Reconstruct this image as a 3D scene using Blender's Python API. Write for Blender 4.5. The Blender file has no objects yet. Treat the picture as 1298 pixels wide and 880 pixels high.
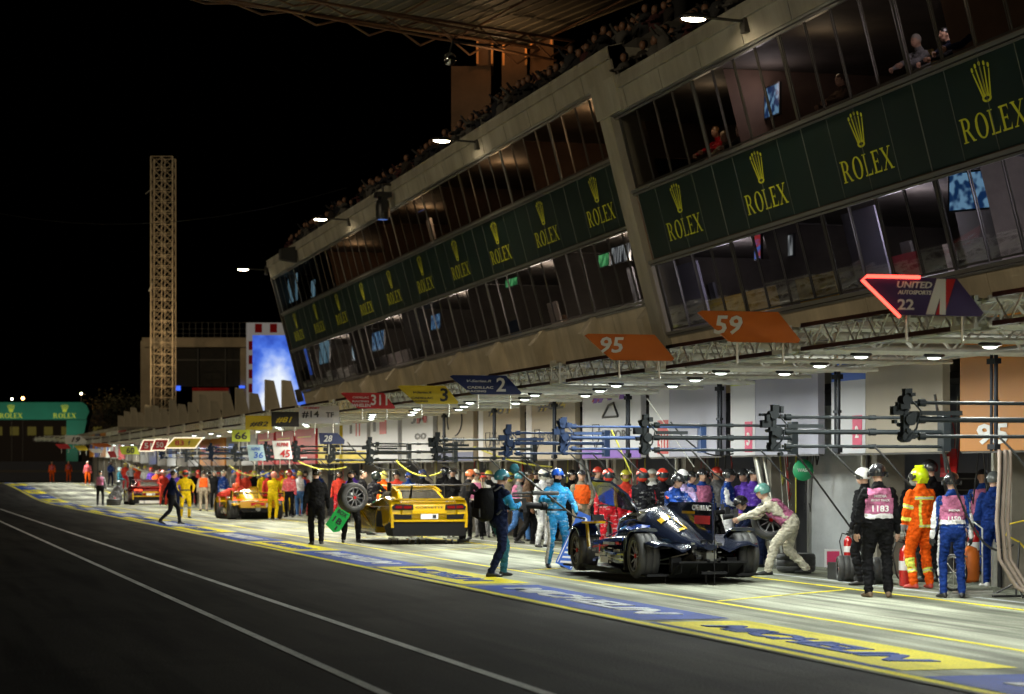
import bpy, bmesh, math, random
import numpy as np
from mathutils import Vector, Matrix, noise
random.seed(7)
PI = math.pi
scene = bpy.context.scene
COL = scene.collection
V = Vector
# ---------------------------------------------------------------- camera maths (pit lane runs along +Y, garages on +X)
FPX = 3000.0
TH = math.atan(789/FPX); ct = math.cos(TH); st = math.sin(TH)
CAMH = 1.72; HY = 598.0
def cw(xc, zc): return (zc*st + xc*ct, zc*ct - xc*st)
def G(px, py):                       # ground point seen at a pixel
    ppm = (py-HY)/CAMH; zc = FPX/ppm
    return cw((px-649)/ppm, zc)
def PZ(px, py, zc):                  # point at camera depth zc
    x, y = cw((px-649)*zc/FPX, zc)
    return V((x, y, CAMH + (HY-py)*zc/FPX))
def onX(px, X):                      # Y where the plane X=const is seen at column px
    zc = FPX*X/(ct*(px+140)); return (zc - X*st)/ct
def gz(y):                           # the lane climbs a little beyond 125 m
    t = min(1, max(0, (y-125)/60)); return 0.85*t*t*(3-2*t)
# ---------------------------------------------------------------- materials
MATS = {}
def newmat(name):
    m = bpy.data.materials.new(name); m.use_nodes = True
    nt = m.node_tree; b = nt.nodes['Principled BSDF']; return m, nt, b
def M(name, col=(.5, .5, .5), rough=.5, metal=0, emis=0, coat=0, var=0, vscale=6, bump=0, bscale=30, stretch=None, spec=None):
    if name in MATS: return MATS[name]
    m, nt, b = newmat(name)
    c = (*col, 1)
    b.inputs['Base Color'].default_value = c
    b.inputs['Roughness'].default_value = rough
    b.inputs['Metallic'].default_value = metal
    b.inputs['Coat Weight'].default_value = coat
    b.inputs['Coat Roughness'].default_value = .06
    if spec is not None: b.inputs['Specular IOR Level'].default_value = spec
    if emis:
        b.inputs['Emission Color'].default_value = c; b.inputs['Emission Strength'].default_value = emis
    if var or bump:
        tc = nt.nodes.new('ShaderNodeTexCoord'); mp = nt.nodes.new('ShaderNodeMapping')
        nt.links.new(tc.outputs['Object'], mp.inputs[0])
        if stretch: mp.inputs['Scale'].default_value = stretch
    if var:
        n = nt.nodes.new('ShaderNodeTexNoise'); n.inputs['Scale'].default_value = vscale; n.inputs['Detail'].default_value = 6
        n.inputs['Roughness'].default_value = .65
        nt.links.new(mp.outputs[0], n.inputs['Vector'])
        r = nt.nodes.new('ShaderNodeMapRange'); r.inputs['From Min'].default_value = .3; r.inputs['From Max'].default_value = .7
        r.inputs['To Min'].default_value = 1-var; r.inputs['To Max'].default_value = 1+var
        nt.links.new(n.outputs['Fac'], r.inputs['Value'])
        mx = nt.nodes.new('ShaderNodeVectorMath'); mx.operation = 'SCALE'
        mx.inputs[0].default_value = col; nt.links.new(r.outputs[0], mx.inputs['Scale'])
        nt.links.new(mx.outputs[0], b.inputs['Base Color'])
    if bump:
        n = nt.nodes.new('ShaderNodeTexNoise'); n.inputs['Scale'].default_value = bscale; n.inputs['Detail'].default_value = 4
        nt.links.new(mp.outputs[0], n.inputs['Vector'])
        bp = nt.nodes.new('ShaderNodeBump'); bp.inputs['Strength'].default_value = bump; bp.inputs['Distance'].default_value = .02
        nt.links.new(n.outputs['Fac'], bp.inputs['Height']); nt.links.new(bp.outputs[0], b.inputs['Normal'])
    MATS[name] = m; return m
def cloth(name, col, prints=None, scale=1.0, rough=.8):
    """woven cloth with soft folds; prints = colour of small sponsor patches scattered on it"""
    if name in MATS: return MATS[name]
    m = M(name, col, rough, var=.42, vscale=12, bump=1.0, bscale=15, spec=.12)  # tone variation also paints fold shading into the cloth colour
    nt = m.node_tree; b = nt.nodes['Principled BSDF']
    if prints:
        tc = nt.nodes.new('ShaderNodeTexCoord'); mp = nt.nodes.new('ShaderNodeMapping')
        mp.inputs['Rotation'].default_value = (PI/2, 0, 0)
        nt.links.new(tc.outputs['Object'], mp.inputs[0])
        br = nt.nodes.new('ShaderNodeTexBrick')
        br.inputs['Color1'].default_value = (0, 0, 0, 1); br.inputs['Color2'].default_value = (1, 1, 1, 1); br.inputs['Mortar'].default_value = (0, 0, 0, 1)
        br.inputs['Scale'].default_value = 7*scale; br.inputs['Bias'].default_value = -.55; br.inputs['Mortar Size'].default_value = .05
        br.inputs['Brick Width'].default_value = .7; br.inputs['Row Height'].default_value = .3
        nt.links.new(mp.outputs[0], br.inputs['Vector'])
        n = nt.nodes.new('ShaderNodeTexNoise'); n.inputs['Scale'].default_value = 34
        nt.links.new(tc.outputs['Object'], n.inputs['Vector'])
        mu = nt.nodes.new('ShaderNodeMath'); mu.operation = 'MULTIPLY'
        gt = nt.nodes.new('ShaderNodeMath'); gt.operation = 'GREATER_THAN'; gt.inputs[1].default_value = .47
        nt.links.new(n.outputs['Fac'], gt.inputs[0])
        nt.links.new(br.outputs['Color'], mu.inputs[0]); nt.links.new(gt.outputs[0], mu.inputs[1])
        old = b.inputs['Base Color'].links[0].from_socket
        mx = nt.nodes.new('ShaderNodeMix'); mx.data_type = 'RGBA'
        nt.links.new(mu.outputs[0], mx.inputs['Factor']); nt.links.new(old, mx.inputs['A'])
        mx.inputs['B'].default_value = (*prints, 1)
        nt.links.new(mx.outputs['Result'], b.inputs['Base Color'])
    return m
def emit(name, col, s):
    if name in MATS: return MATS[name]
    m, nt, b = newmat(name)
    b.inputs['Base Color'].default_value = (0, 0, 0, 1)
    b.inputs['Emission Color'].default_value = (*col, 1); b.inputs['Emission Strength'].default_value = s
    MATS[name] = m; return m
# ---------------------------------------------------------------- mesh builder
class MB:
    def __init__(s): s.v = []; s.f = []; s.mi = []; s.sm = []; s.mats = []; s.c = 0; s.smooth = False
    def mat(s, m):
        if m not in s.mats: s.mats.append(m)
        s.c = s.mats.index(m); return s
    def add(s, vs, fs, smooth=None):
        o = len(s.v); s.v.extend([tuple(p) for p in vs])
        for f in fs: s.f.append([i+o for i in f]); s.mi.append(s.c); s.sm.append(s.smooth if smooth is None else smooth)
    def box(s, c, d, R=None):
        hx, hy, hz = d[0]/2, d[1]/2, d[2]/2
        vs = [V((x, y, z)) for x in (-hx, hx) for y in (-hy, hy) for z in (-hz, hz)]
        if R is not None: vs = [R @ p for p in vs]
        c = V(c); vs = [p+c for p in vs]
        s.add(vs, [(0, 1, 3, 2), (4, 6, 7, 5), (0, 4, 5, 1), (2, 3, 7, 6), (0, 2, 6, 4), (1, 5, 7, 3)], False); return s
    def bb(s, x0, x1, y0, y1, z0, z1): return s.box(((x0+x1)/2, (y0+y1)/2, (z0+z1)/2), (abs(x1-x0), abs(y1-y0), abs(z1-z0)))
    def tube(s, p, q, r, n=6, r2=None, cap=True, smooth=True):
        p = V(p); q = V(q); d = q-p
        if d.length < 1e-6: return s
        d.normalize(); a = d.orthogonal().normalized(); b = d.cross(a); r2 = r if r2 is None else r2
        vs = []
        for k in range(n):
            t = 2*PI*k/n; e = a*math.cos(t)+b*math.sin(t); vs += [p+e*r, q+e*r2]
        fs = [(2*k, 2*((k+1) % n), 2*((k+1) % n)+1, 2*k+1) for k in range(n)]
        s.add(vs, fs, smooth)
        if cap: s.add(vs, [[2*k for k in range(n)][::-1], [2*k+1 for k in range(n)]], False)
        return s
    def path(s, pts, r, n=6):
        pts = [V(p) for p in pts]; rings = []
        d0 = (pts[1]-pts[0]).normalized(); a = d0.orthogonal().normalized()
        for i, p in enumerate(pts):
            d = (pts[min(i+1, len(pts)-1)]-pts[max(i-1, 0)]).normalized()
            a = (a - d*a.dot(d)).normalized(); b = d.cross(a)
            rings.append([p+(a*math.cos(2*PI*k/n)+b*math.sin(2*PI*k/n))*r for k in range(n)])
        s.loft(rings, smooth=True); return s
    def loft(s, rings, cap=True, smooth=True, closed=True):
        n = len(rings[0]); vs = [p for r in rings for p in r]; fs = []
        for i in range(len(rings)-1):
            for k in range(n if closed else n-1):
                k2 = (k+1) % n; fs.append((i*n+k, i*n+k2, (i+1)*n+k2, (i+1)*n+k))
        s.add(vs, fs, smooth)
        if cap: s.add(rings[0], [list(range(n))[::-1]], False); s.add(rings[-1], [list(range(n))], False)
        return s
    def prism(s, poly, ax, a0, a1):   # polygon (u,v) extruded along axis ax
        def P(u, v, a): return (a, u, v) if ax == 0 else ((u, a, v) if ax == 1 else (u, v, a))
        n = len(poly); vs = [P(u, v, a0) for u, v in poly]+[P(u, v, a1) for u, v in poly]
        s.add(vs, [list(range(n))[::-1], list(range(n, 2*n))]+[(k, (k+1) % n, (k+1) % n+n, k+n) for k in range(n)], False); return s
    def ell(s, c, r, nu=14, nv=9, keep=None, R=None, smooth=True):
        c = V(c); vs = []; fs = []
        for j in range(nv+1):
            t = PI*j/nv
            for i in range(nu):
                u = 2*PI*i/nu; e = V((math.sin(t)*math.cos(u), math.sin(t)*math.sin(u), math.cos(t)))
                p = V((e.x*r[0], e.y*r[1], e.z*r[2])); vs.append((R @ p if R is not None else p)+c)
        for j in range(nv):
            for i in range(nu):
                if keep:
                    t = PI*(j+.5)/nv; u = 2*PI*(i+.5)/nu
                    if not keep(math.sin(t)*math.cos(u), math.sin(t)*math.sin(u), math.cos(t)): continue
                fs.append((j*nu+i, (j+1)*nu+i, (j+1)*nu+(i+1) % nu, j*nu+(i+1) % nu))
        s.add(vs, fs, smooth); return s
    def lathe(s, prof, c, ax, n=20, smooth=True):   # prof (r, a) about axis through c
        rings = []
        for r, a in prof:
            ring = []
            for k in range(n):
                t = 2*PI*k/n; u, v = r*math.cos(t), r*math.sin(t)
                ring.append(V(c)+V((a, u, v) if ax == 0 else ((u, a, v) if ax == 1 else (u, v, a))))
            rings.append(ring)
        s.loft(rings, smooth=smooth, cap=prof[0][0] < .05); return s
    def truss(s, p, q, up, side, h, w, nb, r=.025, rd=.012, tri=False):
        """lattice beam from p to q: p,q = middle of the bottom face"""
        p = V(p); q = V(q); up = V(up); side = V(side)
        if tri: cs = [side*(-w/2)+up*0, side*(w/2)+up*0, up*h]
        else: cs = [side*(-w/2), side*(w/2), side*(w/2)+up*h, side*(-w/2)+up*h]
        for c in cs: s.tube(p+c, q+c, r, 5, smooth=False)
        n = len(cs)
        for k in range(n):
            a, b = cs[k], cs[(k+1) % n]
            for i in range(nb):
                t0, t1 = i/nb, (i+1)/nb
                A = p.lerp(q, t0); B = p.lerp(q, t1)
                if (i+k) % 2: a, b = cs[(k+1) % n], cs[k]
                else: a, b = cs[k], cs[(k+1) % n]
                s.tube(A+a, B+b, rd, 4, cap=False, smooth=False)
        return s
    def merge(s, me, mtx, mat=None):
        o = [mtx @ v.co for v in me.vertices]
        if mat: s.mat(mat)
        s.add(o, [list(p.vertices) for p in me.polygons], False); return s
    def mesh(s, name):
        me = bpy.data.meshes.new(name); me.from_pydata(s.v, [], s.f)
        for m in s.mats: me.materials.append(m)
        me.polygons.foreach_set('material_index', s.mi); me.polygons.foreach_set('use_smooth', s.sm)
        me.update(); return me
    def obj(s, name, parent=None, mtx=None): return link(name, s.mesh(name), parent, mtx)
def link(name, data, parent=None, mtx=None):
    o = bpy.data.objects.new(name, data); COL.objects.link(o)
    if parent is not None: o.parent = parent
    if mtx is not None: o.matrix_local = mtx
    return o
def tag(o, label=None, cat=None, group=None, kind=None):
    if label: o['label'] = label
    if cat: o['category'] = cat
    if group: o['group'] = group
    if kind: o['kind'] = kind
    return o
def thing(name, label, cat, loc=(0, 0, 0), rz=0, group=None):
    o = bpy.data.objects.new(name, None); COL.objects.link(o); o.empty_display_size = .2
    o.location = loc; o.rotation_euler = (0, 0, rz); return tag(o, label, cat, group)
def struct(mb, name): o = mb.obj(name); o['kind'] = 'structure'; return o
def kids(o): return list(o.children)
def copy_tree(o, parent=None):
    c = o.copy(); COL.objects.link(c)
    if parent is not None: c.parent = parent
    for ch in kids(o): copy_tree(ch, c)
    return c
def T(x, y, z): return Matrix.Translation((x, y, z))
def RX(a): return Matrix.Rotation(a, 4, 'X')
def RY(a): return Matrix.Rotation(a, 4, 'Y')
def RZ(a): return Matrix.Rotation(a, 4, 'Z')
_txt = {}
def txt(s, bold=.0, shear=0):
    """flat text mesh, normalised so that it is 1 high and centred; returns mesh, width"""
    k = (s, bold, shear)
    if k in _txt: return _txt[k]
    cu = bpy.data.curves.new('lettering', 'FONT'); cu.body = s; cu.offset = bold; cu.shear = shear; cu.resolution_u = 2; cu.extrude = .004; cu.fill_mode = 'BOTH'
    o = bpy.data.objects.new('lettering', cu); COL.objects.link(o)
    bpy.context.view_layer.update()
    me = bpy.data.meshes.new_from_object(o.evaluated_get(bpy.context.evaluated_depsgraph_get()))
    bpy.data.objects.remove(o); bpy.data.curves.remove(cu)
    xs = [v.co.x for v in me.vertices]; ys = [v.co.y for v in me.vertices]
    h = max(ys)-min(ys); w = max(xs)-min(xs); cx = (max(xs)+min(xs))/2; cy = (max(ys)+min(ys))/2
    for v in me.vertices: v.co = ((v.co.x-cx)/h, (v.co.y-cy)/h, v.co.z)
    _txt[k] = (me, w/h); return _txt[k]
def put_text(mb, s, mtx, w, h, mat, bold=.0, shear=0):
    """mtx: local x right, y up, z outward; text fitted in w x h"""
    me, asp = txt(s, bold, shear)
    mb.merge(me, mtx @ Matrix.Diagonal((w/asp, h, 1, 1)), mat)
def face_mtx(o, right, up):
    r = V(right).normalized(); n = r.cross(V(up)).normalized(); u = n.cross(r)
    m = Matrix.Identity(4); m.col[0][:3] = r; m.col[1][:3] = u; m.col[2][:3] = n; m.translation = V(o); return m
# ROLEX serif glyphs as polygons in a 1-high cell
def _ring(cx, cy, rx, ry, ix, iy, a0, a1, n=16):
    out = []
    for k in range(n):
        t0 = a0+(a1-a0)*k/n; t1 = a0+(a1-a0)*(k+1)/n
        out.append([(cx+rx*math.cos(t0), cy+ry*math.sin(t0)), (cx+rx*math.cos(t1), cy+ry*math.sin(t1)), (cx+ix*math.cos(t1), cy+iy*math.sin(t1)), (cx+ix*math.cos(t0), cy+iy*math.sin(t0))])
    return out
def _r(x0, y0, x1, y1): return [(x0, y0), (x1, y0), (x1, y1), (x0, y1)]
GL = {
 'R': ([_r(.1, 0, .24, 1), _r(0, .0, .34, .05), _r(0, .95, .12, 1), _r(.24, .93, .38, 1), _r(.24, .46, .4, .53), [(.34, .5), (.48, .5), (.82, 0), (.66, 0)], _r(.64, 0, .88, .05)]+_ring(.36, .73, .3, .27, .15, .2, -PI/2, PI/2), .88),
 'O': (_ring(.42, .5, .42, .52, .25, .46, 0, 2*PI, 28), .84),
 'L': ([_r(.1, 0, .24, 1), _r(0, .95, .34, 1), _r(0, 0, .6, .07), [(.52, .05), (.6, .05), (.64, .3)]], .64),
 'E': ([_r(.1, 0, .24, 1), _r(0, .93, .58, 1), _r(0, 0, .62, .07), _r(.24, .47, .48, .54), [(.5, .95), (.58, .95), (.6, .75)], [(.54, .05), (.62, .05), (.66, .28)], [(.44, .4), (.48, .4), (.48, .62), (.44, .62)]], .66),
 'X': ([[(.06, 1), (.22, 1), (.78, 0), (.62, 0)], [(.68, 1), (.75, 1), (.14, 0), (.07, 0)], _r(0, .95, .3, 1), _r(.58, .95, .84, 1), _r(0, 0, .26, .05), _r(.56, 0, .86, .05)], .86)}
def flat_polys(mb, polys, mtx, step=.0006):
    for i, p in enumerate(polys):
        mb.add([mtx @ V((x, y, step*(i % 7))) for x, y in p], [list(range(len(p)))], False)
def rolex(mb, mtx, w, h, mat, crown=True, cw_=.62, chh=.62, gap=.16):
    """mtx origin = centre of the word's baseline"""
    mb.mat(mat); x = 0; items = []
    for ch in 'ROLEX':
        ps, wd = GL[ch]; items += [[(px+x, py) for px, py in p] for p in ps]; x += wd+.1
    x -= .1
    flat_polys(mb, [[((px-x/2)*w/x, py*h) for px, py in p] for p in items], mtx)
    if crown:
        y0 = h+gap; ps = []
        for k in range(5):
            a = (k-2)*.34; tx = math.sin(a)*cw_*.72; ty = y0+chh*(.62+.38*math.cos(a*1.15))
            bx = (k-2)*cw_*.1
            ps.append([(bx-.04*cw_, y0+chh*.12), (bx+.06*cw_, y0+chh*.12), (tx+.03*cw_, ty-.05), (tx-.03*cw_, ty-.05)])
            ps.append([(tx+.065*cw_*math.cos(t*PI/5), ty+.065*cw_*math.sin(t*PI/5)) for t in range(10)])
        ps += _ring(0, y0+chh*.08, cw_*.27, chh*.11, cw_*.15, chh*.05, 0, 2*PI, 14)
        flat_polys(mb, ps, mtx)
# ================================================================ GROUND
def strip(mb, x0, x1, y0, y1, z, dy=6.0):
    n = max(1, int(math.ceil((y1-y0)/dy))) if y1 > 120 else 1
    vs = []
    for i in range(n+1):
        y = y0+(y1-y0)*i/n; vs += [(x0, y, z+gz(y)), (x1, y, z+gz(y))]
    mb.add(vs, [(2*i, 2*i+1, 2*i+3, 2*i+2) for i in range(n)], False)
def surf(name, col, dark, scale, stretch, bump, rough, streak=None, lo=.42, hi=.68, joints=None):
    m, nt, b = newmat(name); L = nt.links
    tc = nt.nodes.new('ShaderNodeTexCoord'); mp = nt.nodes.new('ShaderNodeMapping'); mp.inputs['Scale'].default_value = stretch
    L.new(tc.outputs['Object'], mp.inputs[0])
    n = nt.nodes.new('ShaderNodeTexNoise'); n.inputs['Scale'].default_value = scale; n.inputs['Detail'].default_value = 8; n.inputs['Roughness'].default_value = .6
    L.new(mp.outputs[0], n.inputs['Vector'])
    r = nt.nodes.new('ShaderNodeMapRange'); r.inputs['From Min'].default_value = lo; r.inputs['From Max'].default_value = hi
    L.new(n.outputs['Fac'], r.inputs['Value'])
    mx = nt.nodes.new('ShaderNodeMix'); mx.data_type = 'RGBA'; mx.inputs['A'].default_value = (*col, 1); mx.inputs['B'].default_value = (*dark, 1)
    L.new(r.outputs[0], mx.inputs['Factor'])
    # fine grain
    g = nt.nodes.new('ShaderNodeTexNoise'); g.inputs['Scale'].default_value = 38; g.inputs['Detail'].default_value = 5
    L.new(tc.outputs['Object'], g.inputs['Vector'])
    gr = nt.nodes.new('ShaderNodeMapRange'); gr.inputs['From Min'].default_value = .3; gr.inputs['From Max'].default_value = .7; gr.inputs['To Min'].default_value = .72; gr.inputs['To Max'].default_value = 1.25
    L.new(g.outputs['Fac'], gr.inputs['Value'])
    sc = nt.nodes.new('ShaderNodeVectorMath'); sc.operation = 'SCALE'; L.new(mx.outputs['Result'], sc.inputs[0]); L.new(gr.outputs[0], sc.inputs['Scale'])
    out = sc.outputs[0]
    if streak:
        for (sx, sy, lo2, hi2, amt, rot) in streak:
            mp2 = nt.nodes.new('ShaderNodeMapping'); mp2.inputs['Scale'].default_value = (sx, sy, 1); mp2.inputs['Rotation'].default_value = (0, 0, rot)
            L.new(tc.outputs['Object'], mp2.inputs[0])
            n2 = nt.nodes.new('ShaderNodeTexNoise'); n2.inputs['Scale'].default_value = 1; n2.inputs['Detail'].default_value = 3; L.new(mp2.outputs[0], n2.inputs['Vector'])
            r2 = nt.nodes.new('ShaderNodeMapRange'); r2.inputs['From Min'].default_value = lo2; r2.inputs['From Max'].default_value = hi2; r2.inputs['To Max'].default_value = amt
            L.new(n2.outputs['Fac'], r2.inputs['Value'])
            m2 = nt.nodes.new('ShaderNodeMix'); m2.data_type = 'RGBA'; m2.inputs['B'].default_value = (*[c*.12 for c in col], 1)
            L.new(r2.outputs[0], m2.inputs['Factor']); L.new(out, m2.inputs['A']); out = m2.outputs['Result']
    if joints:
        sp = nt.nodes.new('ShaderNodeSeparateXYZ'); L.new(tc.outputs['Object'], sp.inputs[0])
        for ax, per in joints:
            md = nt.nodes.new('ShaderNodeMath'); md.operation = 'PINGPONG'; md.inputs[1].default_value = per/2; L.new(sp.outputs[ax], md.inputs[0])
            ls = nt.nodes.new('ShaderNodeMath'); ls.operation = 'LESS_THAN'; ls.inputs[1].default_value = .014; L.new(md.outputs[0], ls.inputs[0])
            m3 = nt.nodes.new('ShaderNodeMix'); m3.data_type = 'RGBA'; m3.inputs['B'].default_value = (*[c*.25 for c in col], 1)
            mm = nt.nodes.new('ShaderNodeMath'); mm.operation = 'MULTIPLY'; mm.inputs[1].default_value = .8; L.new(ls.outputs[0], mm.inputs[0])
            L.new(mm.outputs[0], m3.inputs['Factor']); L.new(out, m3.inputs['A']); out = m3.outputs['Result']
    L.new(out, b.inputs['Base Color']); b.inputs['Roughness'].default_value = rough; b.inputs['Specular IOR Level'].default_value = .06
    if bump:
        bp = nt.nodes.new('ShaderNodeBump'); bp.inputs['Strength'].default_value = bump; bp.inputs['Distance'].default_value = .01
        L.new(g.outputs['Fac'], bp.inputs['Height']); L.new(bp.outputs[0], b.inputs['Normal'])
    MATS[name] = m; return m
asph = surf('asphalt', (.042, .039, .033), (.021, .019, .017), .5, (1, .16, 1), .9, .72, streak=[(1.6, .07, .5, .68, .7, 0), (.5, .09, .54, .7, .5, .12), (3, .15, .52, .66, .5, -.06), (.4, .4, .56, .6, .3, 0)])
conc = surf('apron_concrete', (.37, .385, .30), (.12, .127, .10), .7, (1, .22, 1), .35, .7,  # mottling mixes stains with pools of light painted into the concrete
            streak=[(2.4, .09, .50, .66, .7, 0), (1.1, .10, .53, .68, .75, .10), (1.4, .12, .55, .68, .7, -.16), (5, .12, .52, .66, .5, .05), (.6, .6, .58, .8, .4, 0)], joints=[(0, 3.1), (1, 5.0)])
paintY = surf('yellow_paint', (.78, .68, .006), (.56, .49, .012), 1.4, (1, .3, 1), .2, .6, streak=[(2.5, .12, .56, .72, .55, 0)])
paintB = surf('blue_paint', (.001, .045, .33), (.004, .035, .20), 1.4, (1, .3, 1), .2, .6, streak=[(2.5, .12, .56, .72, .5, 0)])
paintW = surf('white_paint', (.62, .66, .68), (.38, .40, .42), 1.4, (1, .3, 1), .2, .6, streak=[(2.5, .12, .54, .7, .55, 0)])
lineW = surf('track_line_paint', (.78, .78, .74), (.5, .5, .47), 2.5, (1, .3, 1), .2, .7)
g = MB().mat(asph)
ys = [-300, -60, 0, 60, 110]+list(range(120, 200, 5))+[240, 300, 450, 900]
xs = [-700, -60, 8, 60, 1000]
vs = [(x, y, gz(y)-.012) for y in ys for x in xs]; nx = len(xs)
g.add(vs, [(j*nx+i, j*nx+i+1, (j+1)*nx+i+1, (j+1)*nx+i) for j in range(len(ys)-1) for i in range(nx-1)], False)
struct(g, 'track')
g = MB().mat(conc); strip(g, 8.15, 26, 5, 205, 0); struct(g, 'pit_apron')
g = MB().mat(lineW)
strip(g, 4.89, 5.0, -40, 185, -.006); strip(g, 3.67, 3.77, -40, 185, -.006)
g.mat(paintY)
strip(g, 8.20, 8.33, 5, 195, .005)
def yline(x, w, y0, y1): strip(g, x, x+w, y0, y1, .005)
yline(10.45, .10, 14, 120); yline(13.55, .10, 14, 190)
g.mat(paintW); strip(g, 14.3, 14.4, 14, 190, .005)
g.mat(paintY)
for k in range(12):                        # slanted box marks
    y = 19.6+5.0*k*2
    g.add([(10.62, y, .005), (13.45, y+2.4, .005), (13.45, y+2.52, .005), (10.62, y+.12, .005)], [(0, 1, 2, 3)])
def word_on_ground(mb, s, xc, yc, length, height, mat, z):
    # reads for somebody on the track side: right = -Y, up = +X
    put_text(mb, s, face_mtx((xc, yc, z+gz(yc)), (0, -1, 0), (1, 0, 0)), length, height, mat, bold=.04, shear=.2)
y = 12.0; k = 0
segs = [(10.6, 18.3, 'B'), (18.9, 25.7, 'Y'), (26.1, 34.6, 'B'), (35.2, 41.8, 'Y'), (42.3, 50.5, 'B'), (51, 57.8, 'Y'), (58.3, 66.5, 'B'), (67, 74, 'Y'), (74.5, 82.5, 'B'), (83, 90, 'Y'), (90.5, 98.5, 'B'), (99, 106, 'Y'),
        (106.5, 114.5, 'B'), (115, 122, 'Y'), (123, 131, 'B'), (132, 140, 'Y'), (141, 150, 'B'), (151, 159, 'Y'), (160, 170, 'B'), (171, 180, 'Y'), (181, 190, 'B')]
for y0, y1, c in segs:
    yc = (y0+y1)/2; ln = y1-y0
    if c == 'Y':
        g.mat(paintY); strip(g, 8.46, 9.55, y0, y1, .005, 3)
        g.mat(paintB); strip(g, 8.37, 8.42, y0, y1, .005, 3)
        word_on_ground(g, 'MICHELIN', 8.95, yc, ln*.78, .44, paintB, .009)
    else:
        g.mat(paintB); strip(g, 8.36, 9.5, y0, y1, .005, 3)
        word_on_ground(g, 'MICHELIN', 8.97, yc, ln*.8, .5, paintW, .009)
struct(g, 'pit_lane_markings')
# ================================================================ PIT BUILDING
cB = M('facade_concrete', (.27, .25, .20), .85, var=.28, vscale=1.1, bump=.3, bscale=9, stretch=(1, 1, .35))
cW = M('lower_concrete', (.50, .44, .33), .85, var=.3, vscale=.9, bump=.3, bscale=7, stretch=(1, 1, .4))
alu = M('window_aluminium', (.07, .066, .06), .45, .6)
aluL = M('pale_aluminium', (.30, .30, .28), .4, .7)
dark = M('dark_interior', (.025, .02, .018), .8)
brown = M('lounge_wall', (.16, .10, .07), .8, var=.3, vscale=1)
blackp = M('black_plastic', (.015, .015, .016), .45)
steel = M('galvanised_steel', (.55, .55, .50), .38, .75, var=.18, vscale=5)
steelW = M('white_steel', (.62, .62, .56), .45, .2, var=.2, vscale=4)
green = M('green_film', (.003, .016, .013), .5, var=.12, vscale=2)
gold = M('gold_film', (.62, .64, .03), .5)
gold2 = emit('gold_lit_film', (.7, .75, .05), .5)
def glass_mat():
    m, nt, b = newmat('window_glass'); nt.nodes.remove(b)
    o = nt.nodes['Material Output']; t = nt.nodes.new('ShaderNodeBsdfTransparent'); t.inputs[0].default_value = (.50, .50, .48, 1)
    gl = nt.nodes.new('ShaderNodeBsdfGlossy'); gl.inputs['Roughness'].default_value = .03; gl.inputs[0].default_value = (.8, .82, .85, 1)
    fr = nt.nodes.new('ShaderNodeFresnel'); fr.inputs['IOR'].default_value = 1.6
    mr = nt.nodes.new('ShaderNodeMath'); mr.operation = 'MULTIPLY_ADD'; mr.inputs[1].default_value = .9; mr.inputs[2].default_value = .10
    mx = nt.nodes.new('ShaderNodeMixShader'); nt.links.new(fr.outputs[0], mr.inputs[0]); nt.links.new(mr.outputs[0], mx.inputs[0])
    nt.links.new(t.outputs[0], mx.inputs[1]); nt.links.new(gl.outputs[0], mx.inputs[2]); nt.links.new(mx.outputs[0], o.inputs[0]); return m
glass = glass_mat()
def BP(A, u, Y, off=0):              # point on a leaning facade (A = its depth), off = outwards
    x = ct*(A-.27*u) - off*.968; return V((x, Y, 1.72+u-.01133*(ct*Y+4.3)-off*.25))
def BM(A, u, Y, off=0):              # frame: x along the lane towards the viewer, y up the facade, z outwards
    p = BP(A, u, Y, off); r = (BP(A, u, Y-1)-BP(A, u, Y)).normalized(); up = (BP(A, u+1, Y)-BP(A, u, Y)).normalized()
    return face_mtx(p, r, up)
UP = 1.034
def rnd_logo_panel(): pass
class Block: pass
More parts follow.
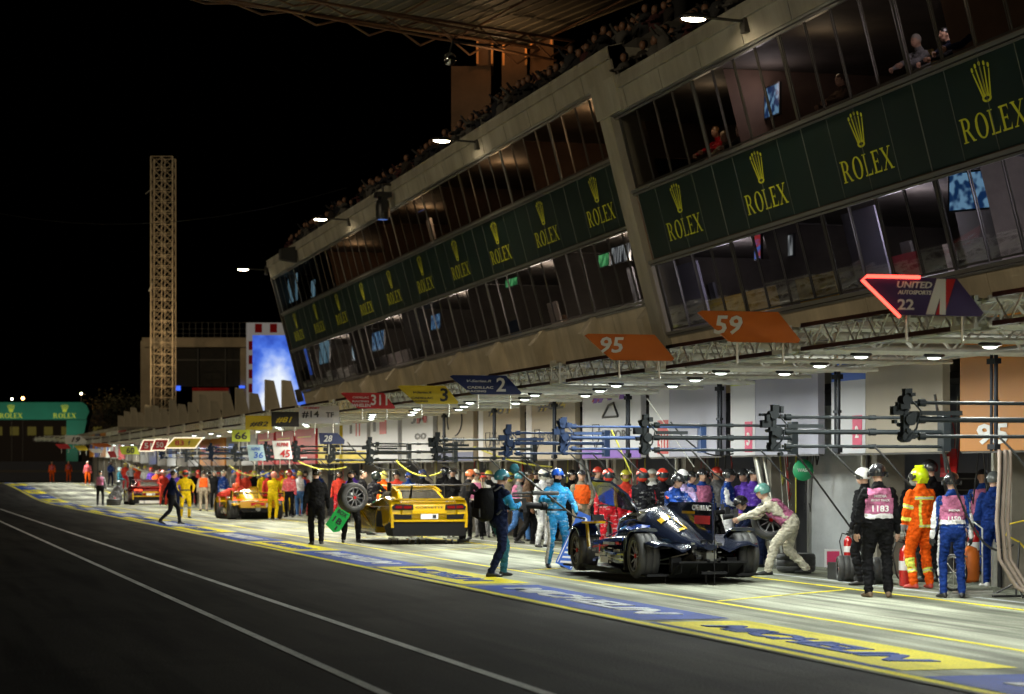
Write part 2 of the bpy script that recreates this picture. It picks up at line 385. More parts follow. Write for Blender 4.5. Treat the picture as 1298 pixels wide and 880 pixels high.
def make_block(A, lv, yn, yf, mods, label):
    """lv = [base, window bottom, banner bottom, banner top, window top, parapet top]"""
    u0, u1, u2, u3, u4, u5 = lv
    root = thing('pit_building', label, 'building', (ct*A, yf, 0))
    inv = root.matrix_world.inverted() if False else T(*[-c for c in root.location])
    def quadbox(mb, ua, ub, ya, yb, o0, o1):
        ring = lambda y: [BP(A, ua, y, o0), BP(A, ub, y, o0), BP(A, ub, y, o1), BP(A, ua, y, o1)]
        mb.loft([[inv @ p for p in ring(ya)], [inv @ p for p in ring(yb)]], smooth=False)
    P = lambda n, mb: mb.obj(n, root)
    # parapet slabs with joints
    mb = MB().mat(cB); y = yn
    while y < yf-.1:
        ye = min(y+2.46, yf); quadbox(mb, u4+.02, u5, y, ye, -.25, .12); y += 2.5
    mb.mat(dark); quadbox(mb, u4+.03, u5-.02, yn, yf, -.3, .08)
    P('parapet', mb)
    # transom rails
    mb = MB().mat(aluL)
    for u, h in ((u4, .06), (u3, .07), (u2, .07), (u1, .07)):
        quadbox(mb, u-h/2, u+h/2, yn, yf, -.06, .10)
        quadbox(mb, u-h/2-.06, u-h/2-.02, yn, yf, -.06, .06)
    P('transom', mb)
    # lower wall
    mb = MB().mat(cW)
    y = yn
    while y < yf-.1:
        ye = min(y+4.97, yf); quadbox(mb, u0, u1-.1, y, ye, -.3, 0); y += 5
    P('lower_wall', mb)
    # rooms behind
    mb = MB().mat(dark); rl = M('lounge_lining', (.14, .12, .10), .8, var=.4, vscale=.8)
    for ua, ub, m in ((u1, u2+.2, rl), (u3-.2, u4, brown)):
        a0 = inv @ BP(A, ua, yn); 
        def bp(u, y, d): p = BP(A, u, y); p.x += d; return inv @ p
        mb.mat(rl)
        for (uu, ww) in ((ua-.02, 0), (ub+.02, 0)):
            mb.add([bp(uu, yn, .1), bp(uu, yf, .1), bp(uu, yf, 5), bp(uu, yn, 5)], [(0, 1, 2, 3)])
        mb.mat(m); mb.add([bp(ua, yn, 4.5), bp(ua, yf, 4.5), bp(ub, yf, 4.5), bp(ub, yn, 4.5)], [(0, 1, 2, 3)])
        yy = yn
        while yy < yf+.1:
            mb.add([bp(ua, yy, .35), bp(ua, yy, 4.5), bp(ub, yy, 4.5), bp(ub, yy, .35)], [(0, 1, 2, 3)]); yy += 10
    # solid spandrel behind the banner
    quadbox(mb, u2-.05, u3+.05, yn, yf, -.35, -.02)
    P('interior', mb)
    mb = MB().mat(cB)
    p = [inv @ BP(A, u5, yn, .1), inv @ BP(A, u5, yf, .1)]
    bk = [V((p[0].x+9, p[0].y, p[0].z-.1)), V((p[1].x+9, p[1].y, p[1].z-.1))]
    mb.add([p[0], p[1], bk[1], bk[0]]+[q+V((0, 0, -.3)) for q in (p[0], p[1], bk[1], bk[0])], [(0, 1, 2, 3), (7, 6, 5, 4), (0, 4, 5, 1), (1, 5, 6, 2), (2, 6, 7, 3), (3, 7, 4, 0)], False)
    P('roof', mb)
    # end walls
    mb = MB().mat(cB)
    for y in (yn, yf):
        a = [inv @ BP(A, u, y) for u in (u0, u1)]
        mb.add([a[0], a[1], a[1]+V((9, 0, 0)), a[0]+V((9, 0, 0))], [(0, 1, 2, 3)])
        a = [inv @ (BP(A, u, y)+V((5, 0, 0))) for u in (u0, u5)]
        mb.add([a[0], a[1], a[1]+V((5, 0, 0)), a[0]+V((5, 0, 0))], [(0, 1, 2, 3)])
    P('end_wall', mb)
    # mullion columns at each module
    for yc in mods+[mods[-1]+5]:
        y = yc-2.5
        for ua, ub in ((u1, u2), (u3, u4)):
            mb = MB().mat(aluL if random.random() < .5 else alu); quadbox(mb, ua, ub, y-.04, y+.04, -.01, .028); P('mullion', mb)
    # windows: pane + frame shared by all of one row
    def window_mesh(w, h):
        f = MB().mat(alu)
        for x0, x1, y0, y1 in ((-w/2, -w/2+.028, 0, h), (w/2-.028, w/2, 0, h), (-w/2+.028, w/2-.028, 0, .035), (-w/2+.028, w/2-.028, h-.035, h)): f.bb(x0, x1, y0, y1, -.004, .016)
        p = MB().mat(glass); p.add([(-w/2+.028, .035, .006), (w/2-.028, .035, .006), (w/2-.028, h-.035, .006), (-w/2+.028, h-.035, .006)], [(0, 1, 2, 3)])
        return f.mesh('window'), p.mesh('pane')
    rows = []
    for ua, ub, skip in ((u1+.06, u2-.06, ()), (u3+.06, u4-.06, ())):
        rows.append((ua, (ub-ua)*UP, window_mesh(1.18, (ub-ua)*UP)))
    for yc in mods:
        for ri, (ua, hh, (fm, pm)) in enumerate(rows):
            for k in range(4):
                y = yc+1.84-k*1.227
                w = link('window', fm, root, inv @ BM(A, ua, y, 0)); 
                pane = link('pane', pm, w)
                a = random.uniform(-.02, .02)
                pane.matrix_local = RY(a*.25) @ RX(a*.4)
    # banner panels
    seam = M('banner_seam', (.10, .11, .10), .5); bm = MB().mat(green)
    hh = (u3-u2-.08)*UP
    for k in range(4):
        x0 = -2.49+k*1.245; bm.mat(green); bm.bb(x0+.012, x0+1.233, .02, hh-.02, 0, .02); bm.mat(aluL if k == 0 else seam); bm.bb(x0-(.022 if k == 0 else .009), x0+(.0105 if k == 0 else .009), .02, hh-.02, 0, .028)
    bme = bm.mesh('banner')
    lm = MB(); rolex(lm, T(.0, .28, .0235), 2.25, .40, gold, cw_=.62, chh=.60, gap=.14); lme = lm.mesh('lettering')
    for yc in mods:
        b = link('banner', bme, root, inv @ BM(A, u2+.04, yc, .0)); link('lettering', lme, b)
    return root, inv, quadbox
LVL = [2.2, 4.79, 6.58, 8.2, 9.82, 10.58]; AL = 19.7
LVR = [2.2, 3.82, 5.45, 7.06, 8.79, 9.55]; AR = 19.05
modsL = [56.6+5*k for k in range(10)]
modsR = [49.2-5*k for k in range(7)]
BL, invL, qbL = make_block(AL, LVL, 52.8, 104.4, modsL, 'long far wing of the pit building, leaning facade with ten green banners')
BR, invR, qbR = make_block(AR, LVR, 15.7, 52.7, sorted(modsR), 'near wing of the pit building, larger banners, stepped forward of the far wing')
mb = MB().mat(cB)
qbR(mb, LVR[0], LVR[4]+.02, 51.95, 52.75, -.5, .14)
qbR(mb, LVR[4]+.02, LVR[5]+.02, 50.9, 52.75, -.5, .20)
mb.obj('corner_pier', BR)
mb = MB().mat(alu); qbL(mb, LVL[1], LVL[4], 104.3, 104.5, -.5, .12); mb.obj('corner_post', BL)
# concrete consoles under the windows (a fin every module) of the far wing
def fin_mesh(h0, h1, w0, w1, t=.35):
    f = MB().mat(cW); f.prism([(0, h0), (-w0, h0), (-w1, h1), (0, h1)], 1, -t/2, t/2); return f.mesh('console')
fm = MB().mat(cW)
fm.prism([(1.5, 0), (-.45, 0), (-1.05, 2.0), (-.72, 2.42), (1.0, 2.42)], 1, -.22, .22); fm = fm.mesh('console')
for k in range(10):
    y = 54.2+5*k; p = BP(AL, 2.3, y); link('console', fm, BL, invL @ T(p.x, p.y, p.z))
# little sign plates on the consoles
pl = MB().mat(steelW); pl.bb(-.04, .0, -.22, .22, 0, .62); pl.mat(blackp); pl.bb(-.045, -.041, -.10, .1, .12, .36); pl = pl.mesh('sign_plate')
for k in range(8):
    y = 53.7+5*k; p = BP(AL, 3.3, y-.1, .35); link('sign_plate', pl, BL, invL @ T(p.x, p.y-.3, p.z))
# vent boxes on the lower wall
for (px, u, A_, Bx, iv) in ((712, 3.0, AL, BL, invL), (650, 3.0, AL, BL, invL), (560, 3.0, AL, BL, invL)):
    Y = onX(px, ct*(A_-.27*u)); v = MB().mat(M('vent_grey', (.16, .15, .14), .6)); v.bb(-.5, .12, -.9, .9, 0, .55)
    v.mat(aluL)
    for i in range(7): v.bb(-.52, -.5, -.8, .8, .05+.07*i, .08+.07*i)
    v.obj('vent_box', Bx, iv @ T(*BP(A_, u, Y)))
# pale partition boards behind the near wing's lower windows
part = M('partition_board', (.20, .19, .24), .7)
def inner_board(px0, px1, u0, u1, A, root, inv, mat, d=.5, name='partition'):
    y0 = onX(px0, ct*(A-.27*(u0+u1)/2)+d); y1 = onX(px1, ct*(A-.27*(u0+u1)/2)+d)
    mb = MB().mat(mat); pts = []
    for y, u in ((y0, u0), (y1, u0), (y1, u1), (y0, u1)):
        p = BP(A, u, y); p.x += d; pts.append(inv @ p)
    mb.add(pts+[p+V((.06, 0, 0)) for p in pts], [(0, 1, 2, 3), (7, 6, 5, 4), (0, 4, 5, 1), (1, 5, 6, 2), (2, 6, 7, 3), (3, 7, 4, 0)], False)
    return mb.obj(name, root)
inner_board(840, 892, 3.85, 5.35, AR, BR, invR, part)
inner_board(1078, 1120, 3.85, 5.4, AR, BR, invR, part)
inner_board(1218, 1270, 3.85, 5.4, AR, BR, invR, M('grey_room', (.2, .18, .16), .8), d=1.2)
inner_board(895, 1060, 3.85, 4.5, AR, BR, invR, M('yellow_reflection', (.42, .26, .02), .7, var=.35, vscale=2), d=.8)  # board behind the glass stands in for a reflected yellow band
inner_board(1125, 1165, 3.85, 4.5, AR, BR, invR, M('red_hoarding', (.30, .03, .03), .7, var=.3, vscale=2), d=.8)
inner_board(410, 560, 4.85, 5.5, AL, BL, invL, M('pale_hoarding', (.30, .27, .26), .7, var=.4, vscale=2), d=.8)
# roof edge lamps on short arms (the four lit ones of the photo)
lampglow = emit('lamp_glow', (1.0, .86, .62), 30)
coolglow = emit('cool_lamp_glow', (.9, 1.0, .9), 6)
def parapet_lamp(px, A, lv, lab):
    u = lv[5]-.35; Y = onX(px, ct*(A-.27*u)); p = BP(A, u, Y, .12)
    t = thing('facade_lamp', lab, 'lamp', p, 0, 'lamps on arms along the parapet')
    MB().mat(alu).bb(-.06, .05, -.12, .12, -.22, .18).obj('bracket', t)
    MB().mat(alu).tube((-.04, 0, 0), (-.85, 0, .04), .03, 8).obj('arm', t)
    h = MB().mat(blackp); h.ell((-1.05, 0, .04), (.30, .17, .075), 14, 8); h.obj('lamp_head', t)
    l = MB().mat(lampglow); l.ell((-1.05, 0, .005), (.25, .14, .06), 14, 8); l.obj('lens', t)
    ld = bpy.data.lights.new('facade_lamp_light', 'SPOT'); ld.energy = 190; ld.color = (1, .82, .55); ld.spot_size = 2.7; ld.spot_blend = .8; ld.shadow_soft_size = .12
    lo = link('lamp_light', ld, t, T(-1.05, 0, -.08) @ RY(-.35)); return t
parapet_lamp(952, AR, LVR, 'parapet lamp on the near wing, largest, at the top of the picture')
parapet_lamp(610, AL, LVL, 'parapet lamp of the far wing just left of the step in the roof')
parapet_lamp(446, AL, LVL, 'parapet lamp near the middle of the far wing, beyond the hanging spotlight')
parapet_lamp(341, AL, LVL, 'parapet lamp at the far end corner of the building')
# moving head spotlight and a small speaker box
p = BP(AL, 10.0, onX(503, ct*(AL-.27*10.2)), .55)
t = thing('stage_spotlight', 'black moving head spotlight hanging from the parapet edge', 'spotlight', p)
mb = MB().mat(blackp); mb.tube((.5, 0, .62), (-.1, 0, .62), .04); mb.tube((0, 0, .62), (0, 0, .3), .04); mb.bb(-.25, .25, -.3, .3, .18, .34)
for s in (-1, 1): mb.bb(-.1, .1, s*.27-.03, s*.27+.03, -.3, .2)
mb.obj('yoke', t); mb = MB().mat(blackp); mb.lathe([(.02, .12), (.2, .08), (.24, -.1), (.24, -.45), (.2, -.55), (.02, -.55)], (0, 0, 0), 2); mb.obj('lamp_head', t)
mb = MB().mat(emit('blue_glint', (.1, .2, .6), .6)); mb.lathe([(.01, -.57), (.16, -.565), (.16, -.552), (.01, -.55)], (0, 0, 0), 2); mb.obj('lens', t)
p = BP(AL, 10.2, onX(379, ct*(AL-.27*10.2)), .35)
t = thing('wall_speaker', 'small black loudspeaker box fixed to the parapet near its far end', 'speaker', p)
mb = MB().mat(blackp); mb.prism([(-.45, -.25), (.2, -.35), (.2, .3), (-.45, .2)], 1, -.3, .3); mb.obj('cabinet', t)
mb = MB().mat(M('speaker_grille', (.05, .05, .05), .7)); mb.bb(-.47, -.452, -.26, .26, -.22, .17); mb.obj('grille', t)
# screens glowing inside the lounges
def screen_mat(name, a, b, sx, sy, s):
    m, nt, bs = newmat(name); L = nt.links
    tc = nt.nodes.new('ShaderNodeTexCoord'); mp = nt.nodes.new('ShaderNodeMapping'); mp.inputs['Scale'].default_value = (1, sx, sy); L.new(tc.outputs['Object'], mp.inputs[0])
    n = nt.nodes.new('ShaderNodeTexNoise'); n.inputs['Scale'].default_value = 1; n.inputs['Detail'].default_value = 1; L.new(mp.outputs[0], n.inputs['Vector'])
    cr = nt.nodes.new('ShaderNodeValToRGB'); cr.color_ramp.interpolation = 'EASE'; e = cr.color_ramp.elements; e[0].position = .42; e[0].color = (*a, 1); e[1].position = .62; e[1].color = (*b, 1)
    L.new(n.outputs['Fac'], cr.inputs[0]); bs.inputs['Base Color'].default_value = (0, 0, 0, 1)
    L.new(cr.outputs[0], bs.inputs['Emission Color']); bs.inputs['Emission Strength'].default_value = s; return m
s_blue = screen_mat('blue_screen', (.01, .05, .18), (.25, .5, .8), 6, 6, .9)
s_mix = screen_mat('timing_screen', (.02, .02, .03), (.7, .75, .8), 9, 1.5, .7)
s_green = screen_mat('green_screen', (.05, .3, .1), (.2, .8, .3), 4, 4, .9)
def tv(px, py, w, h, A, mat, lab, d=.7, u=None, tilt=0):
    # placed just inside the glass at the place where it is seen
    X = ct*(A-.27*u)+d; Y = onX(px, X); zc = FPX*X/(ct*(px+140)); z = CAMH+(HY-py)*zc/FPX
    t = thing('tv_screen', lab, 'screen', (X, Y, z), PI/2*0+tilt, 'screens lit behind the windows')
    mb = MB().mat(blackp); mb.box((.03, 0, 0), (.05, w+.06, h+.06)); mb.obj('casing', t)
    mb = MB().mat(mat); mb.add([(0, w/2, -h/2), (0, -w/2, -h/2), (0, -w/2, h/2), (0, w/2, h/2)], [(0, 1, 2, 3)]); mb.obj('display', t); return t
tv(1258, 239, 1.7, .62, AR, s_blue, 'blue map screen hanging at the right edge, lower windows of the near wing', u=4.6, tilt=.55)
tv(960, 313, .35, .5, AR, screen_mat('redblue_screen', (.5, .03, .03), (.05, .2, .8), 1, 7, .9), 'small red and blue screen in the near wing, left of the timing board', u=4.7)
tv(990, 314, 1.3, .42, AR, s_mix, 'grey striped timing board behind the near wing lower windows', u=4.7)
tv(978, 128, .8, .6, AR, s_blue, 'dim blue screen upstairs in the near wing, right of the onlookers', u=7.9, d=1.0)
tv(1229, 20, .6, .8, AR, s_blue, 'blue screen upstairs at the top right corner', u=7.9, d=1.2)
tv(786, 322, 1.8, .42, AL, s_mix, 'bright wide screen beside the pier, lower windows of the far wing', u=6.1, d=.9)
tv(765, 330, .9, .32, AL, s_green, 'green and blue screen left of the bright wide screen', u=6.0, d=.6)
tv(648, 358, 1.4, .22, AL, s_green, 'green strip screen in the middle of the far wing lower windows', u=6.2, d=.9)
tv(479, 432, 2.2, .7, AL, s_blue, 'blue screen left of centre in the far wing lower windows', u=5.8, d=.7)
tv(552, 408, 1.4, .5, AL, s_blue, 'faint blue screen near the middle of the lower windows', u=5.8, d=1.2)
s_curt = screen_mat('lit_curtain', (.16, .35, .5), (.45, .75, .95), 3, .5, .6)  # blinds built as screen panels, their light put in as emission
tv(371, 364, 2.6, 1.3, AL, s_curt, 'pale blue lit blind in the last upper window', u=9.0, d=.5)
tv(397, 366, 1.0, .7, AL, s_curt, 'smaller pale blue lit blind upstairs, right of the last window', u=9.0, d=.6)
tv(411, 446, 2.4, 1.0, AL, s_curt, 'pale blue lit blind in the lower windows by the far corner', u=5.7, d=.5)
tv(451, 440, 1.7, 1.0, AL, s_curt, 'second pale blue blind in the lower windows from the far corner', u=5.7, d=.6)
def room_light(A, u, Y, e, col, dx=2.0):
    ld = bpy.data.lights.new('room_light', 'POINT'); ld.energy = e; ld.color = col; ld.shadow_soft_size = .3
    p = BP(A, u, Y); p.x += min(dx, .9); link('room_light', ld, None, T(*p))
for Y, e in ((57, 110), (67, 50), (78, 45), (90, 40)): room_light(AL, 9.5, Y, e, (1, .6, .3))
for Y, e in ((58, 150), (66, 150), (76, 200), (87, 180), (98, 160)): room_light(AL, 6.2, Y, e, (1, .85, .75))
for Y, e in ((45, 26), (36, 45)): room_light(AR, 8.3, Y, e, (.9, .75, .8))
for Y in (47.6, 41.5, 33): room_light(AR, 8.4, Y, 12, (1, .75, .5), .7)
for Y, e in ((49, 85), (40, 95), (34, 75)): room_light(AR, 5.1, Y, e, (.85, .8, 1))
ri = random.Random(9)
pmats = [M('poster_%d' % i, c_, .7, var=.4, vscale=1.5) for i, c_ in enumerate(((.35, .3, .26), (.22, .12, .07), (.3, .3, .34), (.25, .05, .04), (.06, .1, .2), (.3, .2, .05), (.10, .09, .08)))]
for i in range(26):
    px = 375+i*17; low = ri.random() < .75
    inner_board(px, px+ri.uniform(4, 12), 4.9 if low else 8.3, (ri.uniform(5.4, 6.3) if low else ri.uniform(8.9, 9.6)), AL, BL, invL, ri.choice(pmats), d=ri.uniform(1.1, 3.0))
for i in range(16):
    px = 850+i*27; low = ri.random() < .6
    inner_board(px, px+ri.uniform(6, 18), 3.95 if low else 7.2, (ri.uniform(4.4, 5.2) if low else ri.uniform(7.8, 8.5)), AR, BR, invR, ri.choice(pmats), d=ri.uniform(1.2, 3.0))
# tapered concrete fins standing on the low garages beyond the building
fm = MB().mat(cW); fm.prism([(0, 0), (.80, 0), (.52, 1.1), (.34, 1.9), (.0, 1.95)], 1, -.22, .22); fm.mat(cB)
fm.prism([(-.1, -1.2), (1.3, -1.2), (1.3, 0), (-.1, 0)], 1, -.27, .27); fm = fm.mesh('roof_fin')
fm2 = fm.copy()
for i in range(17):
    Y = 107+5.0*i
    o = link('roof_fin', fm, None, T(17.3, Y, 3.95+gz(Y)*.5) @ Matrix.Diagonal((1.15, 1, 1+.14*math.sin(i*2.3), 1)))
    tag(o, 'tapered concrete fin standing on the low garage roofs beyond the building end', 'concrete fin', 'row of concrete fins beyond the building')
# ================================================================ GARAGES
YB = 32.25; BAY = 4.92
hdr = M('header_tan', (.36, .31, .24), .6, var=.06, vscale=.6); lil = M('header_lilac', (.35, .35, .44), .55, var=.05, vscale=.6)
whi = M('header_white', (.55, .55, .59), .5); ora = M('board_orange', (.55, .13, .015), .5); orb = M('header_amber', (.46, .17, .012), .5)
pur = M('purple_trim', (.17, .05, .42), .5); red = M('board_red', (.48, .02, .025), .5); navy = M('board_navy', (.008, .02, .11), .45); yel = M('board_yellow', (.62, .47, .02), .5)
blk = M('print_black', (.02, .02, .025), .5); wht = M('print_white', (.75, .75, .75), .5); pink = M('print_pink', (.62, .04, .13), .5); lyel = M('board_lime', (.50, .58, .04), .5)
pdark = M('print_purple', (.05, .03, .12), .5); blu = M('print_blue', (.03, .12, .55), .5)
wallg = M('garage_wall', (.36, .37, .38), .55, var=.2, vscale=1.5); wallt = M('garage_pillar', (.20, .18, .145), .7, var=.25, vscale=1.5)
gar = thing('garage_row', 'row of open pit garages under the leaning building', 'garages', (16, 32, 0))
ginv = T(-16, -32, 0)
NB = 34
pil = MB().mat(wallt); slab = MB().mat(cB)
def GY(k): return YB+BAY*k
mbP = MB().mat(wallt); mbP.bb(0, .5, -.38, .3, 0, 4.1); mbP.mat(steelW); mbP.bb(-.06, 0, .1, .16, 0, 4.0); mbP.mat(blackp); mbP.tube((-.05, -.1, 0), (-.05, -.1, 4), .035); pm_ = mbP.mesh('pillar')
mbD = MB().mat(wallg); mbD.bb(.25, .33, 0, 1.9, 0, 2.9); mbD.mat(aluL); mbD.bb(.2, .34, 1.9, 1.97, 0, 2.9); dm_ = mbD.mesh('side_panel')
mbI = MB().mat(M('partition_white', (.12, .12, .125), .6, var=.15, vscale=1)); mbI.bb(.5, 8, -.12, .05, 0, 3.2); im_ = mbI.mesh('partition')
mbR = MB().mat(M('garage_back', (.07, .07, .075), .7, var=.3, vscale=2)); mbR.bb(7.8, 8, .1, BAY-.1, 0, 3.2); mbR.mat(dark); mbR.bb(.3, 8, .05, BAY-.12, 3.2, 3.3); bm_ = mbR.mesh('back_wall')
for k in range(-4, NB):
    y = GY(k)-32; z = gz(GY(k))
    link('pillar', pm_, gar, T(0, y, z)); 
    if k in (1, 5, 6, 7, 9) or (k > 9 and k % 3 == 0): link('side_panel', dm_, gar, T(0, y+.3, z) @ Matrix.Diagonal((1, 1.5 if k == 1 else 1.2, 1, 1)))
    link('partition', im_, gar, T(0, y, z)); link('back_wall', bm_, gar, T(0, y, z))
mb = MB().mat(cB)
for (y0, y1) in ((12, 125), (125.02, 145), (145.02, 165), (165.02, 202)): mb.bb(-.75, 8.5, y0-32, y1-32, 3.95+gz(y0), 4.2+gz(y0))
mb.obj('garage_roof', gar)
# headers: plate text
def header(k, body, trims=(), label='', x=15.28, h=1.95, zb=2.02):
    y0, y1 = GY(k)+.45, GY(k+1)-.15; z = gz(y0)
    t = thing('garage_header', label, 'header panel', (x, (y0+y1)/2, zb+z), 0, 'header panels hung over the garage doors')
    W = y1-y0
    mb = MB().mat(body); mb.bb(0, .12, -W/2, W/2, 0, h); mb.mat(alu); mb.bb(.02, .1, -W/2, W/2, -.03, 0); mb.obj('panel', t)
    return t, W
def hm(t, s, z, off=-.004): return face_mtx((off, s, z), (0, -1, 0), (0, 0, 1))   # reading left to right from the lane
def hblock(t, W, f0, f1, z0, z1, mat, off=.006, name='print'):   # f = fraction from the far (left) end
    mb = MB().mat(mat); ya = W/2-f0*W; yb = W/2-f1*W; mb.bb(-off, -.0015, yb, ya, z0, z1); return mb.obj(name, t)
def htext(t, s, f, z, w, h, mat, W, bold=.02, shear=0, off=-.012):
    mb = MB(); put_text(mb, s, hm(t, W/2-f*W, z, off), w, h, mat, bold, shear); return mb.obj('lettering', t)
t, W = header(-1, orb, label='amber garage header with a white number 95, at the right edge')
hblock(t, W, .48, 1, 0, 1.95, ora); htext(t, '95', .25, .24, 1.0, .30, wht, W, .03)
t, W = header(-2, ora, label='plain orange garage header beyond the right edge')
t, W = header(0, hdr, label='tan garage header with a pink tag reading 2 on its white end')
hblock(t, W, 0, .33, .0, 1.2, whi); hblock(t, W, 0, .33, 1.2, 1.95, blu); hblock(t, W, .21, .3, .08, .62, pink, .012); htext(t, '2', .255, .35, .14, .2, wht, W, .03, off=-.016)
t, W = header(1, lil, label='lilac garage header with a pink tag reading 3 on its white end')
hblock(t, W, 0, .3, .0, 1.3, whi); hblock(t, W, 0, .3, 1.3, 1.34, lyel, .01); hblock(t, W, .18, .27, .06, .62, pink, .012); htext(t, '3', .225, .3, .16, .24, wht, W, .03, off=-.016)
hblock(t, W, 0, .3, 1.34, 1.95, navy, .008)
t, W = header(2, lil, label='white and lilac garage header with a red tag reading 311')
hblock(t, W, 0, .3, .0, 1.5, whi); hblock(t, W, 0, .3, 1.42, 1.48, red, .01); hblock(t, W, .13, .29, .06, .75, red, .012); htext(t, '311', .21, .3, .5, .34, wht, W, .03, off=-.016)
hblock(t, W, 0, .3, 1.5, 1.95, navy, .008)
t, W = header(3, whi, label='white header reading #14 over a purple edge')
hblock(t, W, 0, 1, 0, .2, pur, .01); htext(t, '#14', .5, 1.42, 2.6, .38, pur, W, .05, .3, -.010); htext(t, '#14', .475, 1.45, 2.6, .38, red, W, .02, .3, -.004)
htext(t, 'TF SPORT', .56, .5, 2.6, .21, blk, W, .02)
mb = MB().mat(blk); mb.tube((-.01, .55, .9), (-.01, -.6, .9), .03, 4); mb.tube((-.01, -.6, .9), (-.01, -.25, 1.2), .03, 4); mb.tube((-.01, .55, .9), (-.01, .1, 1.15), .03, 4); mb.tube((-.01, .1, 1.15), (-.01, -.3, 1.2), .03, 4); mb.obj('emblem', t)
def shield(t, y, z, s, mat):
    mb = MB().mat(mat); pts = [(-.5, .5), (.5, .5), (.5, -.15), (0, -.6), (-.5, -.15)]
    for a, b in zip(pts, pts[1:]+pts[:1]): mb.tube((-.012, y-a[0]*s, z+a[1]*s), (-.012, y-b[0]*s, z+b[1]*s), .012, 4)
    mb.obj('emblem', t)
shield(t, W/2-.25*W, .5, .5, blk)
for k, num in ((4, '#82'), (5, '#81')):
    t, W = header(k, hdr, label='tan header reading %s in black and gold' % num)
    htext(t, num, .55, 1.35, 2.4, .36, yel, W, .05, .3, -.004); htext(t, num, .53, 1.33, 2.4, .36, blk, W, .02, .3, -.010); htext(t, 'TF SPORT', .55, .5, 2.4, .22, blk, W, .02); shield(t, W/2-.24*W, .5, .45, blk)
    hblock(t, W, .0, .12, 0, 1.95, whi)
t, W = header(6, hdr, label='tan header with a black circle emblem and a navy lower edge')
hblock(t, W, 0, 1, 0, .24, navy, .01); mb = MB().mat(blk); mb.path([(-.01, .9*math.cos(a), 1.15+.45*math.sin(a)) for a in np.linspace(-.6, 4.6, 20)], .025, 4); mb.obj('emblem', t); htext(t, 'TEAM', .6, .55, 1.4, .2, blk, W)
t, W = header(7, whi, label='white header with one black and one red initial'); htext(t, 'J', .4, 1.35, .7, .42, blk, W, .03); htext(t, 'M', .66, 1.35, 1.3, .42, red, W, .05); htext(t, 'oo', .62, .75, 1.6, .2, blk, W, .03)
hblock(t, W, 0, 1, 0, .25, wallg, .01)
t, W = header(8, whi, label='white header with a red flash next to the one with two initials'); hblock(t, W, .35, .6, .9, 1.35, red, .01); hblock(t, W, .1, .2, 1.0, 1.5, blk, .01)
t, W = header(9, whi, label='white header with red vertical bars'); hblock(t, W, .55, .6, .9, 1.5, red); hblock(t, W, .68, .73, .9, 1.6, red); hblock(t, W, .3, .4, 1.0, 1.3, blk); hblock(t, W, 0, 1, 0, .4, yel, .01)
t, W = header(10, yel, label='yellow lower and white upper header left of the red ones'); hblock(t, W, 0, 1, .7, 1.95, whi)
for k, nm in ((11, 'right'), (12, 'middle'), (13, 'left')):
    t, W = header(k, red, label='red garage header, %s one of the three reds' % nm); hblock(t, W, .1, .8, 1.0, 1.04, yel, .01); hblock(t, W, .3, .6, .2, .26, wht, .01)
rb = random.Random(3)
cols = [wallt, hdr, red, wallg, steelW, wallt, navy, wallg, wallt, orb]
nms = ['drab', 'beige', 'red', 'grey', 'pale grey', 'drab', 'navy', 'grey', 'drab', 'amber']
for k in range(14, 32):
    i = rb.randrange(len(cols)); t, W = header(k, cols[i], label='%s header panel, %s beyond the three red ones' % (nms[i], ['first', 'second', 'third', 'fourth', 'fifth', 'sixth', 'seventh', 'eighth', 'ninth', 'tenth', 'eleventh', 'twelfth', 'thirteenth', 'fourteenth', 'fifteenth', 'sixteenth', 'seventeenth', 'eighteenth'][k-14]))
    hblock(t, W, .2, .6, .5, 1.0, rb.choice([red, blk, yel, blu]), .01)
# garage ceiling lights
gl = emit('garage_tube', (.95, 1, 1), 6)
for k in range(-3, 30):
    z = gz(GY(k)); y = GY(k)+BAY/2
    e = {0: 10, 1: 12, -1: 3, 2: 14, 3: 14, 4: 16}.get(k, 34)
    if k > 18: e = 80 if k % 2 == 0 else 0
    if e:
        ld = bpy.data.lights.new('garage_light', 'AREA'); ld.energy = e; ld.size = 2.5; ld.color = (1, .97, .9) if k > 3 else (.9, .95, 1)
        link('garage_light', ld, gar, T(3.2, y-32, 3.12+z))
    m_ = MB().mat(gl); m_.bb(-.05, .05, -.7, .7, 0, .05); m_.obj('tube_lamp', gar, T(1.6, y-32, 3.13+z))
# ================================================================ GANTRY over the working lane
# one outboard truss section + cross truss per joint; the joints stand 5.2 m apart
GX = 10.95; GJ = [22.55+5.2*k for k in range(-1, 32)]
ZT = 3.22
blk_tr = M('truss_dark_edge', (.035, .013, .011), .5, .3)
ob = MB().mat(steel)
ob.truss((0, .35, 0), (0, 4.55, 0), (0, 0, 1), (1, 0, 0), .29, .29, 13, .022, .011)
ob.mat(blk_tr)
for z in (0, .29): ob.box((-.155, 2.45, z), (.035, 4.2, .05))
obm = ob.mesh('outboard_truss')
cr = MB().mat(steelW); cr.truss((0, 0, .02), (3.3, 0, .02), (0, 0, 1), (0, 1, 0), .27, .42, 13, .034, .016)
crm = cr.mesh('cross_truss')
cr = MB().mat(steelW); cr.truss((0, 0, .02), (3.3, 0, .02), (0, 0, 1), (0, 1, 0), .24, .34, 13, .028, .014); crmb = cr.mesh('cross_truss')
cr2 = MB().mat(steelW); cr2.tube((0, 1.3, .14), (3.25, 1.3, .14), .055, 8); cr2.tube((0, 3.9, .12), (3.25, 3.9, .12), .055, 8); cr2.tube((3.25, 0, .1), (3.25, 5.2, .1), .045, 6); cr2.tube((1.6, 0, .28), (1.6, 5.2, .28), .03, 6); crm2 = cr2.mesh('cross_tube')
jn = MB().mat(steelW)
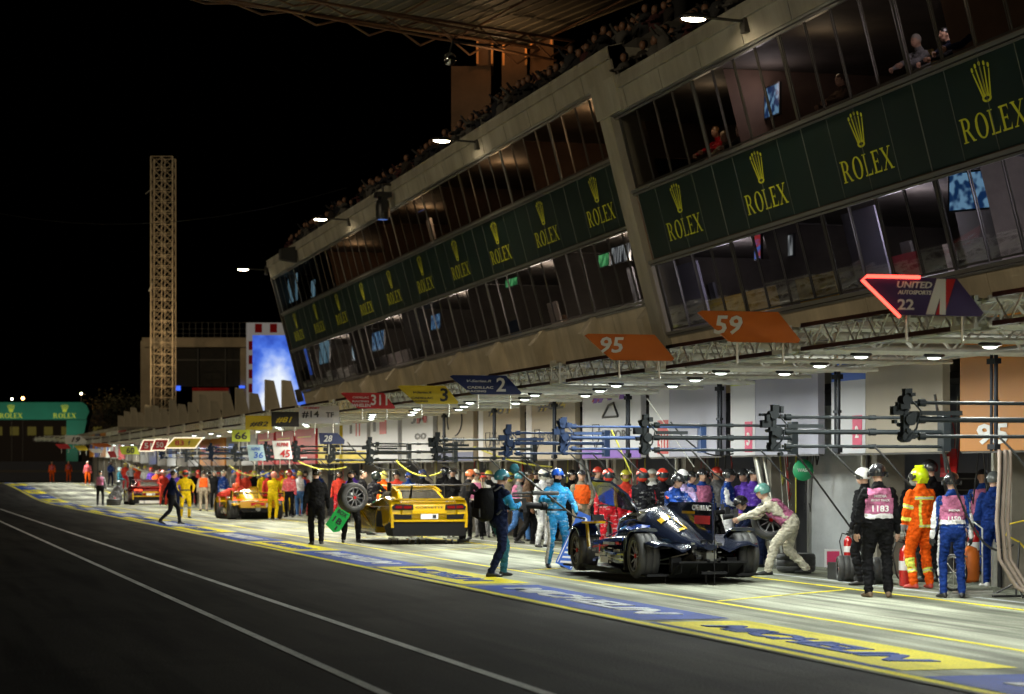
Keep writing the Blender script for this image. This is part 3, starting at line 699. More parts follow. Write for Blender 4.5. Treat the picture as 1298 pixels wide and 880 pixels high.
for z in (0, .29):
    for x in (-.145, .145): jn.box((x, .05, z), (.05, .56, .05))
for y_ in (-.2, .3): jn.box((0, y_, .145), (.30, .03, .03)); jn.tube((-.145, y_, 0), (.145, y_, .29), .012, 4); jn.tube((-.145, y_, .29), (-.145, y_, 0), .018, 4); jn.tube((.145, y_, .29), (.145, y_, 0), .018, 4)
jn.tube((-.145, -.2, 0), (-.145, .3, .29), .012, 4); jnm = jn.mesh('joint_box')
lnsc = .8
hs = MB().mat(blackp); hs.ell((0, 0, .05), (.145, .11, .04), 16, 8); hs.box((0, 0, .1), (.06, .06, .06)); hsm = hs.mesh('lamp_housing')
ln = MB().mat(coolglow); ln.ell((0, 0, 0.02), (.09, .066, .026), 16, 8); lnm = ln.mesh('lens')
po = MB().mat(M('black_post', (.012, .013, .016), .8, .0, spec=.1)); po.tube((0, -.06, 0), (0, -.06, -1.25), .028, 8); po.tube((0, .07, 0), (0, .07, -1.25), .022, 8); po.box((0, 0, -.1), (.09, .24, .07)); po.box((0, 0, -1.2), (.08, .22, .07)); po.box((0, 0, -.62), (.06, .2, .04)); pom = po.mesh('hanging_post')
LP = [(.9, .0), (1.9, 0), (1.4, 2.6)]
def gantry_light(e, size, col):
    ld = bpy.data.lights.new('gantry_light', 'AREA'); ld.shape = 'DISK'; ld.size = size; ld.energy = e; ld.color = col; return ld
EL = 98
def spl(c_):
    ld = bpy.data.lights.new('spill_light', 'POINT'); ld.energy = 24; ld.color = c_; ld.shadow_soft_size = .15; return ld  # added bare point light to brighten the trusses; no lamp body there
spill = spl((.95, 1.0, .93)); spillw = spl((1, .93, .74))
nearL = gantry_light(EL, .34, (.95, 1.0, .92)); warmL = gantry_light(EL*1.2, .34, (1.0, .96, .82)); farL = gantry_light(EL*4.4, 1.2, (1.0, .97, .86))
for i, y in enumerate(GJ):
    z = ZT+gz(y)
    t = thing('gantry_frame', 'lattice gantry section carrying lamps over the working lane, number %d in the row' % (i+1), 'gantry', (GX, y, z), 0, 'lattice gantry sections along the pit lane')
    del t['label']; t['label'] = 'white lattice gantry section with lamps over the working lane, identical to its neighbours'
    link('outboard_truss', obm, t); link('cross_truss', crm, t); link('cross_truss', crmb, t, T(0, 2.6, 0)); link('cross_tube', crm2, t); link('joint_box', jnm, t)
    if i < 9: link('hanging_post', pom, t, T(2.78, .1, .02))
    if y < 112:
        ld = nearL if y < 52 else warmL
        for (lx, ly) in LP:
            if y > 75 and ly: continue
            h = link('lamp_housing', hsm, t, T(lx, ly, -.07)); link('lens', lnm, h); link('lamp_light', ld, h, T(0, 0, -.03))
        link('spill_light', spill if y < 52 else spillw, h, T(.5, .6, -.12))
    else:
        h = link('lamp_housing', hsm, t, T(1.5, 0, -.10)); link('lens', lnm, h)
        if i % 2 == 0: link('lamp_light', farL, h, T(0, 0, -.05))
# ---- pit boards on the gantry, facing the traffic
def board(px0, px1, y0, y1, col, label, text=(), outline=None, glow=None, Y=None, shape='R', trims=(), thick=.03, cat='pit board'):
    """px0,px1,y0,y1 = where its face is seen; stands square to the lane at its own distance Y"""
    X0 = 9.8
    if Y is None: Y = onX(px1, 10.76)
    # walk along the face plane (Y const) for both ends
    def atpx(px): q = (px-649)/FPX; X = Y*(st+q*ct)/(ct-q*st); return X, X*st+Y*ct
    xa, za = atpx(px0); xb, zb_ = atpx(px1); zc = (za+zb_)/2
    z0 = CAMH+(HY-y1)*zc/FPX; z1 = CAMH+(HY-y0)*zc/FPX; w = xb-xa; h = z1-z0
    t = thing('pit_board', label, cat, ((xa+xb)/2, Y, z0), 0, 'team number boards along the gantry')
    if shape == 'R': poly = [(-w/2+.04*w, h), (-w/2, .93*h), (-w/2+.30*w, .02*h), (-w/2+.33*w, 0), (w/2-.02*w, 0), (w/2, .1*h), (w/2-.22*w, h)]
    elif shape == 'L': poly = [(-w/2, 0), (w/2-.2*w, 0), (w/2, h), (-w/2+.25*w, h)]
    elif shape == 'T': poly = [(-w/2, h), (w/2-.15*w, h), (w/2, 0), (-w/2+.12*w, 0)]
    elif shape == 'P': poly = [(-w/2, h), (w/2-.28*w, h), (w/2, h*.35), (w/2-.03*w, 0), (-w/2+.05*w, 0)]
    else: poly = [(-w/2, 0), (w/2, 0), (w/2, h), (-w/2, h)]
    mb = MB().mat(col); mb.prism(poly, 1, -thick/2, thick/2); mb.obj('panel', t)
    if outline:
        mb = MB().mat(outline)
        for a, b in zip(poly, poly[1:]+poly[:1]): mb.tube((a[0], -thick/2-.01, a[1]), (b[0], -thick/2-.01, b[1]), .022, 6)
        mb.obj('rim', t)
    for (f0, f1, mat) in trims:     # slanted stripes
        mb = MB().mat(mat); s = h*.35; xa_, xb_ = -w/2+f0*w, -w/2+f1*w
        mb.prism([(xa_-s*.9, .01), (xb_-s*.9, .01), (xb_, h-.01), (xa_, h-.01)], 1, -thick/2-.006, -thick/2-.001); mb.obj('stripe', t)
    for (s, fx, fz, fw, fh, mat, sh) in text:
        mb = MB(); put_text(mb, s, face_mtx((-w/2+fx*w, -thick/2-.010, fz*h), (1, 0, 0), (0, 0, 1)), fw*w, fh*h, mat, .02, sh); mb.obj('lettering', t)
    mb = MB().mat(steel); mb.tube((-.1*w, .05, 0), (-.1*w, .05, -.25), .015); mb.tube((w*.35, .05, 0), (w*.35, .05, -.25), .015); mb.obj('bracket', t)
    return t, w, h
neon = emit('red_neon', (1.0, .06, .04), 5); whr = emit('lit_white_rim', (1, .85, .6), 1.3)
t, w, h = board(1088, 1246, 352, 400, pdark, 'dark board reading 22 with a red neon edge', [('UNITED', .44, .80, .28, .17, wht, .2), ('AUTOSPORTS', .44, .60, .27, .11, wht, .2), ('22', .37, .28, .13, .28, wht, 0)], trims=[(.62, .69, wht), (.70, .77, red)])
mb = MB().mat(wht); mb.prism([(.14*w, .01), (.19*w, .01), (.19*w, h-.01), (.15*w, h-.01)], 1, -.024, -.017); mb.obj('stripe', t)
mb = MB().mat(neon); mb.path([(-.02*w, -.03, h), (-w/2+.06*w, -.03, h), (-w/2+.02*w, -.03, .9*h), (-w/2+.32*w, -.03, -.02)], .018, 6); mb.obj('neon_tube', t)
board(884, 1014, 395, 434, ora, 'orange board reading 59', [('59', .29, .55, .28, .62, wht, .15)])
board(741, 854, 424, 457, ora, 'orange board reading 95, between the 59 board and the navy 2 board', [('95', .30, .58, .26, .62, wht, .15)])
board(570, 661, 476, 500, navy, 'navy board reading 2 with pale team lettering', [('2', .71, .52, .13, .74, wht, 0), ('CADILLAC', .42, .36, .36, .13, wht, 0), ('RACING', .37, .16, .26, .11, wht, 0), ('V-Series.R', .40, .7, .34, .13, wht, .3)])
board(504, 581, 489, 512, yel, 'yellow board reading 3', [('3', .76, .5, .13, .74, blk, 0), ('CADILLAC', .40, .32, .36, .12, blk, 0), ('RACING', .36, .14, .26, .1, blk, 0), ('V-Series.R', .40, .62, .30, .12, blk, .3)])
board(432, 501, 498, 518, red, 'red board reading 311 with small white lettering', [('311', .70, .55, .30, .68, wht, 0), ('WHELEN', .37, .2, .34, .2, wht, 0), ('CADILLAC', .36, .7, .3, .12, wht, 0), ('RACING', .36, .45, .3, .12, wht, 0)])
board(379, 430, 515, 537, whi, 'white board reading #14 in black', [('#14', .28, .52, .42, .42, blk, 0), ('TF', .76, .5, .2, .3, blk, 0), ('TF SPORT', .3, .88, .4, .12, red, 0)], shape='Q', thick=.04)
board(344, 379, 522, 541, blk, 'dark board with gold #81', [('#81', .45, .45, .6, .42, yel, .3)], shape='Q')
board(311, 345, 527, 545, yel, 'ochre board with black #82', [('#82', .5, .4, .7, .38, blk, .3)], shape='Q')
board(294, 317, 545, 560, lyel, 'lime square board reading 66', [('66', .5, .5, .68, .62, blk, 0)], shape='Q')
board(209, 257, 555, 568, yel, 'yellow lit board reading 83 with a glowing rim', [('83', .38, .5, .24, .5, red, 0), ('f', .64, .5, .06, .4, blk, 0)], shape='L', outline=whr)
board(191, 214, 557, 571, red, 'red lit board right behind the yellow 83 one', [('50', .5, .5, .4, .5, wht, 0)], shape='L', outline=whr)
board(176, 199, 558, 572, red, 'second red lit board, left of the other red one', [('51', .5, .5, .4, .5, wht, 0)], shape='L', outline=whr)
board(151, 177, 566, 576, lyel, 'lime board reading 60 far down the lane', [('60', .55, .5, .4, .8, blk, 0)], shape='T')
board(82, 110, 552, 563, wht, 'white board reading 19 in front of the green bridge leg', [('19', .5, .5, .4, .6, blk, .3)], shape='P')
board(404, 437, 549, 563, navy, 'navy board reading 28 hanging low', [('28', .35, .5, .34, .6, wht, .2)], shape='P')
board(345, 371, 559, 582, wht, 'white board reading 45 with red numerals', [('45', .62, .3, .5, .42, red, .1), ('ALPINE', .5, .8, .6, .2, red, 0)], shape='T')
board(313, 337, 564, 584, M('board_sky', (.45, .65, .75), .5), 'sky blue board reading 36', [('36', .6, .35, .5, .4, blu, .1), ('ALPINE', .45, .75, .5, .2, blu, 0)], shape='T')
for (a, b, c, d, m_, nm) in ((70, 90, 563, 569, red, 'red'), (94, 112, 565, 571, yel, 'yellow'), (115, 142, 562, 567, ora, 'orange'), (112, 130, 569, 574, steelW, 'pale blue'), (136, 148, 572, 580, red, 'deep red')):
    board(a, b, c, d, m_, '%s board, one of the small far boards by the green bridge' % nm, [], shape='R')
# ---- air line booms: three arms in front, jointed at the outboard end, hung from the posts
armm = M('boom_black', (.008, .011, .013), .6, spec=.2); armb = M('boom_blue', (.012, .026, .07), .6, spec=.2)
def boom(Y, x0, x1, z, mat, label, extra=0, hose=1):
    t = thing('air_line_boom', label, 'boom', (x1, Y, z), 0, 'air line booms under the gantry')
    L = x1-x0
    for dz, r, l0 in ((.19, .021, .03), (0, .032, 0), (-.19, .021, .08)):
        mb = MB().mat(mat); mb.tube((-L+l0, 0, dz), (0, 0, dz*1.0), r, 10); mb.tube((-L*.45, 0, dz), (-L*.45+.1, 0, dz), r*1.5, 10); mb.obj('arm', t)
    mb = MB().mat(mat)
    mb.box((-L-.05, 0, 0), (.07, .10, .46)); mb.box((-L-.14, 0, .10), (.14, .1, .1)); mb.box((-L-.02, .04, -.18), (.16, .1, .08)); mb.tube((-L-.05, -.08, .22), (-L-.05, .08, .22), .06, 10)
    mb.tube((-L-.05, -.08, -.2), (-L-.05, .08, -.2), .06, 10); mb.tube((-L+.0, -.08, 0), (-L+.0, .08, 0), .07, 10); mb.box((-L+.4, 0, .075), (.5, .05, .05)); mb.box((-L-.02, 0, .30), (.09, .09, .1))
    r2 = random.Random(int(Y*7))
    for j in range(16):
        q_ = (-L-.05+r2.uniform(-.12, .12), r2.uniform(-.07, .07), r2.uniform(-.30, .30))
        if j % 2: mb.tube((q_[0], q_[1]-.04, q_[2]), (q_[0], q_[1]+.05, q_[2]), r2.uniform(.015, .03), 8)
        else: mb.box(q_, (r2.uniform(.03, .12), .08, r2.uniform(.03, .09)))
    for s_ in (-.19, 0, .19): mb.tube((-L+.12, 0, s_), (-L+.2, 0, s_), .045, 8)
    mb.path([(-L-.02, -.06, .25), (-L+.1, -.1, .1), (-L+.05, -.1, -.1), (-L-.08, -.08, -.25)], .012, 5)
    mb.obj('joint_bracket', t)
    rr = random.Random(int(Y*10))
    for j in range(hose):
        mb = MB().mat(blackp)
        sx = -L*rr.uniform(.1, .75); d = rr.uniform(.5, .9)
        mb.path([(sx, -.05, -.2), (sx+.15, -.08, -.35), (sx+.35, -.1, -.42-d*.2), (sx+.5, -.05, -.3-d*.5)], .014, 6); mb.obj('hose', t)
    mb = MB().mat(mat); mb.box((.02, 0, 0), (.1, .2, .5)); mb.obj('mount', t)
    return t
for (px, z, m_, lb, x1) in ((1152, 2.31, armm, 'black boom nearest the right edge, bracket in front of the tan header', 14.4), (984, 2.24, armm, 'black boom with its bracket in front of the lilac 3 header', 13.5), (820, 2.24, armm, 'boom whose bracket hangs by the red 311 tag', 13.5),
                     (716, 2.30, armb, 'blue boom with its bracket left of the white #14 header', 13.6), (646, 2.25, armb, 'blue boom with its bracket in front of the gold #81 header', 13.0), (556, 2.2, armm, 'black boom in front of the header with two initials', 13.2), (470, 2.2, armm, 'boom above the yellow rear wing car', 13.2), (420, 2.2, armm, 'boom left of the yellow car, under the navy 28 board', 13.2), (376, 2.25, armm, 'thin far boom right of the white 45 board', 13.2), (338, 2.3, armm, 'thin far boom left of the white 45 board', 13.2), (300, 2.3, armm, 'thin far boom below the lime 66 board', 13.2), (268, 2.4, armb, 'thin far boom right of the lit yellow board', 13.2), (238, 2.4, armm, 'thin far boom under the lit yellow board', 13.2), (206, 2.5, armb, 'thin far boom above the red sports car', 13.2)):
    Y = onX(px, 11.15); boom(Y, 11.15, x1, z, m_, lb, hose=2)
# loose hoses and yellow lines drooping from the gantry
hy = M('yellow_hose', (.45, .42, .05), .5)
def hang(px0, py0, px1, py1, sag, Y, mat, r, label, nm='air_hose'):
    zc = Y*ct+12.3*st
    a = PZ(px0, py0, zc); b = PZ(px1, py1, zc); pts = []
    for i in range(13):
        u = i/12; p = a.lerp(b, u); p.z -= sag*4*u*(1-u); pts.append(p)
    o = MB().mat(mat).path(pts, r, 6).obj(nm); return tag(o, label, 'hose')
hang(1000, 562, 1090, 685, .0, 36, blackp, .016, 'straight black hose slanting down to the tyres from the near boom')
hang(1185, 500, 1200, 600, .0, 31, blackp, .02, 'black hose hanging upright beside the tan header')
hang(1195, 566, 1285, 690, .55, 30, blackp, .016, 'black hose looping behind the blue overalls at the right edge')
hang(850, 535, 930, 575, .25, 42, blackp, .014, 'black hose drooping across the lilac header')
hang(560, 590, 690, 600, .15, 58, blackp, .02, 'black hose drooping over the yellow car wing', )
hang(500, 582, 560, 598, .25, 60, hy, .02, 'yellow hose drooping left above the yellow car')
hang(600, 566, 700, 592, .1, 56, hy, .018, 'yellow hose crossing the tan numbered headers')
hang(290, 590, 345, 596, .3, 90, hy, .02, 'bright yellow hose above the low yellow racer')
hang(355, 570, 440, 592, .3, 76, hy, .02, 'yellow hose drooping above the white shirted man')
hang(440, 560, 520, 590, .4, 66, blackp, .02, 'black hose drooping above the wheel carrier')
hang(150, 578, 230, 590, .5, 100, steelW, .02, 'pale hose drooping above the red sports car')
hang(240, 575, 300, 588, .5, 92, blackp, .02, 'dark hose drooping above the marshal with beige trousers')
hang(640, 560, 700, 600, .05, 50, blackp, .018, 'black hose slanting behind the teal helmets')
hang(820, 505, 880, 592, .0, 41, steelW, .008, 'thin white line hanging in front of the lilac header')
hang(775, 545, 800, 600, .0, 41, hy, .014, 'thin beige stay slanting by the white #14 header')
p0 = PZ(1267, 570, 30.3); t = MB().mat(M('pale_hose', (.24, .19, .16), .5))
for o_ in (0, .08, .15): t.path([(p0.x+o_, p0.y, 2.0), (p0.x+o_, p0.y, 1.7), (p0.x+o_-.04, p0.y, 1.1), (p0.x+o_+.0, p0.y, .6), (p0.x+o_+.18, p0.y-.1, .25), (p0.x+o_+.45, p0.y-.2, .08), (p0.x+o_+.9, p0.y-.3, .05)], .026, 8)
tag(t.obj('hose_bundle'), 'thick pale hose bundle hanging down to the floor at the right edge', 'hose bundle')
# ================================================================ PEOPLE
skinm = M('skin', (.50, .30, .21), .55, var=.1, vscale=8); skind = M('skin_dark', (.17, .085, .05), .55)
eyem = M('eye', (.02, .015, .015), .3); lipm = M('lip', (.35, .13, .11), .5)
CL = {}
def c(name, col, prints=None, **k): CL[name] = cloth('cloth_'+name, col, prints, **k)
c('black', (.006, .006, .007)); c('blackrace', (.008, .008, .011), (.35, .35, .36)); c('navy', (.007, .012, .04)); c('sky', (.03, .25, .52), (.7, .8, .85)); c('teal', (.03, .13, .17))
c('red', (.40, .012, .02), (.75, .7, .7)); c('redp', (.55, .05, .03)); c('orange', (.72, .10, .006)); c('orangev', (.90, .13, .02)); c('yellow', (.62, .44, .006), (.6, .3, .05)); c('blue', (.008, .028, .15)); c('bluerace', (.012, .045, .22), (.65, .7, .8))
c('white', (.66, .66, .66), (.2, .2, .3)); c('cream', (.58, .54, .43)); c('pink', (.46, .15, .27)); c('purple', (.11, .045, .40), (.5, .4, .7)); c('beige', (.38, .32, .24)); c('grey', (.20, .20, .21)); c('denim', (.06, .15, .36)); c('hivis', (.72, .78, .12), rough=.5)
c('khaki', (.20, .17, .12)); c('lilac', (.42, .34, .6), (.7, .2, .2)); c('brown', (.09, .055, .035)); c('green', (.03, .14, .07)); c('redw', (.6, .1, .12), (.8, .8, .8))
bootb = M('boot_black', (.015, .015, .016), .45); bootw = M('boot_white', (.6, .6, .6), .5); bootr = M('boot_red', (.55, .07, .06), .5); bootn = M('boot_brown', (.14, .09, .05), .6)
glb = M('glove_black', (.02, .02, .022), .6); glr = M('glove_red', (.5, .03, .04), .6); glg = M('glove_grey', (.3, .3, .28), .7)
def bez(a): return a
def ik(a, c_, l1, l2, pole):
    a = V(a); c_ = V(c_); d = c_-a; L = min(d.length, (l1+l2)*.995); L = max(L, abs(l1-l2)+.02); d.normalize(); c_ = a+d*L
    x = (l1*l1-l2*l2+L*L)/(2*L); h = math.sqrt(max(0, l1*l1-x*x)); p = V(pole); p = (p-d*p.dot(d))
    if p.length < 1e-4: p = V((0, 1, 0))-d*d.y
    return a+d*x+p.normalized()*h, c_
POSES = {  # feet (x,y,z), pelvis (x,y,z), lean forward deg, side lean, hands (x,y,z) in metres for a 1.78 m person, head pitch, head yaw
 'stand': dict(lf=(-.13, .02, 0), rf=(.13, .0, 0), pel=(0, -.01, .94), lean=2, lh=(-.29, .06, .80), rh=(.29, .06, .80)),
 'front': dict(lf=(-.15, .03, 0), rf=(.15, .0, 0), pel=(0, -.01, .935), lean=2, lh=(-.14, .27, 1.02), rh=(.14, .27, 1.02)),
 'chest': dict(lf=(-.14, .03, 0), rf=(.14, .0, 0), pel=(0, -.01, .935), lean=0, lh=(-.08, .26, 1.16), rh=(.30, .05, .80)),
 'hips': dict(lf=(-.14, .03, 0), rf=(.16, .0, 0), pel=(0, -.01, .935), lean=0, lh=(-.27, .05, 1.0), rh=(.27, .05, 1.0)),
 'walk': dict(lf=(-.08, .34, 0), rf=(.08, -.34, .05), pel=(0, .0, .88), lean=5, lh=(-.26, -.16, .86), rh=(.26, .26, .90)),
 'stroll': dict(lf=(-.09, .17, 0), rf=(.09, -.18, .02), pel=(0, .0, .925), lean=3, lh=(-.29, -.05, .82), rh=(.29, .14, .84)),
 'camera': dict(lf=(-.13, .22, 0), rf=(.13, -.16, 0), pel=(0, .02, .915), lean=3, lh=(-.10, .42, 1.12), rh=(.12, .34, 1.18)),
 'bend': dict(lf=(-.12, .30, 0), rf=(.12, -.32, .02), pel=(0, -.12, .84), lean=48, lh=(-.12, .72, .92), rh=(.12, .66, .96), hp=-28),
 'stoop': dict(lf=(-.16, .12, 0), rf=(.16, -.12, 0), pel=(0, -.22, .82), lean=68, lh=(-.16, .55, .55), rh=(.16, .55, .55), hp=-30),
 'crouch': dict(lf=(-.16, .20, 0), rf=(.16, -.12, .08), pel=(0, -.12, .42), lean=28, lh=(-.12, .48, .62), rh=(.12, .48, .62), hp=-5),
 'reach': dict(lf=(-.14, .12, 0), rf=(.14, -.14, 0), pel=(0, -.03, .91), lean=18, lh=(-.14, .58, 1.12), rh=(.14, .58, 1.08), hp=-5),
 'carry': dict(lf=(-.17, .06, 0), rf=(.17, -.04, 0), pel=(0, -.04, .92), lean=-4, lh=(-.27, .38, 1.02), rh=(.27, .38, 1.02)),
 'pole': dict(lf=(-.14, .04, 0), rf=(.16, .0, 0), pel=(0, 0, .935), lean=0, lh=(-.26, .28, .99), rh=(.27, .34, 1.22)),
 'mask': dict(lf=(-.14, .04, 0), rf=(.16, .0, 0), pel=(0, 0, .935), lean=0, lh=(-.26, .08, .9), rh=(.10, .28, 1.18)),
 'sit': dict(lf=(-.12, .45, 0), rf=(.14, .42, 0), pel=(0, 0, .56), lean=6, lh=(-.12, .3, .75), rh=(.12, .3, .75)),
}
def seg_dist(P, a, b):
    a = np.array(a); b = np.array(b); d = b-a; t = np.clip(((P-a)@d)/max(1e-9, d@d), 0, 1); return np.linalg.norm(P-(a+t[:, None]*d), axis=1), t
def build_body(pose, vox, bulk=1.0, face=True, fingers=True, gloves=True):
    p = POSES[pose]; lean = math.radians(p['lean']); hp = math.radians(p.get('hp', 0)); hy_ = math.radians(p.get('hy', 0))
    Rt = Matrix.Rotation(-lean, 3, 'X'); pel = V(p['pel'])
    tp = lambda x, y, z: pel+Rt @ V((x, y, z))    # torso frame, z from pelvis
    neck = tp(0, -.01, .55); sh = [tp(-.172, 0, .465), tp(.172, 0, .465)]
    Rh = Matrix.Rotation(-lean*.9-hp, 3, 'X') @ Matrix.Rotation(hy_, 3, 'Z')
    hc = neck+Rh @ V((0, .035, .155))
    mb = MB(); bones = []
    def ering(x, y, z, rx, ry, n=14): return [tp(x+rx*math.cos(2*PI*k/n), y+ry*math.sin(2*PI*k/n), z) for k in range(n)]
    B = bulk
    prof = [(-.10, .09, .09, .0), (-.04, .155*B, .115*B, -.01), (.06, .165*B, .12*B, -.01), (.18, .148*B, .108*B, 0), (.32, .175*B, .122*B, .005), (.42, .182*B, .118*B, 0), (.485, .165, .10, -.005), (.53, .10, .075, -.01), (.60, .055, .06, -.01)]
    mb.loft([ering(0, yo, z, rx, ry) for z, rx, ry, yo in prof])
    bones.append(('torso', tp(0, 0, .02), tp(0, 0, .46), .17))
    def cap(a, b, r1, r2, zone, nseg=5):
        a = V(a); b = V(b); rings = []; d = (b-a); L = d.length; d.normalize(); e = d.orthogonal().normalized(); f = d.cross(e); n = 12
        pts = [(-r1*.85, .35*r1), (-r1*.5, .8*r1)]+[(L*k/nseg, r1+(r2-r1)*k/nseg+(.006 if 0 < k < 3 else 0)) for k in range(nseg+1)]+[(L+r2*.5, .8*r2), (L+r2*.85, .35*r2)]
        mb.loft([[a+d*t+(e*math.cos(2*PI*k/n)+f*math.sin(2*PI*k/n))*r for k in range(n)] for t, r in pts]); bones.append((zone, a, b, (r1+r2)/2))
    hands = []; feet = []
    for s, fk, hk, hx in ((-1, 'lf', 'lh', 0), (1, 'rf', 'rh', 1)):
        ft = V(p[fk]); hip = tp(s*.095, 0, -.02); ank = ft+V((0, -.04, .10))
        fwd = V((s*.15, 1, .1)) ; knee, ank = ik(hip, ank, .425, .425, fwd)
        cap(hip, knee, .092*B, .066*B, 'thigh'); cap(knee, ank+V((0, 0, .0)), .064*B, .052*B, 'shin')
        fx = V((s*.25, 1, 0)).normalized(); ang = math.atan2(-fx.x, fx.y)
        Rf = Matrix.Rotation(ang, 3, 'Z')
        heel = ank.z-.10
        if heel > .03: Rf = Rf @ Matrix.Rotation(-.35, 3, 'X')
        base = V((ank.x, ank.y, ank.z-.10))
        rings = []
        for y, w, h in ((-.085, .02, .03), (-.075, .036, .075), (-.02, .042, .11), (.05, .045, .085), (.12, .05, .062), (.17, .044, .05), (.20, .02, .03)):
            rings.append([base+Rf @ V((w*math.cos(t), y, h*.5+h*.5*math.sin(t))) for t in [2*PI*k/12 for k in range(12)]])
        mb.loft(rings); bones.append(('foot', base+Rf @ V((0, -.04, .035)), base+Rf @ V((0, .15, .03)), .05)); bones.append(('foot', base+V((0, 0, .03)), base+V((0, 0, .09)), .05)); feet.append(base)
        hd = V(p[hk]); pole = V((s*.7, -.6, -.5)); elb, wr = ik(sh[hx], hd, .285, .26, pole)
        cap(sh[hx], elb, .056*B, .048*B, 'uarm'); cap(elb, wr, .047*B, .036*B, 'farm')
        fd = (wr-elb).normalized(); hand_c = wr+fd*.045
        rot = fd.to_track_quat('Y', 'Z').to_matrix()
        mb.ell(hand_c, (.026, .05, .042), 10, 7, R=rot); bones.append(('hand', wr+fd*.02, wr+fd*.09, .035)); hands.append((wr, fd, rot, s))
    cap(neck+Rh @ V((0, 0, -.03)), neck+Rh @ V((0, .01, .08)), .056, .052, 'neck', 2)
    H = lambda x, y, z: hc+Rh @ V((x, y, z))
    mb.ell(hc, (.076, .096, .108), 16, 12, R=Rh); mb.ell(H(0, .025, -.055), (.058, .070, .062), 12, 9, R=Rh)
    mb.ell(H(0, .098, -.018), (.013, .022, .026), 8, 6, R=Rh)
    for s in (-1, 1): mb.ell(H(s*.078, -.005, -.01), (.012, .02, .032), 8, 6, R=Rh)
    bones.append(('head', H(0, 0, -.05), H(0, 0, .05), .085))
    me0 = mb.mesh('tmp'); o = bpy.data.objects.new('tmp', me0); COL.objects.link(o)
    rm = o.modifiers.new('r', 'REMESH'); rm.mode = 'VOXEL'; rm.voxel_size = vox; rm.use_smooth_shade = True
    sm = o.modifiers.new('s', 'SMOOTH'); sm.factor = .5; sm.iterations = 2 if vox < .02 else 1
    bpy.context.view_layer.update()
    me = bpy.data.meshes.new_from_object(o.evaluated_get(bpy.context.evaluated_depsgraph_get()))
    bpy.data.objects.remove(o); bpy.data.meshes.remove(me0)
    nv = len(me.vertices); co = np.empty(nv*3, 'f'); me.vertices.foreach_get('co', co); co = co.reshape(-1, 3)
    nr = np.empty(nv*3, 'f'); me.vertices.foreach_get('normal', nr); nr = nr.reshape(-1, 3)
    near = vox < .025
    for i in range(nv):
        p_ = V(co[i]); dz = (p_-hc).length
        if p_.z < .10 or dz < .17 or any((p_-h_[0]).length < .09 for h_ in hands): continue
        n1 = noise.noise(V((p_.x*7, p_.y*7, p_.z*16)))+.5*noise.noise(V((p_.x*17+5, p_.y*17, p_.z*34)))
        n1 = -abs(n1)*.034+.006 if near else -abs(n1)*.02
        co[i] += nr[i]*n1
    pos = [tuple(v) for v in co]; polys = [tuple(q.vertices) for q in me.polygons]; bpy.data.meshes.remove(me)
    cen = np.array([co[list(q)].mean(0) for q in polys])
    best = np.full(len(polys), 1e9); zi = np.zeros(len(polys), int); tt = np.zeros(len(polys)); side = np.sign(cen[:, 0])
    names = []
    for i, (zn, a, b, r) in enumerate(bones):
        d, t = seg_dist(cen, a, b); d = d-r if zn != 'torso' else d-.15
        names.append(zn); m = d < best; best[m] = d[m]; zi[m] = i; tt[m] = t[m]
    zone = [names[i] for i in zi]
    tz = (cen-np.array(pel))@np.array(Rt @ V((0, 0, 1)))      # height in the torso frame
    tx = cen[:, 0]; ty = (cen-np.array(pel))@np.array(Rt @ V((0, 1, 0)))
    hl = (cen-np.array(hc))@np.array(Rh)                      # head-local coordinates
    extra = MB()
    if fingers:
        for wr, fd, rot, s in hands:
            kx = V(rot.col[0]); kz = V(rot.col[2])
            for j, (off, ln) in enumerate(((-.030, .062), (-.010, .072), (.010, .068), (.030, .054))):
                b0 = wr+fd*.078+kz*off; b1 = b0+fd*ln*.5+kx*(-s)*.006; b2 = b1+fd*ln*.38+kx*(-s)*.022
                extra.tube(b0-fd*.02, b1, .0105, 6, .0095); extra.tube(b1, b2, .0095, 6, .007)
            th0 = wr+fd*.03-kz*.032; th1 = th0+fd*.03-kz*.022+kx*(-s)*.012; extra.tube(th0, th1, .013, 6, .011); extra.tube(th1, th1+fd*.03-kz*.002, .011, 6, .008)
    return dict(v=pos, f=polys, cen=cen, zone=zone, t=tt, tz=tz, tx=tx, ty=ty, hl=hl, hc=hc, Rh=Rh, Rt=Rt, pel=pel, hands=hands, sh=sh, neck=neck, extra=extra, side=side)
_bc = {}
def body(pose, vox, bulk, fingers):
    k = (pose, vox, bulk, fingers)
    if k not in _bc: _bc[k] = build_body(pose, vox, bulk, True, fingers)
    return _bc[k]
def mat_for(b, i, S):
    z = b['zone'][i]; t = b['t'][i]; tz = b['tz'][i]
    if z == 'head' or z == 'neck':
        x, y, zz = b['hl'][i]
        if S.get('bal') and not (y > .04 and -.045 < zz < .03 and z == 'head'): return S['bal']
        return S['skin']
    if z == 'hand': return S['glove'] or S['skin']
    if z == 'foot': return S['shoe']
    f = S.get('fn')
    if f:
        r = f(b, i, z, t, tz)
        if r: return r
    if z == 'torso':
        if S.get('belt') and .085 < tz < .125: return S['belt']
        return S['top'] if tz > .06 else S['bot']
    if z in ('uarm', 'farm'): return S.get('sleeve') or S['top']
    return S['bot']
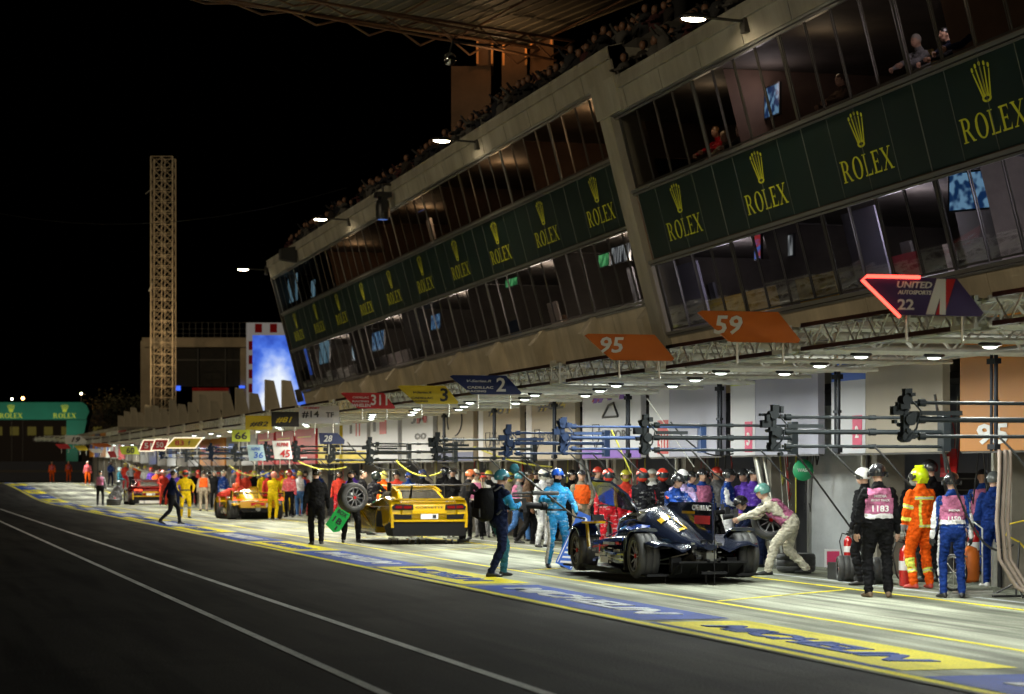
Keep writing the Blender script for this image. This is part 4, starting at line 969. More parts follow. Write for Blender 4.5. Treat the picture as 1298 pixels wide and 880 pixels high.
def helmet(root, b, kind, mat, visor=None):
    hc, R = b['hc'], b['Rh']
    M4 = Matrix.Translation(hc) @ R.to_4x4()
    m = MB().mat(mat)
    if kind == 'full':
        m.ell((0, -.004, .012), (.122, .145, .140), 20, 14, keep=lambda x, y, z: not (y > .45 and -.35 < z < .28))
        m.ell((0, -.004, .012), (.118, .141, .136), 20, 14, keep=lambda x, y, z: not (y > .45 and -.35 < z < .28))
    elif kind == 'open':
        m.ell((0, -.008, .018), (.113, .136, .128), 20, 14, keep=lambda x, y, z: z > (-.02 if y > .3 else -.5))
        m.ell((0, -.008, .018), (.109, .132, .124), 20, 14, keep=lambda x, y, z: z > (-.02 if y > .3 else -.5))
        m.box((0, .118, .045), (.14, .03, .012))
    elif kind == 'fire':
        m.ell((0, -.012, .022), (.128, .155, .135), 20, 14, keep=lambda x, y, z: z > (.0 if y > .3 else -.62))
        m.box((0, -.01, .158), (.03, .22, .025)); m.prism([(-.155, -.03), (-.10, -.10), (-.05, -.10), (-.10, .02)], 0, -.07, .07)
    elif kind == 'cap':
        m.ell((0, -.004, .03), (.086, .106, .092), 16, 10, keep=lambda x, y, z: z > -.05); m.prism([(.08, .045), (.175, .03), (.175, .024), (.08, .036)], 0, -.06, .06)
    elif kind == 'hair':
        m.ell((0, -.012, .018), (.084, .098, .104), 16, 12, keep=lambda x, y, z: z > .35 or (y < .25 and z > -.45))
    o = m.obj('hair' if kind == 'hair' else ('cap' if kind == 'cap' else 'helmet'), root, M4)
    if kind == 'fire':
        q = MB().mat(blackp); 
        for s in (-1, 1): q.box((s*.128, .02, .02), (.012, .09, .05)); q.box((s*.125, -.07, .0), (.012, .04, .05))
        q.obj('side_vent', o)
    if visor:
        q = MB().mat(visor); q.ell((0, .0, .008), (.126, .149, .143), 24, 16, keep=lambda x, y, z: y > .38 and -.36 < z < .30); q.obj('visor', o)
        q = MB().mat(blackp); q.ell((0, .0, .008), (.1225, .1455, .1405), 24, 16, keep=lambda x, y, z: y < .5 and -.12 < z < .06); q.obj('goggle_strap', o)
    return o
def vest(root, b, mat, z0=.1, z1=.5, off=.014, name='vest', fn=None, halfw=.15):
    sel = [i for i in range(len(b['f'])) if b['zone'][i] in ('torso', 'uarm') and z0 < b['tz'][i] < z1 and abs(b['tx'][i]) < halfw+ (.03 if b['tz'][i] < .38 else 0) ]
    vn = {}
    co = b['v']
    for i in sel:
        q = b['f'][i]; n = (V(co[q[1]])-V(co[q[0]])).cross(V(co[q[2]])-V(co[q[0]]))
        for k in q: vn[k] = vn.get(k, V((0, 0, 0)))+n
    ix = {k: j for j, k in enumerate(vn)}; m = MB().mat(mat)
    for s_ in (off, off-.006):
        m.add([V(co[k])+n.normalized()*s_ for k, n in vn.items()], [], True)
    nn = len(vn)
    for i in sel:
        if fn:
            r = fn(b, i)
            m.mat(r or mat)
        m.f.append([ix[k] for k in b['f'][i]]); m.mi.append(m.c); m.sm.append(True)
        m.f.append([ix[k]+nn for k in b['f'][i]][::-1]); m.mi.append(m.c); m.sm.append(True)
    return m.obj(name, root)
PCOUNT = 0
PB = []
def person(px, fy, yaw, pose, label, top='black', bot=None, shoe=bootb, glove=glb, hel=None, hcol=(.02, .02, .022), visor=None, X=None, s=1.0, group=None, bal=None, belt=None, vst=None, sleeve=None, fn=None,
           skin=skinm, vtext=None, vtag=None, bulk=None, z=None, vfn=None, pos=None):
    """px,fy = where the feet are seen; or X given: stands on that lane line at column px"""
    global PCOUNT; PCOUNT += 1
    if pos: x, y = pos
    elif X is not None: x, y = X, onX(px, X)
    else: x, y = G(px, fy)
    zc = y*ct+x*st; ppm = FPX/zc
    vox = .013 if ppm > 60 else (.019 if ppm > 42 else .027)
    b = body(pose, vox, bulk or 1.12, ppm > 42)
    z = gz(y) if z is None else z
    root = thing('person', label, 'person', (x, y, z), -math.radians(yaw), group); root.scale = (s, s, s)
    S = dict(top=CL[top], bot=CL[bot or top], shoe=shoe, glove=glove, skin=skin, bal=bal, belt=belt, sleeve=CL[sleeve] if sleeve else None, fn=fn)
    m = MB(); m.v = list(b['v']); m.f = [list(q) for q in b['f']]; m.sm = [True]*len(m.f)
    for i in range(len(m.f)): m.mat(mat_for(b, i, S)); m.mi.append(m.c)
    if b['extra'].v: m.mat(S['glove'] or S['skin']); m.add(b['extra'].v, b['extra'].f, True)
    if ppm > 42:
        m.mat(eyem)
        for sd in (-1, 1): m.ell(b['hc']+b['Rh'] @ V((sd*.032, .086, .012)), (.012, .010, .008), 8, 6, R=b['Rh'])
        m.mat(lipm); m.ell(b['hc']+b['Rh'] @ V((0, .090, -.058)), (.024, .008, .008), 8, 6, R=b['Rh'])
    m.obj('body', root)
    if hel: helmet(root, b, hel, hcol if isinstance(hcol, bpy.types.Material) else M('helmet_%02d%02d%02d' % tuple(int(q*99) for q in hcol), hcol, .25, coat=.4), visor)
    if vst:
        vo = vest(root, b, CL[vst], fn=vfn)
        if vtext:      # lettering on the back of the vest
            Rt, pel = b['Rt'], b['pel']
            for (tx_, zz, w, h) in vtext:
                q = MB(); o_ = pel+Rt @ V((0, -.163, zz)); put_text(q, tx_, face_mtx(o_, Rt @ V((1, 0, 0)), Rt @ V((0, 0, 1))), w, h, wht, .02); q.obj('lettering', vo)
    if ppm > 36 and pose in ('stand', 'front', 'chest', 'hips', 'pole', 'camera', 'reach', 'stroll') and z < 3:
        r_ = random.Random(PCOUNT*3); q = MB().mat(blackp); sd = r_.choice([-1, 1]); o_ = b['pel']+b['Rt'] @ V((sd*.165, -.06 if sd > 0 else .02, .10))
        q.box(o_, (.035, .07, .13)); q.tube(o_, o_+V((0, 0, .14)), .006, 5); q.obj('radio_pack', root)
        if hel and hel not in ('hair', 'cap'):
            q = MB().mat(blackp)
            for s_ in (-1, 1): q.tube(b['hc']+b['Rh'] @ V((s_*.112, -.005, -.01)), b['hc']+b['Rh'] @ V((s_*.140, -.005, -.01)), .036, 10)
            q.obj('ear_defender', root)
    PB.append((root, b)); return root, b
vis = M('visor_dark', (.02, .03, .035), .08, coat=.6)
balb = CL['black']; balw = CL['white']
hv = CL['hivis']; refl = M('reflective_band', (.55, .55, .5), .35)
def fireman(b, i, z, t, tz):
    if z == 'torso':
        if .36 < tz < .41 or -.045 < tz < .0: return hv if not (.375 < tz < .395 or -.032 < tz < -.013) else refl
        if b['ty'][i] < 0 and .045 < abs(b['tx'][i]+.02) < .085 and 0 < tz < .36 and b['tx'][i] < 0: return hv
    if z == 'uarm' and .62 < t < .84: return hv if not .70 < t < .76 else refl
    if z == 'farm' and .28 < t < .5: return hv
    if z == 'farm' and t > .72: return CL['grey']
    if z == 'shin' and .52 < t < .68: return hv if not .58 < t < .62 else refl
    if z in ('shin',) and t < .5 and b['side'][i] < 0 and abs(b['tx'][i]+.16) < .05: return hv
def vestband(b, i): 
    if .10 < b['tz'][i] < .165: return wht
def stripes(colname, zones=('uarm', 'farm', 'thigh', 'shin')):
    cm = CL[colname]
    def f(b, i, z, t, tz):
        if z in zones:
            lim = .235 if z in ('uarm', 'farm') else .185
            if abs(b['tx'][i]) > lim: return cm
    return f
# ---- right-hand group
person(1113, 757, 12, 'stand', 'photographer in black with a pink vest numbered 1183 and black helmet, seen from behind', 'black', glove=None, shoe=bootn, hel='open', vst='pink', vfn=vestband, bulk=1.25, s=1.03,
       vtext=[('MEDIA', .40, .17, .035), ('FRONT TRACK', .345, .25, .03), ('1183', .235, .22, .085), ('. . . . .', .135, .2, .02)])
person(1096, 742, -35, 'stand', 'person in black with a white bicycle style helmet behind the 1183 vest', 'black', hel='open', hcol=(.75, .75, .75), bulk=1.15)
person(1167, 746, -8, 'stand', 'marshal in orange fire suit with yellow helmet, back to the camera', 'orange', shoe=bootr, glove=glg, hel='fire', hcol=(.62, .80, .01), fn=fireman, bulk=1.28, s=1.0)
person(1180, 738, -20, 'stand', 'tall man with a black helmet right behind the orange marshal', 'black', hel='open', s=1.07)
person(1207, 758, 14, 'stand', 'photographer in blue and white suit with pink vest, hands down, near the right edge', 'bluerace', 'blue', hel='open', vst='pink', vfn=vestband, fn=stripes('white'), glove=glb, s=.96, vtext=[('1150', .18, .18, .07), ('MEDIA', .3, .16, .03)])
person(1260, 744, 15, 'stand', 'person in deep blue overalls behind the hanging hose bundle', 'blue', hel='open', hcol=(.10, .11, .11), shoe=bootw, bulk=1.25, s=.97)
person(1246, 738, 20, 'stand', 'person with black cap and pink vest between the blue overalls and the wall', 'bluerace', 'blue', hel='cap', vst='pink', glove=None)
person(1282, 743, -30, 'hips', 'second person in deep blue overalls, half out of the hose bundle', 'blue', hel='hair', hcol=(.06, .04, .03), glove=None, s=.95)
person(994, 729, 292, 'bend', 'photographer in cream overalls and pink vest bending forward, green helmet', 'cream', hel='open', hcol=(.10, .25, .22), vst='pink', glove=None, bulk=1.25, s=1.02)
person(966, 719, 275, 'stoop', 'camera operator in navy bending low behind the rear tyre of the black racer', 'navy', hel='open', glove=None, bulk=1.15)
person(944, 712, 240, 'front', 'person in purple and navy with black helmet beside the black racer', 'purple', 'navy', hel='open', visor=None)
person(922, 712, 120, 'front', 'mechanic in blue and white race suit with black helmet, side on', 'bluerace', 'white', hel='open', fn=stripes('white'))
person(890, 708, 175, 'stand', 'crew member in a pink bib over a blue suit with black helmet', 'bluerace', 'blue', hel='open', vst='pink')
person(863, 716, 190, 'reach', 'driver with a white helmet at the car door', 'lilac', 'bluerace', hel='full', hcol=(.7, .7, .72), visor=vis, s=1.02)
person(852, 722, 165, 'reach', 'crew member in orange and blue suit with black open helmet at the car door', 'bluerace', 'bluerace', hel='open', fn=stripes('orangev'), s=.98)
person(839, 706, 170, 'stand', 'crew member in dark suit with red helmet, rightmost of the red helmets', 'blackrace', hel='full', hcol=(.62, .04, .02), visor=vis)
person(814, 709, 178, 'chest', 'crew member in dark suit with red helmet, between two other red helmets', 'blackrace', hel='full', hcol=(.62, .04, .02), visor=vis, fn=stripes('red', ('uarm', 'farm')))
person(771, 706, 176, 'chest', 'crew member in a red race suit with red helmet and goggles', 'red', hel='full', hcol=(.65, .05, .03), visor=vis, belt=blackp)
person(737, 700, 185, 'front', 'man with hat and orange vest over a tan shirt in the garage mouth', 'khaki', hel='cap', vst='orangev', glove=None)
r706, b706 = person(706, 720, 172, 'pole', 'man in sky blue race suit and blue helmet holding the lollipop board', 'sky', hel='open', hcol=(.02, .10, .55), bal=balb, belt=blackp, fn=stripes('white', ('thigh', 'shin')))
person(688, 694, 150, 'stand', 'person with white helmet behind the sky blue suit', 'white', 'white', hel='full', hcol=(.6, .58, .5), visor=vis)
r630, b630 = person(631, 731, 75, 'camera', 'camera operator with teal helmet in navy and light blue, standing on the painted band', 'navy', 'navy', hel='open', hcol=(.05, .22, .30), glove=None, bulk=1.15,
       fn=lambda b, i, z, t, tz: CL['sky'] if z in ('uarm', 'farm') and t > .25 else (CL['teal'] if z in ('thigh', 'shin') and b['side'][i] < 0 else None))
person(655, 687, 95, 'walk', 'person in pink vest and jeans hurrying right behind the camera operator', 'grey', 'denim', hel='open', hcol=(.04, .2, .26), vst='pink', glove=None)
person(668, 690, 110, 'stroll', 'person in dark clothes just right of the pink vest and jeans', 'brown', 'black', hel='hair', hcol=(.02, .015, .01), glove=None, skin=skind)
person(680, 684, 200, 'stand', 'person in dark overalls in the garage mouth left of the white helmet', 'black', hel='cap')
person(588, 687, 70, 'reach', 'mechanic in black suit with orange patterned helmet at the right of the yellow car', 'black', hel='open', hcol=(.6, .16, .06), bulk=1.08, s=1.03)
person(603, 684, 200, 'front', 'person in white and pink facing the mechanic with the orange helmet', 'cream', 'black', hel='full', hcol=(.65, .6, .5), vst='pink')
person(564, 672, 190, 'stand', 'dark dressed crew member behind the right side of the yellow car', 'blackrace', hel='full', hcol=(.02, .02, .04), visor=vis, s=1.05)
person(554, 668, 180, 'front', 'man in orange vest behind the yellow car rear window', 'orangev', 'black', hel='cap', glove=None, s=.98)
person(486, 672, 15, 'reach', 'marshal in orange jacket and yellow helmet over the left door of the yellow car', 'orange', hel='fire', hcol=(.8, .75, .2), fn=fireman, bulk=1.2, glove=None)
person(470, 678, 60, 'reach', 'crew member in black and green leaning into the yellow car', 'blackrace', hel='full', hcol=(.02, .03, .03), visor=vis, fn=stripes('green'))
person(459, 676, 120, 'stand', 'dark dressed crew member with long hair behind the carried wheel', 'black', hel='hair', hcol=(.02, .015, .01), glove=None)
r445, b445 = person(445, 688, 180, 'carry', 'crew member in black suit carrying a big wheel in front of the body', 'black', hel=None, bal=balb, fn=lambda b, i, z, t, tz: CL['yellow'] if z in ('shin', 'thigh') and abs(b['tx'][i]) < .075 and b['side'][i] > 0 else None, bulk=1.2)
person(401, 691, 5, 'stroll', 'crew member in black race suit walking away along the painted band', 'black', hel='hair', hcol=(.015, .012, .01), bulk=1.2, s=1.02)
# ---- middle group, round the yellow prototype
person(217, 665, 80, 'walk', 'man in dark top and trousers striding over the painted band', 'navy', 'black', hel='hair', hcol=(.05, .035, .02), glove=None, s=1.03)
person(235, 657, 178, 'hips', 'crew member in yellow suit with red helmet and knee pads', 'yellow', glove=glr, hel='full', hcol=(.65, .06, .03), visor=vis, belt=blackp, fn=lambda b, i, z, t, tz: CL['grey'] if z == 'shin' and t < .35 else None, bulk=1.2)
person(346, 659, 20, 'reach', 'crew member in yellow suit with pink helmet standing right behind the low yellow racer', 'yellow', glove=glr, shoe=bootw, hel='full', hcol=(.7, .25, .2), bulk=1.2)
person(287, 656, 70, 'stoop', 'mechanic in orange red suit bending at the left rear wheel of the low yellow racer', 'redp', hel='full', hcol=(.75, .12, .04), bulk=1.2)
person(283, 650, 150, 'stand', 'person with a white helmet and blue and white top behind the bending mechanic', 'bluerace', 'white', hel='open', hcol=(.7, .65, .5), glove=None)
person(302, 648, 90, 'stand', 'red suited crew member left of the low yellow racer', 'redp', hel='full', hcol=(.6, .05, .03))
person(318, 645, 180, 'front', 'red suited crew member behind the low yellow racer cockpit', 'redp', hel='full', hcol=(.7, .1, .05), vst='orangev')
person(328, 646, 200, 'stand', 'person in orange red overalls by the yellow racer, second from the white board', 'redp', hel='cap')
person(357, 649, 170, 'front', 'crew member in orange suit right of the low yellow racer', 'orangev', 'redp', hel='full', hcol=(.7, .1, .04))
person(367, 656, 210, 'stand', 'crew member in red suit with checked knee at the right rear of the yellow racer', 'redw', 'black', hel='full', hcol=(.45, .05, .05))
person(380, 655, 10, 'stroll', 'man in white shirt and blue trousers seen from behind with yellow helmet', 'white', 'denim', hel='open', hcol=(.55, .5, .1), glove=None, shoe=bootw, sleeve='bluerace')
person(393, 650, 5, 'stand', 'man in orange vest and pale trousers with navy cap, seen from behind', 'cream', 'beige', hel='cap', vst='orangev', glove=None, hcol=(.02, .04, .12))
person(412, 652, 190, 'stand', 'crew member in red and blue suit with a pale blue helmet', 'redw', 'bluerace', hel='full', hcol=(.4, .55, .7), fn=stripes('bluerace'))
person(421, 650, 175, 'stand', 'person in orange vest between the pale blue and yellow helmets', 'orangev', 'navy', hel='full', hcol=(.05, .06, .1))
person(437, 652, 195, 'stand', 'crew member in red with a yellow helmet left of the carried wheel', 'redp', hel='fire', hcol=(.75, .7, .02))
person(258, 648, 5, 'stand', 'marshal in orange vest and beige trousers seen from behind', 'beige', hel='hair', hcol=(.03, .02, .015), vst='orangev', glove=None)
person(272, 646, 185, 'stand', 'person in dark clothing with a pale hat left of the white helmet', 'black', hel='cap', hcol=(.4, .4, .38))
person(245, 642, 190, 'stand', 'person in dark clothes with a green cap between the yellow suit and the marshal', 'black', hel='cap', hcol=(.2, .5, .1))
person(222, 645, 180, 'stand', 'person in a purple jacket behind the striding man', 'purple', 'navy', hel='full', hcol=(.2, .3, .5))
person(207, 641, 170, 'front', 'crew member in orange red suit beside the red rear lights', 'redp', hel='full', hcol=(.7, .2, .15))
person(198, 637, 160, 'stand', 'person in white and orange behind the red car', 'orangev', 'white', hel='hair', hcol=(.05, .03, .02), glove=None)
person(151, 634, 120, 'front', 'crew member in grey green suit by the left of the red car', 'teal', 'grey', hel='full', hcol=(.3, .4, .4))
person(146, 638, 60, 'crouch', 'crouching mechanic with a wheel gun at the left of the red car', 'grey', hel='full', hcol=(.1, .12, .12))
person(127, 641, 10, 'stand', 'photographer in pink vest and black trousers at the far left', 'grey', 'black', hel='cap', vst='pink', glove=None)
def far(px, fy, ppm, yaw, lab, top, bot, **k):
    zc = FPX/ppm; x, y = cw((px-649)/ppm, zc); zz = CAMH-(fy-HY)/ppm
    return person(0, 0, yaw, k.pop('pose', 'stand'), lab, top, bot, pos=(x, y), z=zz, **k)
far(66, 612, 15.5, 190, 'marshal in orange with a white band, leftmost of three at the end of the lane', 'orangev', 'orange', shoe=bootw, vst='redw')
far(87, 611, 15.2, 170, 'marshal in orange with white band in front of the green bridge leg', 'orangev', 'orange', shoe=bootw, vst='redw')
far(111, 615, 17.5, 180, 'marshal in red and white top, rightmost of three at the end of the lane', 'redw', 'orange', shoe=bootw, hel='hair', hcol=(.1, .1, .1))
far(8, 611, 8.5, 180, 'tiny far figure in white at the left edge', 'white', 'grey')
far(15, 611, 8.5, 160, 'tiny far figure in pink and white, right of the white one at the left edge', 'redw', 'redw')
# ---- crew along the garage mouths, further back
rc = random.Random(11)
KINDS = [('redp', 'red', 'orange red'), ('black', 'black', 'black'), ('orangev', 'black', 'orange top'), ('bluerace', 'navy', 'blue'), ('white', 'grey', 'white'), ('purple', 'black', 'purple'), ('grey', 'black', 'grey'), ('yellow', 'yellow', 'yellow'), ('green', 'black', 'green'), ('khaki', 'brown', 'khaki')]
def crew(px, X, i, where):
    tp, bt, nm = KINDS[i]
    hc_ = rc.choice([(.02, .02, .02), (.6, .05, .03), (.6, .6, .55), (.05, .1, .4), (.55, .5, .05)])
    hn = {.02: 'black', .05: 'blue', .55: 'yellow'}.get(hc_[0], 'white' if hc_[1] > .3 else 'red')
    pose = rc.choice(['stand', 'front', 'hips', 'chest'])
    person(px, 0, rc.uniform(140, 230), pose, '%s clothing, %s helmet, %s' % (nm, hn, where), tp, bt, X=X, hel=rc.choice(['full', 'open']), hcol=hc_, s=rc.uniform(.95, 1.03))
for px, X, i, w in ((660, 15.3, 1, 'in shade behind the pink vest and jeans'), (646, 15.6, 9, 'in the garage mouth behind the teal helmet'), (700, 15.8, 6, 'deep in the garage behind the sky blue suit'), (752, 16.6, 1, 'inside the garage right of the orange vest'), (782, 16.4, 8, 'inside the garage right of the red suit'),
                    (620, 15.4, 1, 'in the gap left of the teal helmet'), (612, 15.0, 4, 'close behind the orange patterned helmet'), (574, 15.6, 1, 'in the garage right of the yellow car roof'), (448, 15.2, 5, 'behind the head of the wheel carrier'),
                    (430, 15.0, 0, 'left of the yellow fire helmet'), (404, 15.2, 3, 'hidden behind the walking black suit'), (386, 15.4, 0, 'behind the man in the white shirt'), (372, 15.1, 2, 'right of the red suit with the checked knee'), (349, 15.3, 0, 'behind the yellow suit with pink helmet'),
                    (339, 15.0, 0, 'behind the right side of the low yellow racer'), (333, 15.6, 7, 'far back over the low yellow racer'), (311, 15.4, 0, 'over the left rear of the low yellow racer'), (296, 15.3, 6, 'between the white helmet and the racer'), (265, 15.4, 1, 'right of the marshal in orange vest'),
                    (251, 15.5, 0, 'left of the marshal in orange vest'), (240, 15.2, 8, 'behind the shoulder of the yellow suit'), (229, 15.3, 1, 'between the striding man and the yellow suit'), (215, 15.4, 5, 'behind the striding man'), (203, 15.3, 0, 'at the right rear light of the red car'),
                    (192, 15.2, 5, 'over the right of the red car'), (184, 15.3, 4, 'over the middle of the red car'), (176, 15.2, 0, 'over the left of the red car'), (167, 15.3, 6, 'left behind the red car'), (159, 15.1, 0, 'at the left front of the red car'), (140, 15.2, 3, 'beyond the crouching mechanic'),
                    (905, 16.2, 1, 'in shade between the pink bib and the side-on mechanic'), (724, 16.0, 1, 'between the sky blue suit and the orange vest'), (757, 15.6, 6, 'right of the man with hat and orange vest'), (793, 15.4, 0, 'between the red race suit and the dark suits'), (827, 15.9, 4, 'between the two rightmost red helmets'), (876, 15.5, 3, 'between the driver and the pink bib'), (955, 15.6, 5, 'behind the cream photographer'), (908, 15.9, 6, 'close behind the side-on mechanic'), (536, 15.2, 1, 'over the roof middle of the yellow sports car'), (518, 15.4, 3, 'over the roof left of the yellow sports car'), (503, 15.3, 0, 'right of the marshal with the yellow helmet'), (364, 15.7, 7, 'left of the white shirted man'), (322, 15.8, 1, 'deep behind the racer cockpit'), (277, 15.6, 3, 'left of the bending mechanic, deep in the garage'), (171, 15.6, 2, 'over the left tail light of the red car'), (1160, 16.3, 1, 'in the garage behind the orange marshal')):
    crew(px, X, i, w)
# onlookers at the open upper windows of the near wing
def onlooker(px, py, u, lab, top, hcol, yaw=255, s=1.0, d=-.05):
    X = ct*(AR-.27*u)+.78; Y = onX(px, X); zc = FPX*X/(ct*(px+140)); zh = CAMH+(HY-py)*zc/FPX
    person(0, 0, yaw, 'reach', lab, top, 'black', hel='hair', hcol=hcol, glove=None, pos=(X, Y), z=zh-1.62*s, s=s)
onlooker(916, 166, 7.2, 'onlooker in red at an open upper window, leftmost', 'red', (.2, .1, .04))
onlooker(925, 172, 7.2, 'onlooker with tan jacket leaning on the window ledge', 'khaki', (.35, .25, .15), 240)
onlooker(943, 166, 7.2, 'grey haired onlooker hand to chin at the upper window', 'grey', (.4, .38, .35), 230)
onlooker(950, 158, 7.3, 'bald onlooker furthest right of the window group', 'black', (.3, .2, .15), 270)
onlooker(1075, 100, 7.4, 'lone onlooker by the mullion upstairs in the near wing', 'brown', (.1, .06, .04))
onlooker(1172, 50, 7.4, 'grey haired onlooker near the top right windows', 'grey', (.35, .33, .3))
onlooker(1208, 42, 7.4, 'dark haired onlooker leaning out at the top right', 'black', (.01, .01, .01))
onlooker(1228, 28, 7.4, 'onlooker lit blue by a screen at the top right', 'navy', (.02, .02, .02))
onlooker(872, 400, 3.5, 'person with dark hair at the lowest window beside the orange 59 board', 'black', (.02, .02, .02))
onlooker(524-14, 999, 4, 'x', 'black', (.02, .02, .02)) if False else None
# the dark crowd on the roof terrace
def crowd():
    mb = MB(); r = random.Random(5)
    ms = [M('crowd_%d' % i, q, .9) for i, q in enumerate(((.005, .005, .006), (.012, .008, .006), (.006, .007, .014), (.02, .02, .022), (.02, .016, .012), (.006, .006, .007), (.045, .01, .01), (.07, .065, .06)))]
    def fig(p, s):
        mb.mat(ms[r.randrange(len(ms))] if r.random() > .12 else ms[7])
        w = .2*s; mb.loft([[p+V((rx*math.cos(t), ry*math.sin(t), z)) for t in [2*PI*k/8 for k in range(8)]] for z, rx, ry in ((0, .16, .13), (.5, .17, .13), (.78, .2, .12), (.88, .14, .1), (.93, .05, .05))])
        for sd in (-1, 1):
            hz = r.choice([.35, .4, .75, .7, .72, 1.1]); mb.tube(p+V((0, sd*.19, .8)), p+V((-.15, sd*.26, (hz+.8)/2)), .05, 6, .045); mb.tube(p+V((-.15, sd*.26, (hz+.8)/2)), p+V((-.3, sd*.16, hz)), .042, 6, .03)
        mb.mat(skind); mb.ell(p+V((-.02, 0, 1.04)), (.09, .075, .11), 8, 6)
        mb.mat(ms[r.choice([0, 1, 2, 5])]); mb.ell(p+V((.01, 0, 1.07)), (.095, .085, .10), 8, 6, keep=lambda x, y, z: x > -.2 or z > .4)
    for row in range(4):
        y = 55+row*.3
        while y < 103:
            if r.random() < (.8 if y < 85 else .6):
                p = BP(AL, 10.58, y); p.x += .5+row*.75; p.z += -.3+row*.42+r.uniform(-.15, .12)
                if y > 88 and row > 1: pass
                else: fig(p, 1)
            y += r.uniform(.45, .8)
    for row in range(3):
        y = 30
        while y < 53:
            if r.random() < .8: p = BP(AR, 9.55, y); p.x += .6+row*.8; p.z += -.3+row*.45+r.uniform(-.1, .1); fig(p, 1)
            y += r.uniform(.5, .9)
    o = mb.obj('crowd'); tag(o, 'dark crowd of spectators packed on the roof terrace behind the parapet', 'crowd', kind='stuff')
crowd()
mb = MB().mat(M('terrace_dark', (.05, .045, .04), .9))
for row in range(4):
    for A_, u_, y0, y1, iv in ((AL, 10.58, 53.8, 104, 0), (AR, 9.55, 16, 53, 0)):
        a = BP(A_, u_, y0); b = BP(A_, u_, y1)
        x = a.x+.15+row*.78
        mb.loft([[V((x, y0, a.z-.3)), V((x+.76, y0, a.z-.3)), V((x+.76, y0, a.z+row*.43-.02)), V((x, y0, a.z+row*.43-.02))], [V((x, y1, b.z-.3)), V((x+.76, y1, b.z-.3)), V((x+.76, y1, b.z+row*.43-.02)), V((x, y1, b.z+row*.43-.02))]], smooth=False)
o = mb.obj('roof_terrace'); tag(o, 'dark stepped spectator terrace on the pit building roof', 'terrace')
# ================================================================ CARS
rub = M('tyre_rubber', (.035, .035, .035), .62, var=.3, vscale=8, bump=.2, bscale=40); rimm = M('rim_dark', (.10, .10, .105), .3, .7)
carbon = M('carbon_black', (.010, .014, .030), .2, coat=1); matb = M('matt_black', (.006, .006, .007), .6, spec=.2); cyel = M('paint_yellow', (.58, .36, .004), .22, coat=1, var=.05); cred = M('paint_red', (.45, .012, .012), .22, coat=1)
cblue = M('paint_blue', (.01, .06, .40), .25, coat=1); glassd = M('car_glass', (.05, .048, .04), .08, coat=1, var=.5, vscale=4); tail = emit('tail_lamp', (1, .06, .02), 5); taild = M('lens_dark_red', (.16, .005, .005), .1, coat=1); metal = M('gearbox_metal', (.22, .22, .2), .35, .8)  # car_glass base is lifted to stand in for reflected light
hubr = M('hub_red', (.6, .02, .02), .35); gmark = M('mark_grey', (.3, .3, .3), .5)
spk = M('spoke_grey', (.22, .22, .23), .35, .2)
def wheel_mb(r=.355, w=.34):
    t = MB().mat(rub); h = w/2
    t.lathe([(r*.66, -h*.9), (r*.72, -h), (r*.90, -h*.98), (r*.975, -h*.82), (r, -h*.6), (r, -h*.35), (r-.006, -h*.33), (r-.006, -h*.29), (r, -h*.27), (r, 0), (r, h*.27), (r-.006, h*.29), (r-.006, h*.33), (r, h*.35), (r, h*.6), (r*.975, h*.82), (r*.90, h*.98), (r*.72, h), (r*.66, h*.9)], (0, 0, 0), 0, 36)
    m = MB().mat(rimm); m.lathe([(r*.60, -h*.85), (r*.67, -h*.93), (r*.67, h*.93), (r*.60, h*.85)], (0, 0, 0), 0, 28)
    m.mat(gmark); m.lathe([(r*.655, -h*.90), (r*.685, -h*.95), (r*.685, -h*.90)], (0, 0, 0), 0, 28); m.lathe([(r*.655, h*.90), (r*.685, h*.95), (r*.685, h*.90)], (0, 0, 0), 0, 28); m.mat(rimm)
    m.lathe([(.02, -h*.2), (r*.62, -h*.15), (r*.62, h*.15), (.02, h*.2)], (0, 0, 0), 0, 24)
    for sd in (-1, 1):
        m.mat(spk)
        for k in range(10):
            a = 2*PI*k/10; m.tube((sd*h*.7, .05*math.cos(a), .05*math.sin(a)), (sd*h*.78, r*.63*math.cos(a+.1), r*.63*math.sin(a+.1)), .018, 5, .011)
        m.mat(gmark if sd > 0 else hubr); m.tube((sd*h*.55, 0, 0), (sd*h*.85, 0, 0), .035, 12); m.mat(rimm)
    return t, m
_wt, _wr = wheel_mb(); tyre_me, rim_me = _wt.mesh('tyre'), _wr.mesh('rim')
def wheel(parent, x, y, z, steer=0, s=1, camber=0):
    w = link('wheel', None, parent, T(x, y, z) @ RZ(steer) @ Matrix.Diagonal((s, s, s, 1))); w.empty_display_size = .1
    link('tyre', tyre_me, w); link('rim', rim_me, w); return w
def sring(y, hw, zb, zt, e=2.6, n=22, x=0):
    out = []
    for k in range(n):
        a = 2*PI*k/n; cx = math.copysign(abs(math.cos(a))**(2/e), math.cos(a)); cz = math.copysign(abs(math.sin(a))**(2/e), math.sin(a))
        out.append((x+hw*cx, y, (zb+zt)/2+(zt-zb)/2*cz))
    return out
def arch(mb, x0, x1, yc, zc, r, a0, a1, th, n=14, drop=0):
    """fender skin: arc in the y-z plane swept across x, rounded at both edges"""
    rings = []
    for i in range(n+1):
        a = a0+(a1-a0)*i/n; rr = r+drop*(i/n)
        cy, cz = math.cos(a), math.sin(a); xm = (x0+x1)/2; hw = (x1-x0)/2
        ring = []
        for (fx, fr) in ((-1, -.06), (-.98, .35), (-.8, .85), (-.4, 1), (.4, 1), (.8, .85), (.98, .35), (1, -.06), (.9, -.06), (0, -.0), (-.9, -.06)):
            R_ = rr+th*fr; ring.append((xm+hw*fx, yc+R_*cy, zc+R_*sinz(a, cz)))
        rings.append(ring)
    mb.loft(rings)
